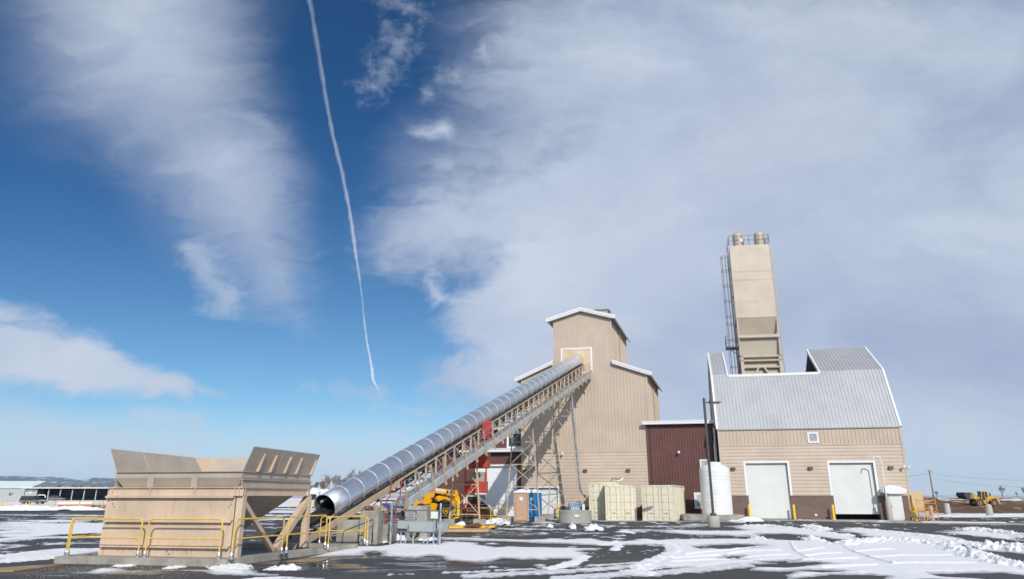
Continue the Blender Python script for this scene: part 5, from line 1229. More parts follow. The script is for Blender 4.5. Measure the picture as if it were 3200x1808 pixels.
# ============================================================ LUMBER ON THE GROUND
t = thing('form_panels', 'stack of yellow-edged form panels lying on the asphalt by a lattice footing', 'panels', (-2.5, 40.2, 0))
m = MB(); m.prism([(-3.9, 38.3, 0), (-1.25, 38.4, 0), (-1.25, 38.4, .11), (-3.9, 38.3, .11)], (.1, 2.6, 0)); m.build('plywood_base', ply, t)
m = MB(); m.prism([(-3.5, 40.3, .115), (-1.0, 40.7, .115), (-1.0, 40.7, .19), (-3.5, 40.3, .19)], (.1, 1.6, 0)); m.build('yellow_panel', byellow, t)
m = MB(); m.prism([(-2.75, 40.2, .2), (-1.95, 40.0, .2), (-2.2, 40.3, .36)], (.3, .7, .0)); m.beam((-2.0, 39.8, .2), (-1.0, 40.9, .26), .05, .02); m.build('rusty_scrap', mat('rusty_scrap', (.16, .075, .05), .9), t)
def flat_board(pts, th_, m_, label):
    m = MB(); m.prism([(x, y, .006) for x, y in pts], (0, 0, th_)); o = m.build('plywood_sheet', m_, None); tag(o, label, 'board'); return o
q = [G(-60 / 3.22, 1600 + 570 / 3.22), G(300 / 3.22, 1600 + 545 / 3.22), G(630 / 3.22, 1600 + 531 / 3.22), G(130 / 3.22, 1600 + 597 / 3.22), G(-60 / 3.22, 1600 + 600 / 3.22)]
flat_board([(p.x, p.y) for p in q], .03, plywet, 'weathered plywood sheet on the asphalt at the left edge, beside the curb')
q = [G(700 + 620 / 3.22, 1600 + 492 / 3.22), G(700 + 880 / 3.22, 1600 + 466 / 3.22), G(700 + 1065 / 3.22, 1600 + 461 / 3.22), G(700 + 985 / 3.22, 1600 + 487 / 3.22), G(700 + 760 / 3.22, 1600 + 502 / 3.22)]
flat_board([(p.x, p.y) for p in q], .015, plywet, 'thin brown board lying against the right side of the curb')

# ============================================================ RIGHT SIDE: scaffold, panel, posts, loader
t = thing('particle_board_panel', 'upright raw particle-board panel past the right corner of the tan building', 'panel', (31.9, 55.8, 0))
m = MB(); P1_ = Vector((31.2, 56.2, 0)); ub = Vector((.99, -.1, 0))
m.fr = Frame(P1_, ub, (.1, .99)); m.box(.0, 1.1, 0, .03, .72, 1.98); m.box(.0, 1.35, -.0, .03, 1.982, 2.12); m.build('board', osb, t)
m = MB(m.fr); m.box(.1, .16, .04, .12, 0, 1.95); m.box(.95, 1.01, .04, .12, 0, 1.95); m.build('studs', ply, t)
t = thing('scaffold_frame', 'orange ladder-style scaffold frame standing in the snow right of the building', 'scaffold', (31, 52.5, 0))
SFm = Frame((29.95, 51.9), (1, -.05), (.05, 1))
for k, (s, d) in enumerate(((0, 0), (.78, 0), (-.1, .9), (.68, .9), (-.8, .5))):
    MB(SFm).tube([(s, d, .0), (s, d, 1.62)], .022, 8).build('post', m_orange, t, True)
for d in (0, .9):
    m = MB(SFm); s0 = 0 if d == 0 else -.1
    for z in (.3, .65, .95, 1.3, 1.5): m.beam((s0, d, z), (s0 + .78, d, z), .03)
    m.build('rungs', m_orange, t)
m = MB(SFm); 
for s in (0, .78): m.beam((s, 0, 1.5), (s - .1, .9, 1.5), .03); m.beam((s, 0, .7), (s - .1, .9, .7), .03)
m.box(-.85, .8, .2, .7, .72, .76); m.build('cross_bars', m_orange, t)
t = thing('generator_cart', 'grey machine on a small cart behind the orange scaffold', 'machine', (30.6, 54.5, 0))
MB().box(30.6, 31.6, 54.4, 55.1, .33, .68).build('body', cabgrey, t, bevel=.04); MB().box(30.4, 31.9, 54.3, 55.2, .26, .325).build('deck', ply, t)
for x in (30.3, 31.5): wheel(t, Vector((x, 54.4, .17)), (0, 1, 0), .17, .1, black, cabgrey)
MB().lathe((32.1, 54.9, 0), [(.12, 0), (.12, 1.0), (.06, 1.1)], 14).build('gas_cylinder', cabgrey, t, True)
m = MB(); m.prism([(29.4, 51.6, .004), (34.5, 50.3, .004), (34.5, 50.3, .06), (29.4, 51.6, .06)], (.1, .35, 0)); tag(m.build('white_board', white_door), 'long white board lying on the ground in front of the orange scaffold', 'board')
cb = None
for (p, lb) in (((43.4, 71.5), 'round concrete post at the edge of the snow, left of its twin'), ((43.7, 65.7), 'round concrete post at the edge of the snow, below the yellow wheel loader')):
    if cb is None:
        cb = thing('concrete_bollard', '', 'bollard'); MB().lathe((0, 0, 0), [(.29, 0), (.27, .95), (.2, 1.07), (.0, 1.12)], 20).build('post', conc_lt, cb, True, local=True); MB().lathe((0, 0, 0), [(.33, 0), (.3, .04)], 20).build('collar', snow_m, cb, local=True); o = cb
    else: o = clone(cb)
    o.location = (p[0], p[1], 0); o['label'] = lb; o['group'] = 'round concrete posts at the lot edge'
# wheel loader (bucket to the left)
pw = W(3070, 1548, 106)
LFm = T_frame((pw.x, 106), math.radians(-3)); LB = .22
def LP(s, d, z): return LFm(s * .62, d * .72, z * .72 + LB)
t = thing('wheel_loader', 'dusty yellow wheel loader with raised bucket working on the brown dirt', 'wheel loader', LP(0, 0, 0))
for s in (-1.65, 1.65):
    for d in (-1.05, 1.05): wheel(t, LP(s, d, .78), LFm.w, .57, .42, mat('dusty_tyre', (.07, .062, .055), .9), cat_y, .45)
m = MB(LP); m.prism([(.3, -.7, .9), (.3, -.7, 1.75), (1.2, -.7, 2.1), (3.1, -.7, 1.9), (3.35, -.7, 1.3), (3.3, -.7, .8)], (0, 1.4, 0)); m.build('engine_hood', cat_y, t, bevel=.05)
m = MB(LP); m.box(-.4, .5, -.55, .55, .6, 1.3); m.box(-2.2, -.4, -.5, .5, .55, 1.15); m.build('frame', cat_y, t, bevel=.03)
m = MB(LP); m.prism([(-.75, -.65, 1.4), (-.75, -.65, 2.0), (-.6, -.65, 2.95), (.75, -.65, 2.95), (.85, -.65, 1.4)], (0, 1.3, 0)); cbm = m.build('cab', glass, t, bevel=.03)
m = MB(LP); m.box(-.7, .85, -.7, .7, 2.95, 3.08); m.beam((-.75, -.66, 1.4), (-.6, -.66, 2.95), .09); m.beam((.82, -.66, 1.4), (.75, -.66, 2.95), .09); m.beam((.1, -.66, 1.4), (.1, -.66, 2.95), .07); m.build('cab_roof', cat_y, cbm)
m = MB(LP); m.prism([(-.5, -.35, 1.5), (-.6, -.35, 1.9), (-2.6, -.35, 2.1), (-3.3, -.35, 2.1), (-3.3, -.35, 1.8), (-1.8, -.35, 1.55)], (0, .7, 0)); m.beam((-.9, -.3, 1.2), (-2.4, -.3, 1.75), .16); m.beam((-1.4, 0, 2.3), (-3.1, 0, 2.6), .14); m.prism([(-1.9, -.1, 1.9), (-2.1, -.1, 2.6), (-1.75, -.1, 2.65), (-1.5, -.1, 1.9)], (0, .2, 0)); m.build('lift_arms', cat_y, t)
m = MB(LP); m.prism([(-3.15, -1.5, 1.5), (-3.0, -1.5, 2.2), (-3.25, -1.5, 2.8), (-5.0, -1.5, 2.85), (-5.2, -1.5, 2.3), (-4.6, -1.5, 1.6)], (0, 3., 0)); m.build('bucket', mat('bucket_steel', (.07, .055, .045), .7), t, bevel=.03)
m = MB(LP); m.prism([(-3.15, -1.53, 1.5), (-3.0, -1.53, 2.2), (-3.25, -1.53, 2.8), (-3.6, -1.53, 2.6), (-3.9, -1.53, 1.7)], (0, .03, 0)); m.build('bucket_side', mat('worn_steel', (.24, .21, .16), .6), t)
for s in (-1.65, 1.65): m = MB(LP); m.prism([(s + .92 * math.cos(a), -1.35, .78 + .92 * math.sin(a)) for a in np.linspace(.4, 2.7, 10)] + [(s + .86 * math.cos(a), -1.35, .78 + .86 * math.sin(a)) for a in np.linspace(2.7, .4, 10)], (0, .6, 0)); m.build('fender', cat_y, t)
MB(LP).tube([(1.6, -.3, 2.0), (1.6, -.3, 2.75)], .09, 10).build('exhaust_stack', bronze, t); MB(LP).box(2.3, 2.7, -.712, -.701, 1.1, 1.75).build('side_grille', bronze, t)
text('CAT', .42, LP(1.55, -.715, 1.55), LFm.u, t, bronze, 'lettering', (0, 0, 1), .008) if False else None
# ------------------------------------------------------------ utility poles with wires
def upole(p, h, label, arms=1, r=.16, arml=2.4, ang=0., group='wooden utility poles'):
    t = thing('utility_pole', label, 'utility pole', (p[0], p[1], 0), 0, group)
    MB().tube([(p[0], p[1], 0), (p[0], p[1], h)], r, 10, r * .65).build('pole', wood_pole, t, True)
    ca, sa = math.cos(ang), math.sin(ang)
    for k in range(arms):
        z = h - .5 - k * 1.5; m = MB(); m.beam((p[0] - ca * arml / 2, p[1] - sa * arml / 2, z), (p[0] + ca * arml / 2, p[1] + sa * arml / 2, z), .13); c_ = m.build('cross_arm', wood_pole, t)
        m = MB()
        for f_ in (-.46, -.2, .2, .46): m.lathe((p[0] + ca * arml * f_, p[1] + sa * arml * f_, z + .07), [(.06, 0), (.06, .16), (.0, .2)], 8)
        m.build('insulators', cabgrey, c_)
    return t
def wire(t, a, b_, sag, r=.02, n_=16):
    a, b_ = Vector(a), Vector(b_); pts = [a.lerp(b_, k / n_) - Vector((0, 0, sag * 4 * (k / n_) * (1 - k / n_))) for k in range(n_ + 1)]
    MB().tube(pts, r, 4).build('wire', mat('wire', (.10, .10, .10), .6), t)
pb = W(2918, 1552, 200); pt_ = W(2908, 1467, 200)
pr_ = upole((pb.x, 200), pt_.z, 'leaning-looking bare utility pole against the sky right of the tan building', 1, .22, 1.6)
wire(pr_, (pb.x, 200, pt_.z - 1.0), W(3330, 1500, 170), .6, .02); wire(pr_, (pb.x, 200, pt_.z - 2.2), W(3330, 1520, 170), .9, .02); wire(pr_, (pb.x, 200, pt_.z - 1.0), W(2600, 1500, 240), .5, .03)
p_ = W(1013, 1548, 300); pz = W(1021, 1481, 300).z
pl_ = upole((p_.x, 300), pz, 'brown utility pole with two cross arms in front of the bare trees', 2, .28, 4.2)
p_ = W(264, 1545, 420); upole((p_.x, 420), W(264, 1510, 420).z, 'distant utility pole behind the open-fronted shed', 1, .3, 4.)

# ============================================================ TREES (bare)
def tree(seed, h, spread, trunk_r, label, loc, group='bare winter trees', depth=6, m_=twig, cat='tree', fork=3, upb=.25, tw=.018):
    R = random.Random(seed); t = thing('bare_tree', label, cat, loc, 0, group); m = MB(); tm = MB()
    def br(p, d, L, r, k):
        q = p + d * L * .5 + Vector((R.uniform(-1, 1), R.uniform(-1, 1), R.uniform(-.5, .5))) * L * .05; e = q + (d + Vector((R.uniform(-.2, .2), R.uniform(-.2, .2), .08))).normalized() * L * .5
        (tm if k < 2 else m).tube([p, q, e], r, 5 if k < 2 else 3, r * .62, cap=False)
        if k >= depth: return
        n_ = fork if k else R.choice((3, 4)); 
        for j in range(n_ + (1 if k > 2 else 0)):
            a = R.uniform(0, 6.28); sp_ = spread * R.uniform(.45, 1.1); s = Vector((math.cos(a), math.sin(a), 0))
            nd = (d + s * sp_ + Vector((0, 0, upb))).normalized(); st = e if j < 2 else p.lerp(e, R.uniform(.45, .95))
            br(st, nd, L * R.uniform(.62, .82), max(r * .6, tw), k + 1)
    br(Vector((0, 0, -.1)), Vector((R.uniform(-.05, .05), 0, 1)), h * .26, trunk_r, 0)
    tm.build('trunk', bark, t, True, local=True); m.build('twigs', m_, t, local=True); return t
TA = tree(3, 19, .62, .5, 'large bare cottonwood standing tallest behind the conveyor tube', (0, 0, 0), tw=.035)
TB = tree(11, 13, .7, .35, 'bushy bare tree left of the utility pole', (0, 0, 0), m_=twig_dk, tw=.035)
TC = tree(23, 16, .45, .4, 'narrow upright bare tree right of the utility pole', (0, 0, 0), tw=.035, upb=.45)
def treeh(o): return max(c[2] for ch in o.children for c in ch.bound_box)
def put(o, px_, D, label, sc=1., rot=0., top=None):
    p = W(px_, 1548, D)
    if top: sc = W(px_, top, D).z / treeh(o)
    o.location = (p.x, D, 0); o.scale = (sc,) * 3; o.rotation_euler = (0, 0, rot); o['label'] = label; return o
put(TA, 1092, 330, 'large bare cottonwood, tallest and widest of the trees above the conveyor tube', top=1462)
put(TC, 1042, 335, 'narrow bare tree just right of the brown utility pole', top=1480)
put(TB, 992, 340, 'low bushy bare tree just left of the brown utility pole', top=1498)
put(clone(TC), 1026, 360, 'narrow bare tree directly behind the brown utility pole', 1, 2.1, 1484)
put(clone(TB), 975, 345, 'lowest bare tree, half hidden by the right edge of the hopper', 1, 1.4, 1512)
put(clone(TA), 1122, 345, 'bare tree rising just above the steel tube, right of the large cottonwood', 1, 2.4, 1464)
put(clone(TB), 1066, 345, 'bushy bare tree left of and below the large cottonwood', 1, .4, 1490)
put(clone(TB), 1008, 352, 'brown bare tree touching the left side of the utility pole', 1, 4., 1500)
put(clone(TA), 3130, 300, 'spreading bare tree on the horizon right of the wheel loader', 1, .5, 1513)
put(clone(TC), 2928, 330, 'small distant bare tree beside the right utility pole', 1, 3., 1532)
put(clone(TC), 3204, 260, 'bare tree cut by the right edge of the picture', 1, 1., 1520)
put(clone(TA), 3178, 420, 'tiny distant bare tree between the wheel loader and the right edge', 1, 2., 1534)
# wood behind the sheds
T2 = tree(31, 12, .75, .3, '', (0, 0, 0), m_=twig, depth=5, tw=.07, group='bare trees behind the far sheds')
T3 = tree(37, 11, .85, .3, '', (0, 0, 0), m_=twig_dk, depth=5, tw=.07, group='bare trees behind the far sheds')
for k in range(40):
    x = 84 + k * 7.4 + random.uniform(-4, 4); D = 395 + random.uniform(-20, 60); o = (T2 if k == 0 else T3 if k == 1 else clone(T2 if k % 2 else T3))
    put(o, x, D, '', 1, random.uniform(0, 6), random.choice((1508, 1511, 1514, 1518)) + (6 if 175 < x < 200 else 0)); o['label'] = 'bare brown tree in the row showing above the open-fronted shed roof'; o['group'] = 'bare trees behind the far sheds'

# ============================================================ FARM HOUSES, SHEDS at left
def house(p, wx, dy, hw, hr, label, wall=shed_w, roofm=None, doors=0, ridge_x=True):
    t = thing('farm_building', label, 'building', (p[0] + wx / 2, p[1] + dy / 2, 0)); F = Frame(p, (1, 0), (0, 1)); m = MB(F)
    m.box(0, wx, 0, dy, 0, hw)
    if ridge_x: m.prism([(0, 0, hw), (0, dy / 2, hr), (0, dy, hw)], (wx, 0, 0))
    else: m.prism([(0, 0, hw), (wx / 2, 0, hr), (wx, 0, hw)], (0, dy, 0))
    m.build('wall', wall, t); r_ = MB(F)
    if ridge_x:
        r_.prism([(-.4, -.5, hw - .15), (-.4, dy / 2, hr + .05), (-.4, dy / 2, hr + .3), (-.4, -.5, hw + .1)], (wx + .8, 0, 0)); r_.prism([(-.4, dy + .5, hw - .15), (-.4, dy / 2, hr + .05), (-.4, dy / 2, hr + .3), (-.4, dy + .5, hw + .1)], (wx + .8, 0, 0))
    else:
        r_.prism([(-.5, -.4, hw - .2), (wx / 2, -.4, hr + .05), (wx / 2, -.4, hr + .3), (-.5, -.4, hw + .1)], (0, dy + .8, 0)); r_.prism([(wx + .5, -.4, hw - .2), (wx / 2, -.4, hr + .05), (wx / 2, -.4, hr + .3), (wx + .5, -.4, hw + .1)], (0, dy + .8, 0))
    r_.build('roof', roofm or snow_m, t)
    for k in range(doors):
        a = wx * (k + .12) / doors; m = MB(F); m.box(a, a + wx * .76 / doors, -.06, -.001, .1, hw * .72); m.build('opening', dark, t)
    return t
p = W(958, 1548, 290); house((p.x, 290), 4.6, 8, 3.2, 4.6, 'small white gabled house just right of the hopper, below the bare trees', white, None, 1, False)
p = W(984, 1548, 292); house((p.x, 292), 7.5, 7, 2.3, 3.9, 'low white snowy-roofed building with two dark openings behind the utility pole', white, None, 2)
p = W(1262, 1548, 260); house((p.x, 260), 9, 9, 3.0, 6.2, 'white gabled building seen through the conveyor truss', shed_w, None, 1, False)
# open fronted shed
sx0 = W(72, 1560, 255).x; sx1 = W(372, 1560, 255).x; Ys = 255; Hs = 4.35
t = thing('open_shed', 'long open-fronted equipment shed with white fascia and dark bays', 'shed', ((sx0 + sx1) / 2, Ys + 5, 0))
m = MB(); m.box(sx0 + .21, sx1 - .21, Ys + 9.985, Ys + 9.99, 0, Hs - .01); m.build('bay_shade_panel', mat('painted_bay_shade', (.09, .09, .095), .7), t); m = MB(); m.box(sx0, sx1, Ys + 10, Ys + 10.2, 0, Hs); m.box(sx0, sx0 + .2, Ys, Ys + 10, 0, Hs); m.box(sx1 - .2, sx1, Ys, Ys + 10, 0, Hs); m.box(sx0, sx0 + 4.4, Ys, Ys + .2, 0, Hs - .4); m.build('wall', shed_w, t)  # dark panel before the back wall has the bays' shade in its colour
MB().box(sx0 + .3, sx1 - .3, Ys + .3, Ys + 9.9, .0, .02).build('floor', mat('shed_floor', (.10, .09, .08), .9), t); MB().box(sx0 - .3, sx1 + .3, Ys - 1.6, Ys + 11, Hs, Hs + .2).build('roof', snow_m, t); MB().box(sx0 - .3, sx1 + .3, Ys - 1.7, Ys - 1.6, Hs - .12, Hs + .2).build('fascia', white, t)
bay = (sx1 - sx0 - 4.4) / 7
for k in range(8):
    x = sx0 + 4.4 + k * bay; MB().box(x - .12, x + .12, Ys - .2, Ys + .1, 0, Hs - .42).build('post', mat('pale_green_post', (.45, .52, .50), .6), t)
    if k < 7: m = MB(); m.box(x + bay * .55, x + bay * .6, Ys + 9.8, Ys + 9.98, 0, Hs); m.box(x, x + bay, Ys + 9.9, Ys + 9.97, 1.4, 1.5); m.build('bay_framing', dark, t)
text('D', 1.3, (sx0 + 2.1, Ys - .02, 3.1), (1, 0, 0), t, white, 'lettering', (0, 0, 1), .03, .04)
t = thing('gable_shed', 'pale metal shed with snow-covered roof at the far left edge', 'shed', (W(40, 1560, 285).x, 285, 0))
x0 = W(-60, 1560, 280).x; x1 = W(78, 1560, 280).x
MB().prism([(x0, 280, 0), (x1, 280, 0), (x1, 280, 4.6), (x0, 280, 4.6)], (0, 14, 0)).build('wall', shed_w, t)
MB().prism([(x0, 279.4, 4.6), (x0, 288, 7.2), (x0, 288, 7.4), (x0, 279.4, 4.8)], (x1 - x0 + 1.5, 0, 0)).build('roof', mat('roof_snow', (.70, .80, .78), .7), t)
text('B7', 1.5, (W(33, 1550, 280).x, 279.9, 2.2), (1, 0, 0), t, bronze, 'lettering', (0, 0, 1), .03)
vehicle('parked_suv', 'dark car parked in front of the pale shed at the far left', 'car', (W(60, 1560, 150).x, 150), 0, 4.8, 1.9, mat('car_navy', (.03, .035, .06), .3), 'suv')
vehicle('parked_suv', 'grey car parked inside the open shed bays', 'car', (W(148, 1560, 245).x, 245), 0, 5., 1.9, mat('car_grey', (.18, .18, .19), .35), 'suv')
t = thing('white_arch_canopy', 'small white arched frame in front of the open shed', 'canopy', (W(120, 1560, 200).x, 200, 0)); x = W(114, 1560, 200).x
MB().tube([(x, 200, 0), (x, 200, 1.6), (x + .3, 200, 1.95), (x + 2, 200, 1.95), (x + 2.3, 200, 1.6), (x + 2.3, 200, 1.2)], .13, 8).build('frame', white, t, True)
# far rails at left
def far_rail(pxs, D, label):
    for k, (a, b_) in enumerate(zip(pxs[:-1], pxs[1:])):
        A = W(a, 1570, D[k]); B_ = W(b_ - 1.5, 1570, D[k + 1]); rail((A.x, D[k]), (B_.x, D[k + 1]), label[k], .0, 1.1, .045, .55, False, 'yellow railings along the far lot edge')
far_rail([-70, 6, 92, 172, 250, 322, 400], [96, 97, 99.5, 101.5, 103, 104, 105], ['far yellow railing cut by the left edge of the picture', 'far yellow railing above the big snow heap, second from the left edge', 'far yellow railing above the right half of the snow heap',
    'far yellow railing in front of the open shed, left of the hopper', 'far yellow railing in front of the last visible shed bays', 'far yellow railing meeting the hopper\'s left edge'])
far_rail([905, 975, 1045], [98, 99, 100], ['far yellow railing seen under the hopper cone', 'far yellow railing between the hopper and the conveyor mouth'])
m = MB()
# grey posts of the ramp fence
t = thing('ramp_fence', 'thin grey post-and-rail fence on the far ramp behind the yellow railings', 'fence', (-60, 112, 0))
for k in range(15):
    x = -74 + k * 2.35; MB().tube([(x, 112, 0), (x, 112, 1.1)], .04, 6).build('post', cabgrey, t)
m = MB(); m.beam((-74, 112, 1.1), (-41, 112, 1.1), .05); m.beam((-74, 112, .6), (-41, 112, .6), .04); m.build('rails', cabgrey, t)
rw = MB().box(-66, -37, 106, 111, 0, .42).build('brown_verge', mat('verge_dirt', (.25, .17, .13), .95)); tag(rw, kind='structure')
t = thing('red_barrier', 'faded red and white low barrier behind the far yellow railing', 'barrier', (-64, 105, 0)); MB().box(-66.5, -61.5, 104.8, 105.1, .25, .55).build('red_board', mat('pink_red', (.60, .16, .14), .7), t); MB().box(-66.5, -61.5, 104.75, 105.15, .551, .95).build('snow_cap', snow_m, t); 
for x in (-66, -64, -62): MB().box(x, x + .1, 104.9, 105.0, 0, .25).build('leg', cabgrey, t)
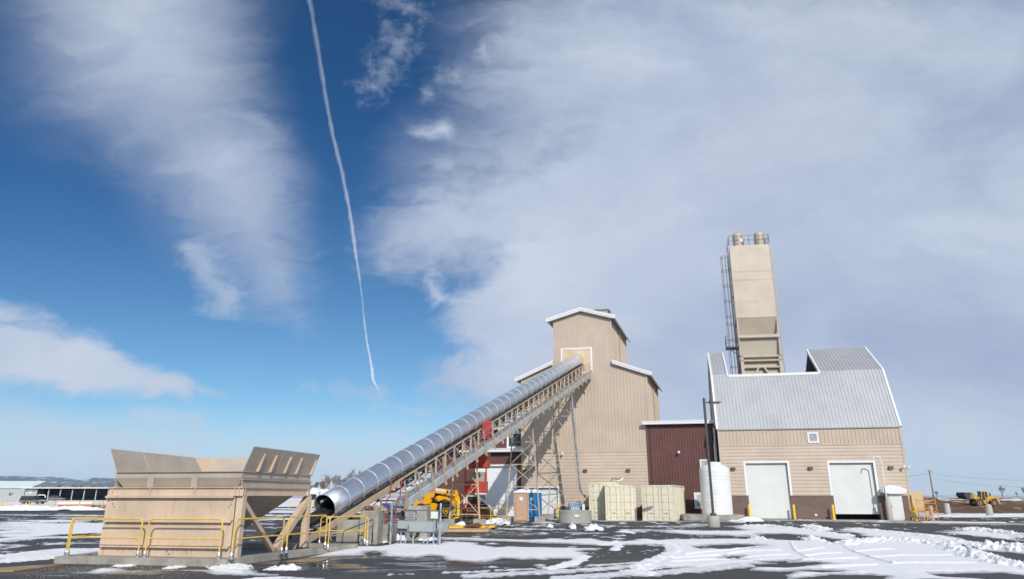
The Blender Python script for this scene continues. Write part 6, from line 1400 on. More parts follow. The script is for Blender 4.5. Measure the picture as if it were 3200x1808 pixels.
# ============================================================ SNOW ON THE ASPHALT
# outlines surveyed on the ground plane; each: crop id, roughness, points
CR = {1: (0, 1600, 3.22), 2: (700, 1600, 3.22), 3: (1400, 1600, 3.22), 4: (2100, 1600, 2.342), 5: (0, 1440, 6.44)}
def gp(c, x, y):
    ox, oy, s = CR[c]; p = G(ox + x / s, oy + y / s); return (p.x, p.y)
POLY = [
 (1, .8, [(-100, 95), (300, 100), (700, 102), (1080, 95), (1400, 100), (1400, 225), (1050, 225), (700, 232), (400, 255), (150, 300), (-100, 300)]),
 (1, .6, [(-60, 318), (100, 312), (240, 318), (190, 345), (60, 365), (-60, 375)]),
 (1, .5, [(400, 320), (520, 290), (640, 300), (690, 318), (560, 335)]),
 (1, .5, [(600, 330), (760, 292), (920, 272), (930, 290), (800, 312), (690, 335)]),
 (1, .3, [(-60, 440), (120, 405), (330, 385), (560, 362), (800, 352), (1010, 366), (1010, 425), (860, 432), (700, 440), (480, 468), (250, 490), (-60, 512)]),
 (1, .5, [(-60, 395), (40, 388), (90, 398), (60, 412), (-60, 420)]),
 (1, .25, [(905, 600), (960, 572), (1060, 550), (1160, 552), (1280, 573), (1340, 582), (1500, 578), (1700, 568), (1900, 572), (2110, 574), (2250, 562), (2576, 556), (2576, 632), (2420, 626), (2230, 617), (2210, 610), (2020, 588), (1800, 582), (1500, 584), (1200, 598), (1000, 610)]),
 (1, .2, [(1210, 530), (1250, 518), (1300, 522), (1320, 535), (1260, 540)]),
 (1, .2, [(1740, 546), (1770, 537), (1805, 545), (1780, 552)]),
 (2, .2, [(0, 530), (60, 515), (180, 514), (265, 525), (230, 540), (140, 553), (130, 570), (380, 575), (390, 585), (330, 590), (590, 620), (580, 632), (400, 630), (150, 620), (0, 622)]),
 (2, .25, [(470, 558), (490, 540), (530, 543), (550, 560), (510, 572)]),
 (2, .25, [(555, 575), (600, 545), (640, 535), (700, 555), (715, 570), (660, 580)]),
 (2, .4, [(150, 672), (300, 652), (450, 642), (700, 650), (950, 664), (1000, 680), (600, 690), (150, 690)]),
 (2, .15, [(800, 458), (950, 425), (1060, 382), (1110, 352), (1250, 342), (1380, 334), (1560, 334), (1640, 322), (1680, 300), (1900, 302), (2180, 302), (2200, 285), (2360, 290), (2576, 300), (2576, 500), (2380, 487), (2210, 480), (2300, 463), (2160, 442), (2050, 437), (1910, 460), (1800, 445), (1600, 432), (1400, 428), (1200, 436), (1020, 445)]),
 (2, .3, [(1580, 300), (1600, 282), (1640, 290), (1660, 305)]),
 (2, .35, [(1740, 275), (1790, 252), (1840, 250), (1860, 272)]), (2, .35, [(1980, 285), (2040, 262), (2080, 260), (2100, 285)]),
 (2, .4, [(1610, 250), (1900, 246), (2200, 252), (2450, 250), (2576, 255), (2576, 275), (2300, 272), (2000, 262), (1650, 262)]),
 (2, .4, [(420, 222), (560, 216), (640, 224), (560, 232)]), (2, .4, [(890, 225), (1000, 220), (1110, 226), (1000, 236)]), (2, .5, [(1590, 112), (1700, 104), (1760, 112), (1650, 118)]),
 (2, .5, [(2440, 240), (2500, 232), (2576, 236), (2560, 250), (2460, 250)]), (2, .4, [(2190, 210), (2240, 200), (2240, 215)]),
 (3, .2, [(-60, 248), (200, 252), (400, 260), (640, 262), (800, 268), (960, 265), (1020, 258), (1130, 262), (1180, 272), (1280, 262), (1420, 255), (1540, 278), (1700, 286), (1880, 276), (2020, 262), (2110, 272), (2250, 263), (2600, 262), (2600, 345), (2240, 330), (2000, 332), (1760, 330), (1600, 335), (1480, 330), (1200, 318), (900, 305), (700, 300), (450, 290), (200, 284), (-60, 276)]),
 (3, .18, [(-60, 288), (120, 292), (260, 312), (400, 330), (480, 348), (600, 338), (760, 342), (900, 346), (1200, 352), (1400, 350), (1550, 354), (1530, 382), (1420, 380), (1330, 392), (1440, 402), (1405, 418), (1330, 482), (1240, 520), (1080, 570), (950, 574), (960, 556), (880, 556), (880, 546), (905, 545), (850, 525), (920, 512), (990, 512), (1005, 530), (1030, 545), (1100, 530), (1180, 510), (1270, 482), (1160, 460), (1050, 462), (1000, 473), (860, 466), (750, 475), (640, 465), (560, 460), (440, 488), (340, 500), (130, 490), (-60, 470)]),
 (3, .15, [(1635, 378), (1660, 350), (1640, 340), (1690, 326), (1730, 345), (1700, 380), (1665, 390)]),
 (3, .15, [(1605, 402), (1625, 395), (1642, 402), (1620, 410)]), (3, .15, [(1470, 445), (1500, 432), (1535, 440), (1500, 458)]), (3, .2, [(1515, 428), (1535, 422), (1562, 432), (1540, 436)]),
 (3, .25, [(2240, 330), (2285, 352), (2290, 375), (2255, 410), (2180, 450), (2090, 480), (1990, 545), (1925, 568), (1930, 578), (2060, 575), (2250, 556), (2576, 542), (2640, 540), (2640, 300), (2300, 300)]),
 (3, .5, [(1740, 605), (1860, 578), (1960, 582), (2060, 600), (2040, 625), (1950, 642), (1880, 625), (1780, 615)]),
 (3, .3, [(185, 240), (215, 232), (300, 235), (308, 245), (220, 250)]), (3, .3, [(240, 225), (260, 217), (320, 220), (300, 228)]), (3, .3, [(330, 212), (350, 206), (415, 209), (400, 216)]), (3, .3, [(440, 218), (470, 213), (505, 217), (480, 222)]), (3, .3, [(565, 195), (610, 188), (690, 192), (650, 202), (580, 202)]),
 (3, .6, [(420, 182), (520, 165), (640, 155), (700, 146), (900, 155), (1100, 158), (1340, 172), (1300, 178), (1000, 182), (700, 180), (540, 178)]),
 (3, .8, [(780, 142), (860, 130), (1000, 120), (1180, 126), (1300, 130), (1150, 138), (900, 150)]),
 (3, .6, [(1090, 200), (1200, 185), (1330, 190), (1560, 200), (1560, 210), (1340, 214), (1180, 210)]),
 (3, .4, [(1120, 245), (1190, 235), (1280, 238), (1200, 250), (1130, 256)]), (3, .4, [(1380, 238), (1450, 222), (1520, 225), (1500, 236), (1420, 243)]), (3, .4, [(1650, 236), (1700, 232), (1730, 238), (1680, 242)]),
 (3, .5, [(1340, 182), (1420, 170), (1520, 165), (1560, 172), (1480, 186)]),
 (3, .9, [(1560, 145), (1620, 130), (1740, 138), (1900, 135), (1860, 146), (1700, 160), (1600, 168)]),
 (3, .8, [(1640, 200), (1740, 185), (1830, 190), (1960, 208), (1800, 214)]),
 (3, .6, [(1760, 178), (1900, 168), (2080, 160), (2120, 170), (2060, 180), (2200, 166), (2340, 172), (2600, 180), (2600, 202), (2400, 200), (2160, 205), (1900, 196)]),
 (3, .5, [(2340, 212), (2450, 204), (2600, 210), (2600, 222), (2400, 222)]), (3, .5, [(2440, 235), (2600, 230), (2600, 242), (2480, 245)]),
 (3, .6, [(2060, 140), (2160, 125), (2300, 132), (2420, 112), (2560, 112), (2500, 125), (2300, 150), (2160, 142)]), (3, .5, [(2100, 105), (2200, 98), (2300, 103), (2200, 108)]),
 (3, .3, [(960, 70), (1000, 58), (1120, 60), (1120, 76), (1010, 78)]), (3, .4, [(780, 100), (900, 88), (1040, 86), (1140, 112), (960, 112), (830, 108)]),
 (3, .3, [(1430, 76), (1600, 76), (1800, 80), (2000, 82), (2200, 86), (2420, 84), (2576, 84), (2576, 92), (2300, 96), (2000, 92), (1700, 88), (1430, 88)]),
 (3, .6, [(380, 100), (420, 90), (560, 80), (600, 100), (620, 125), (560, 130), (480, 125)]),
 (3, .5, [(620, 125), (720, 118), (840, 128), (760, 134)]),
 # right hand side
 (4, .3, [(-60, 118), (150, 128), (340, 132), (520, 128), (440, 108), (350, 100), (600, 88), (740, 88), (760, 104), (900, 112), (1060, 132), (1270, 158), (1340, 178), (1450, 200), (1440, 213), (1250, 205), (1080, 180), (950, 168), (860, 160), (700, 160), (640, 172), (560, 176), (440, 178), (390, 168), (180, 166), (60, 160), (-60, 150)]),
 (4, .5, [(60, 100), (140, 80), (300, 84), (280, 92), (120, 112), (20, 118)]), (4, .5, [(130, 168), (180, 164), (245, 172), (170, 178)]),
 (4, .25, [(350, 62), (440, 58), (540, 50), (570, 68), (500, 78), (440, 72)]), (4, .6, [(680, 62), (740, 58), (760, 68), (700, 70)]),
 (4, .5, [(750, 98), (800, 92), (900, 98), (880, 105), (790, 104)]), (4, .4, [(970, 118), (1000, 94), (1080, 92), (1140, 130), (1060, 128)]),
 (4, .6, [(1140, 138), (1200, 118), (1330, 108), (1500, 118), (1600, 130), (1760, 150), (1950, 160), (2000, 170), (2200, 205), (2300, 225), (2300, 245), (2200, 250), (2080, 235), (1960, 232), (1830, 215), (1700, 200), (1560, 190), (1500, 182), (1380, 172), (1280, 150)]),
 (4, .6, [(1920, 145), (2040, 128), (2180, 130), (2260, 122), (2400, 152), (2500, 160), (2650, 190), (2650, 215), (2500, 205), (2300, 180), (2100, 165)]),
 (4, .3, [(2280, 250), (2300, 232), (2450, 245), (2650, 270), (2650, 300), (2560, 296), (2400, 285), (2250, 275)]),
 (4, .2, [(-60, 195), (240, 188), (420, 188), (600, 192), (640, 186), (760, 196), (900, 202), (1060, 208), (1170, 212), (1240, 235), (1280, 212), (1380, 222), (1470, 205), (1540, 198), (1720, 208), (1840, 215), (1960, 240), (2060, 262), (2180, 285), (2340, 320), (2420, 355), (2560, 395), (2650, 420), (2650, 470), (2400, 440), (2130, 448), (1920, 455), (1980, 470), (2180, 480), (2650, 500), (2650, 560), (1500, 540), (1560, 470), (1460, 462), (1200, 458), (960, 482), (800, 486), (840, 462), (920, 428), (1090, 440), (1260, 430), (1180, 425), (1010, 422), (830, 436), (570, 424), (620, 398), (790, 402), (1180, 374), (1100, 366), (900, 372), (640, 382), (400, 395), (130, 428), (-60, 440), (-60, 400), (130, 402), (-60, 398)]),
 (4, .5, [(2500, 90), (2560, 92), (2650, 96), (2650, 80), (2500, 82)]),
]
HOLE = [
 (4, .3, [(220, 266), (330, 240), (470, 230), (600, 233), (640, 238), (560, 252), (470, 258), (400, 272), (300, 262)]),
 (4, .3, [(330, 345), (400, 326), (500, 318), (575, 318), (520, 332), (505, 345), (420, 342)]),
 (4, .3, [(680, 166), (780, 160), (900, 170), (980, 178), (930, 190), (890, 200), (780, 196), (690, 190)]),
 (4, .3, [(1050, 200), (1200, 196), (1420, 208), (1360, 222), (1200, 212)]),
 (4, .5, [(-60, 400), (60, 402), (140, 405), (80, 420), (-60, 424)]),
 (2, .3, [(1390, 412), (1440, 388), (1540, 386), (1620, 405), (1560, 425), (1440, 424)]),
 (3, .4, [(2520, 350), (2640, 345), (2640, 362), (2560, 365)]),
 (1, .7, [(420, 240), (600, 222), (900, 218), (1100, 228), (1000, 250), (700, 255)]),
 (4, .6, [(700, 376), (800, 370), (1010, 364), (900, 378)]),
]
# windrows of lumpy ploughed snow: crop, width, height, points
RIDGE = [
 (4, .45, .19, [(1250, 238), (1380, 226), (1500, 210), (1620, 215), (1760, 224), (1900, 235), (2000, 252), (2090, 290), (2200, 305), (2290, 345), (2380, 375), (2480, 390), (2600, 405)]),
 (4, .35, .11, [(560, 100), (740, 98), (900, 122), (1060, 138), (1180, 160), (1290, 170)]),
 (4, .5, .18, [(2160, 128), (2240, 128), (2300, 142), (2400, 155), (2480, 162), (2600, 182)]),
 (4, .6, .24, [(2290, 262), (2400, 262), (2500, 272), (2600, 290)]),
 (4, .4, .10, [(1380, 125), (1500, 140), (1600, 150), (1740, 165), (1880, 185), (2000, 200), (2150, 225)]),
 (4, .5, .16, [(1000, 102), (1060, 110), (1100, 125)]), (4, .4, .18, [(1010, 198), (1040, 204), (1050, 208)]), (4, .35, .13, [(450, 62), (520, 68), (550, 74)]),
 (4, .35, .14, [(620, 192), (640, 200)]),
 (3, .35, .06, [(2256, 345), (2300, 372), (2290, 402), (2180, 455), (2060, 505), (1960, 560)]), (3, .5, .04, [(2350, 380), (2420, 400)]),
 (3, .35, .05, [(1960, 276), (2060, 296), (2180, 312), (2240, 326)]), (3, .2, .05, [(1680, 300), (1720, 335), (1680, 375)]), (3, .25, .04, [(1560, 325), (1640, 318), (1700, 300)]),
 (3, .22, .05, [(1030, 560), (1120, 545), (1230, 512), (1320, 478), (1370, 440)]), (3, .25, .06, [(1860, 595), (1930, 612), (2000, 618)]),
 (3, .4, .32, [(1440, 168), (1460, 170), (1490, 176)]), (3, .3, .3, [(1250, 158), (1262, 162)]), (3, .5, .1, [(1780, 196), (1810, 202)]), (3, .4, .2, [(500, 108), (520, 112), (570, 122)]),
 (3, .3, .25, [(62, 148), (70, 152)]),
 (2, .35, .12, [(20, 545), (90, 560), (130, 572)]), (2, .2, .14, [(600, 566), (640, 566), (690, 568)]), (2, .2, .09, [(495, 562), (530, 564)]), (2, .3, .2, [(1600, 300), (1620, 304)]), (2, .4, .22, [(1780, 272), (1810, 278)]), (2, .4, .2, [(2040, 280), (2070, 286)]),
 (1, .2, .05, [(1230, 532), (1300, 534)]), (1, .2, .05, [(1755, 547), (1790, 548)]),
 (1, .6, .05, [(40, 440), (300, 420), (600, 395), (900, 385)]), (1, .5, .05, [(0, 490), (300, 470), (560, 445)]),
]
# narrow ribbons left by tyres
TRACK = [(3, .05, [(1180, 549), (1500, 531), (1800, 512), (2090, 488)]), (3, .04, [(480, 584), (760, 574), (960, 566)]), (3, .10, [(180, 644), (480, 628), (780, 608), (950, 600), (1200, 588), (1500, 572), (1800, 545), (1990, 524)]), (3, .04, [(1000, 590), (1300, 583), (1600, 562)]),
 (3, .12, [(1080, 668), (1350, 650), (1600, 634), (1860, 612), (2050, 616), (2300, 592), (2600, 560)]), (3, .05, [(200, 600), (300, 594), (410, 588)]), (3, .04, [(-50, 606), (100, 602)]), (3, .02, [(320, 546), (500, 550), (650, 558)]),
 (2, .03, [(1670, 622), (1900, 618)]), (2, .04, [(2250, 605), (2576, 598)]), (2, .05, [(2400, 638), (2576, 634)]), (4, .12, [(0, 434), (150, 422), (350, 402), (560, 386)])]
STEP = [(4, [(1340, 300), (1500, 286), (1620, 278)]), (4, [(1260, 262), (1340, 300), (1450, 342), (1620, 390)]), (4, [(1450, 342), (1700, 330), (2040, 322)]), (4, [(1620, 390), (1900, 384), (2220, 384)]), (4, [(970, 330), (1100, 316), (1240, 308)]), (4, [(910, 296), (1010, 285), (1110, 270)]), (4, [(870, 225), (900, 290), (970, 330), (1020, 352)]),
 (4, [(0, 348), (300, 322), (560, 290), (800, 288)]), (4, [(0, 372), (300, 358), (600, 330), (860, 318)]), (4, [(100, 318), (400, 285), (700, 240)]), (4, [(940, 352), (1200, 350), (1360, 345)]), (4, [(1100, 410), (1300, 408), (1500, 398)])]
def pip(X, Y, P_):
    ins = np.zeros(X.shape, bool); n_ = len(P_)
    for i in range(n_):
        x0, y0 = P_[i]; x1, y1 = P_[(i + 1) % n_]
        c = ((y0 > Y) != (y1 > Y)) & (X < (x1 - x0) * (Y - y0) / ((y1 - y0) if y1 != y0 else 1e-9) + x0); ins ^= c
    return ins
def segd(X, Y, pts, ky):
    d = np.full(X.shape, 1e9)
    for (x0, y0), (x1, y1) in zip(pts[:-1], pts[1:]):
        dx, dy = x1 - x0, (y1 - y0) * ky; L = dx * dx + dy * dy + 1e-9; t = np.clip(((X - x0) * dx + (Y - y0) * ky * dy) / L, 0, 1)
        d = np.minimum(d, np.hypot(X - x0 - t * dx, (Y - y0) * ky - t * dy))
    return d
def snow_sheet():
    us = np.linspace(-.84, .84, 1050); Ds = [16.6]
    while Ds[-1] < 76: Ds.append(Ds[-1] * 1.0034)
    Ds = np.array(Ds); U, D = np.meshgrid(us, Ds); X = U * D; Y = D
    wx = (fbm(X * 1.1, Y * .55, 4, 1) - .5); wy = (fbm(X * .8, Y * .5, 4, 7) - .5)
    hf = .55 * (fbm(X * 3.1, Y * 1.6, 4, 31) - .5) + .7 * (fbm(X * 8, Y * 3.2, 3, 37) - .5)
    f = np.full(X.shape, -1.)
    def bbox(P_, pad): a = np.array(P_); return (X > a[:, 0].min() - pad) & (X < a[:, 0].max() + pad) & (Y > a[:, 1].min() - pad * 4) & (Y < a[:, 1].max() + pad * 4)
    def field(c, am, pts):
        P_ = [gp(c, *p) for p in pts]; M_ = bbox(P_, 2.5); Dm = D[M_]; sc = Dm / 30
        x = X[M_] + wx[M_] * am * 2.2 * sc; y = Y[M_] + wy[M_] * am * 5 * sc
        ky = 1.0 / (Dm / 2.2)
        ky = 12. / Dm if True else ky
        ins = pip(x, y, P_); d = np.full(x.shape, 1e9)
        n_ = len(P_)
        for i in range(n_):
            x0, y0 = P_[i]; x1, y1 = P_[(i + 1) % n_]; dx, dy = x1 - x0, (y1 - y0) * ky; L = dx * dx + dy * dy + 1e-9; t = np.clip(((x - x0) * dx + (y - y0) * ky * dy) / L, 0, 1)
            d = np.minimum(d, np.hypot(x - x0 - t * dx, (y - y0) * ky - t * dy))
        v = np.where(ins, d, -d) / (sc * .5) + hf[M_] * am * 1.8
        return M_, v
    for c, am, pts in POLY:
        M_, v = field(c, am, pts); v = v - .08 - am * .12; f[M_] = np.maximum(f[M_], v)
    for c, am, pts in HOLE:
        M_, v = field(c, am, pts); f[M_] = np.minimum(f[M_], -v)
    # scattered crumbs and thin remains
    cr_ = fbm(X * 1.3, Y * .9, 5, 77); far = np.clip((D - 30) / 25, 0, 1)
    f = np.maximum(f, (cr_ - .70 + .03 * far) * 6 * np.where(D > 26, 1, 0) - .0)
    # the left lot: broken streaks
    lf = np.clip((-12.5 - X) / 4, 0, 1) * np.clip((D - 26) / 6, 0, 1) * np.clip((80 - D) / 10, 0, 1)
    st = fbm(X * .35, Y * .6, 5, 55)
    f = np.where(lf > 0, np.maximum(f, (st - .56) * 7 * lf - (1 - lf)), f)
    crumb = vn(X * 7, Y * 5, 91); cg_ = (crumb > .90) & (np.maximum(f, -1) > -.7) & (D > 24)
    f = np.where(cg_ & (f < .05), .12, f)
    for c, w_, pts in TRACK:
        P_ = [gp(c, *p) for p in pts]; M_ = bbox(P_, .6); d = segd(X[M_], Y[M_], P_, .22); v = (w_ - d) * 12 + (fbm(X[M_] * 6, Y[M_] * 3, 3, 5) - .55) * 1.6; f[M_] = np.maximum(f[M_], np.minimum(v, .5))
    h = np.clip(f, 0, 1.2) * .028 + np.clip(f, 0, 4) * .004
    lump = np.abs(fbm(X * 3.6, Y * 3.0, 3, 40) - .5) * 2; l2 = (1 - np.abs(vn(X * 8, Y * 7, 12) * 2 - 1)) ** 1.5; l3 = vn(X * 14, Y * 12, 33)
    h += np.where(f > 0, (fbm(X * .9, Y * .7, 4, 66) - .3) * .035 * np.clip(f, 0, 1), 0)
    for c, w_, hh, pts in RIDGE:
        P_ = [gp(c, *p) for p in pts]; M_ = bbox(P_, 1.6); Dm = D[M_]; d = segd(X[M_], Y[M_], P_, .5)
        e = np.clip(1.15 - d / w_ + (lump[M_] - .4) * .9, 0, 1); b_ = e * (.25 + .45 * l2[M_] + .55 * lump[M_] + .3 * l3[M_]) * hh
        b_ = np.where(e > .05, b_, 0); h[M_] = np.maximum(h[M_], h[M_] * .6 + b_); f[M_] = np.where(e > .08, np.maximum(f[M_], 1.), f[M_])
    for c, pts in STEP:
        P_ = [gp(c, *p) for p in pts]; M_ = bbox(P_, .6); d = segd(X[M_], Y[M_], P_, .5); h[M_] += np.clip(1 - d / .065, 0, 1) ** 1.3 * .05 * (f[M_] > 0)
    keep_clear = [lambda x, y: ((x > -13.3) & (x < -7.2) & (y > 19.5) & (y < 26.6))]
    # no snow inside the hopper curb or the buildings
    inv = None
    C0 = HF.o; rx, ry = X - C0.x, Y - C0.y; a_ = rx * HF.u.x + ry * HF.u.y; b_ = rx * HF.w.x + ry * HF.w.y
    ins = (a_ > .0) & (a_ < 5.35) & (b_ > 0.02) & (b_ < 6.6)
    tx, ty = X - TF.o.x, Y - TF.o.y; ds = tx * TF.w.x + ty * TF.w.y; s1 = tx * TF.u.x + ty * TF.u.y
    ins |= (tx * -TF.u.y + ty * TF.u.x > -.3) & (X > -8) & (X < 18)
    bx2, by2 = X - BF.o.x, Y - BF.o.y; ins |= (bx2 * -BF.u.y + by2 * BF.u.x > -.15) & (X > 17) & (X < 31.3)
    f = np.where(ins, -1, f)
    Z = np.where(f > 0, .006 + h, -.02)
    keep = f > -.12; Z = np.where((f <= 0), -.004, Z)
    ny, nx = X.shape; q = keep[:-1, :-1] & keep[1:, :-1] & keep[:-1, 1:] & keep[1:, 1:] & ((f[:-1, :-1] > 0) | (f[1:, 1:] > 0) | (f[1:, :-1] > 0) | (f[:-1, 1:] > 0))
    r, c = np.nonzero(q); a = r * nx + c; Fq = np.stack([a, a + 1, a + nx + 1, a + nx], -1); used = np.unique(Fq); mp = np.full(nx * ny, -1, np.int64); mp[used] = np.arange(len(used)); Fq = mp[Fq]
    V = np.stack([X, Y, Z], -1).reshape(-1, 3)[used]
    me = bpy.data.meshes.new('snow'); me.vertices.add(len(V)); me.vertices.foreach_set('co', V.astype(np.float32).ravel())
    me.loops.add(len(Fq) * 4); me.loops.foreach_set('vertex_index', Fq.astype(np.int32).ravel()); me.polygons.add(len(Fq)); me.polygons.foreach_set('loop_start', (np.arange(len(Fq)) * 4).astype(np.int32)); me.polygons.foreach_set('loop_total', np.full(len(Fq), 4, np.int32))
    me.polygons.foreach_set('use_smooth', np.ones(len(Fq), bool)); me.update(calc_edges=True)
    at = me.attributes.new('depth', 'FLOAT', 'POINT'); at.data.foreach_set('value', np.clip(f.reshape(-1)[used], 0, 3).astype(np.float32))
    m = bpy.data.materials.new('ground_snow'); m.use_nodes = True; t = NT(m.node_tree)
    o = t.node('ShaderNodeOutputMaterial'); b = t.node('ShaderNodeBsdfPrincipled'); t.link(b.outputs[0], o.inputs[0])
    an = t.node('ShaderNodeAttribute', attribute_name='depth'); g_ = t.node('ShaderNodeNewGeometry')
    nz = t.noise(g_.outputs['Position'], 4, 6, .7); k = t.step(t.math('ADD', an.outputs['Fac'], t.math('MULTIPLY_ADD', nz, 1.5, -.75)), -.05, .75)
    t.link(t.mix(k, rgb(.40, .41, .43), rgb(.92, .925, .935)), b.inputs['Base Color']); b.inputs['Roughness'].default_value = .7; b.inputs['Specular IOR Level'].default_value = .25
    bn = t.node('ShaderNodeBump'); bn.inputs['Strength'].default_value = .8; bn.inputs['Distance'].default_value = .04
    t.link(t.noise(g_.outputs['Position'], 7, 6, .65), bn.inputs['Height']); t.link(bn.outputs[0], b.inputs['Normal'])
    me.materials.append(m); ob = bpy.data.objects.new('snow', me); COL.objects.link(ob); tag(ob, 'patchy ploughed snow lying over the dark asphalt lot', None, None, 'stuff'); return ob
snow_sheet()
# far snow: bands beyond the lot edge
def bandz(a): return lambda X, Y: .02 + a * fbm(X * .25, Y * .12, 4, 2) - .03
sm2 = MATS['snow']
def strip(name, xs, ys, fz, thr, seed, kind='stuff', label=None, m_=None):
    X, Y = np.meshgrid(xs, ys); f = fbm(X * .12, Y * .22, 5, seed) - thr(X, Y); Z = np.where(f > 0, .01 + np.clip(f, 0, .3) * fz, -.03)
    nx, ny = len(xs), len(ys); q = (f[:-1, :-1] > 0) | (f[1:, 1:] > 0); r, c = np.nonzero(q); a = r * nx + c; Fq = np.stack([a, a + 1, a + nx + 1, a + nx], -1); used = np.unique(Fq); mp = np.full(nx * ny, -1, np.int64); mp[used] = np.arange(len(used))
    me = bpy.data.meshes.new(name); me.from_pydata(np.stack([X, Y, Z], -1).reshape(-1, 3)[used].tolist(), [], mp[Fq].tolist()); me.materials.append(m_ or sm2); me.polygons.foreach_set('use_smooth', [True] * len(me.polygons))
    o = bpy.data.objects.new(name, me); COL.objects.link(o); tag(o, label, None, None, kind); return o
strip('snow', np.arange(33, 80, .3), np.arange(62.5, 76.5, .25), .25, lambda X, Y: .36 + .22 * (np.abs(Y - 69.3) < .7) + .22 * (np.abs(Y - 73.0) < .35) + np.clip(64.5 - Y, 0, 3) * .2 + np.clip(36 - X, 0, 3) * .1, 3, label='flat snow strip between the asphalt and the dirt on the right')
strip('snow', np.arange(-110, -20, .5), np.arange(94, 103, .4), .3, lambda X, Y: .62 - .25 * np.exp(-((Y - 97.5) / 1.2) ** 2) * (X < -45), 8, label='thin snow remains along the far lot edge on the left')
strip('snow', np.arange(-110, -22, .6), np.arange(111.5, 150, .8), .4, lambda X, Y: .2 + 0 * X, 5, label='snow bank behind the brown verge on the left')
strip('snow', np.arange(-40, 8, .5), np.arange(78, 104, .5), .3, lambda X, Y: .50 - .12 * np.exp(-((Y - 96) / 4) ** 2), 15, label='snow patches on the lot seen under the conveyor')
# snow piles
def pile(name, cx, cy, rx, ry, h, label, seed, n_=60):
    xs = np.linspace(-1, 1, n_); X, Y = np.meshgrid(xs, xs); r = np.hypot(X, Y) + (fbm(X * 2.4 + 3, Y * 2.4, 3, seed) - .5) * .4
    Z = np.clip(1 - r, 0, 1) ** .6 * (h * (.55 + .6 * fbm(X * 3.2, Y * 3.2, 4, seed + 3))) + np.where(r < 1, np.abs(fbm(X * 8, Y * 8, 3, seed + 9) - .5) * h * .6 * np.clip((1 - r) * 3, 0, 1), 0); Z = np.where(r < 1, Z + .01, -.02)
    o = grid(name, [0, 1], [0, 1], lambda a, b_: a * 0, sm2, kind=None); me = o.data; me.clear_geometry(); i = np.arange((n_ - 1) ** 2); rr_ = i // (n_ - 1); c = i % (n_ - 1); a = rr_ * n_ + c
    me.from_pydata(np.stack([cx + X * rx, cy + Y * ry, Z], -1).reshape(-1, 3).tolist(), [], np.stack([a, a + 1, a + n_ + 1, a + n_], -1).tolist()); me.polygons.foreach_set('use_smooth', [True] * len(me.polygons)); tag(o, label, 'snow pile', 'snow piles'); return o
pile('snow_pile', -64, 93.5, 5.2, 2.0, .72, 'long ploughed snow heap in front of the far left yellow railings', 5)
pile('snow_pile', -57.6, 94.3, 4.2, 1.8, .6, 'lower snow heap right of the biggest one by the far yellow railings', 9)
pile('snow_pile', -1.1, 49.2, 1.0, 1.0, .4, 'small snow pile inside the low yellow enclosure near the tan toilet', 15, 40)
pile('snow_pile', 17.9, 54.0, .9, .7, .35, 'small snow pile against the right end of the tank pad', 19, 40)
pile('snow_pile', 4.55, 40.0, .5, .5, .3, 'round lone snow lump in front of the containers', 25, 40)
pile('snow_pile', 2.3, 43.6, .2, .25, .22, 'tiny snow lump standing on bare asphalt before the well ring', 29, 24)
pile('snow_pile', -3.0, 42.4, .4, .4, .42, 'small peaked snow pile between the two nearest lattice footings', 35, 30)
# gravel scattered by the curb
m = MB()
for k in range(2600):
    x, y = random.gauss(1150, 420) / 3.22, 1600 + random.gauss(565, 30) / 3.22
    if random.random() < .4: x, y = random.uniform(200, 1900) / 3.22, 1600 + random.uniform(530, 668) / 3.22
    if y < 1600 + 534 / 3.22: continue
    p = G(x, y); s = random.uniform(.006, .017)
    if p.y > 19.95: continue
    i = len(m.v); m.v += [p + Vector((random.uniform(-s, s), random.uniform(-s, s), 0)) for _ in range(3)] + [p + Vector((0, 0, s * 1.1))]
    for f_ in ((0, 1, 3), (1, 2, 3), (2, 0, 3)): m.f.append([i + j for j in f_]); m.mi.append(0)
tag(m.build('gravel', mat('gravel_stone', (.36, .30, .23), .9, var=.3, vscale=20)), 'loose gravel scattered on the asphalt before the curb', None, None, 'stuff')
# yellow stall stripes showing through
for a, b_ in (((1630, 105), (1800, 130)),):
    A, Bq = gp(3, *a), gp(3, *b_); m = MB(); m.poly([(A[0], A[1], .004), (A[0] + .1, A[1] + .05, .004), (Bq[0] + .1, Bq[1], .004), (Bq[0], Bq[1], .004)]); tag(m.build('road_marking', mat('faded_marking', (.45, .35, .12), .8)), kind='structure')
# ============================================================ CONTRAIL: a long tube of ice haze high above
PT = [(770, -60, 15), (778, 0, 14), (789, 60, 13), (806, 160, 13), (822, 260, 12), (838, 345, 11.5), (862, 440, 11.5), (882, 545, 12), (893, 630, 11), (903, 690, 9), (911, 750, 5), (916, 810, 6), (923, 860, 7), (931, 900, 8), (935, 925, 11), (938, 955, 10), (950, 975, 4), (957, 992, 1)]
Hc = 3000.; ctr = []; rad = []
PTS = []
for (a, b_) in zip(PT[:-1], PT[1:]):
    for k in range(7): s = k / 7; PTS.append(tuple(a[i] + (b_[i] - a[i]) * s for i in range(3)))
PTS.append(PT[-1]); R = random.Random(4)
for i, (x, y, w_) in enumerate(PTS):
    r = ray(x * 1.2427, y * 1.2427); k = (Hc - EYE) / r[2]; p = Vector((r[0] * k, r[1] * k, Hc)); ctr.append(p)
    dist = p.length; rad.append(max(.3, w_ * (.42 if y < 650 else .34) * 1.2427 / FPX * dist * R.uniform(.82, 1.12)))
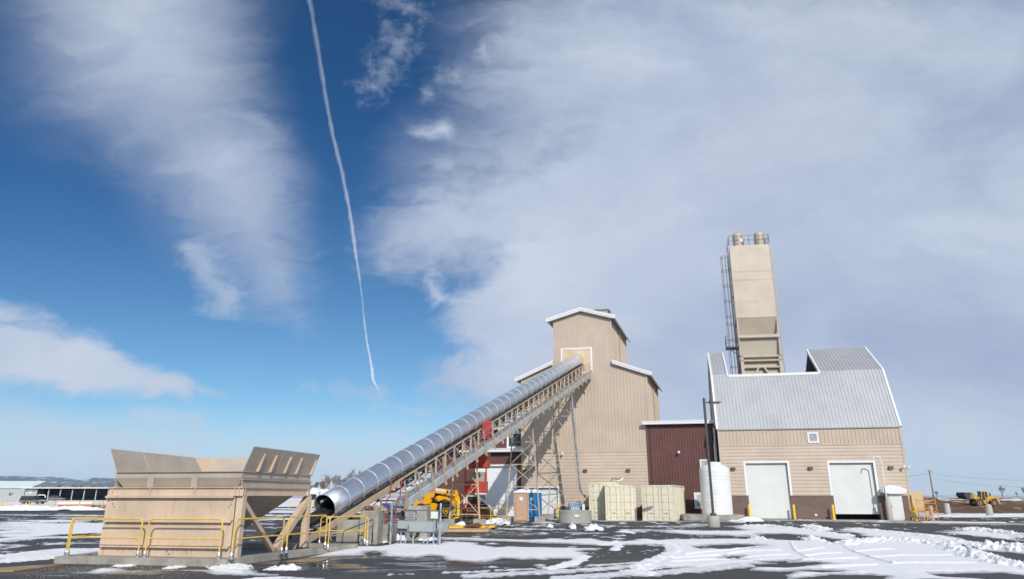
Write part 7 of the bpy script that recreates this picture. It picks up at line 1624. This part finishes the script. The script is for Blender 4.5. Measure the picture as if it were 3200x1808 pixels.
def trail(kr, name, dens, parent=None):
    m = MB(); n_ = 14; rings = []; R2 = random.Random(int(kr * 100))
    for i, p in enumerate(ctr):
        a = ctr[max(i - 1, 0)]; b_ = ctr[min(i + 1, len(ctr) - 1)]; d = (b_ - a).normalized(); s = d.cross(Vector((0, 0, 1))).normalized(); t_ = d.cross(s); q = len(m.v)
        jx = R2.uniform(-.18, .18) * rad[i] * kr
        for j in range(n_): an = 2 * math.pi * j / n_; m.v.append(p + s * jx + (s * math.cos(an) + t_ * math.sin(an)) * rad[i] * kr * (1 + .15 * R2.uniform(-1, 1)))
        rings.append(q)
    for i in range(len(ctr) - 1):
        for j in range(n_): m.f.append([rings[i] + j, rings[i] + (j + 1) % n_, rings[i + 1] + (j + 1) % n_, rings[i + 1] + j]); m.mi.append(0)
    m.f.append([rings[0] + j for j in range(n_)]); m.f.append([rings[-1] + j for j in range(n_)]); m.mi += [0, 0]
    cm = bpy.data.materials.new('contrail_ice'); cm.use_nodes = True; t = NT(cm.node_tree); o = t.node('ShaderNodeOutputMaterial'); pv = t.node('ShaderNodeVolumePrincipled'); t.link(pv.outputs[0], o.inputs['Volume'])
    pv.inputs['Color'].default_value = (1, 1, 1, 1); pv.inputs['Density'].default_value = dens; pv.inputs['Anisotropy'].default_value = -.25
    return m.build(name, cm, parent, True)
ct = thing('contrail', 'long thin white contrail slanting down through the blue sky', 'contrail', (0, 0, 0))
trail(1.15, 'outer_haze', .0022, ct); trail(.66, 'ice_trail', .0034, ct); trail(.33, 'bright_core', .003, ct)
# ============================================================ HAZE: the air itself
hz = MB().box(-13100, 13100, -3100, 16600, -4.5, 480).build('haze', [], None); tag(hz, None, None, None, 'stuff')
hm = bpy.data.materials.new('air'); hm.use_nodes = True; t = NT(hm.node_tree); o = t.node('ShaderNodeOutputMaterial'); pv = t.node('ShaderNodeVolumePrincipled'); t.link(pv.outputs[0], o.inputs['Volume'])
pv.inputs['Color'].default_value = (.62, .78, 1., 1); pv.inputs['Density'].default_value = 3e-5; hz.data.materials.append(hm)
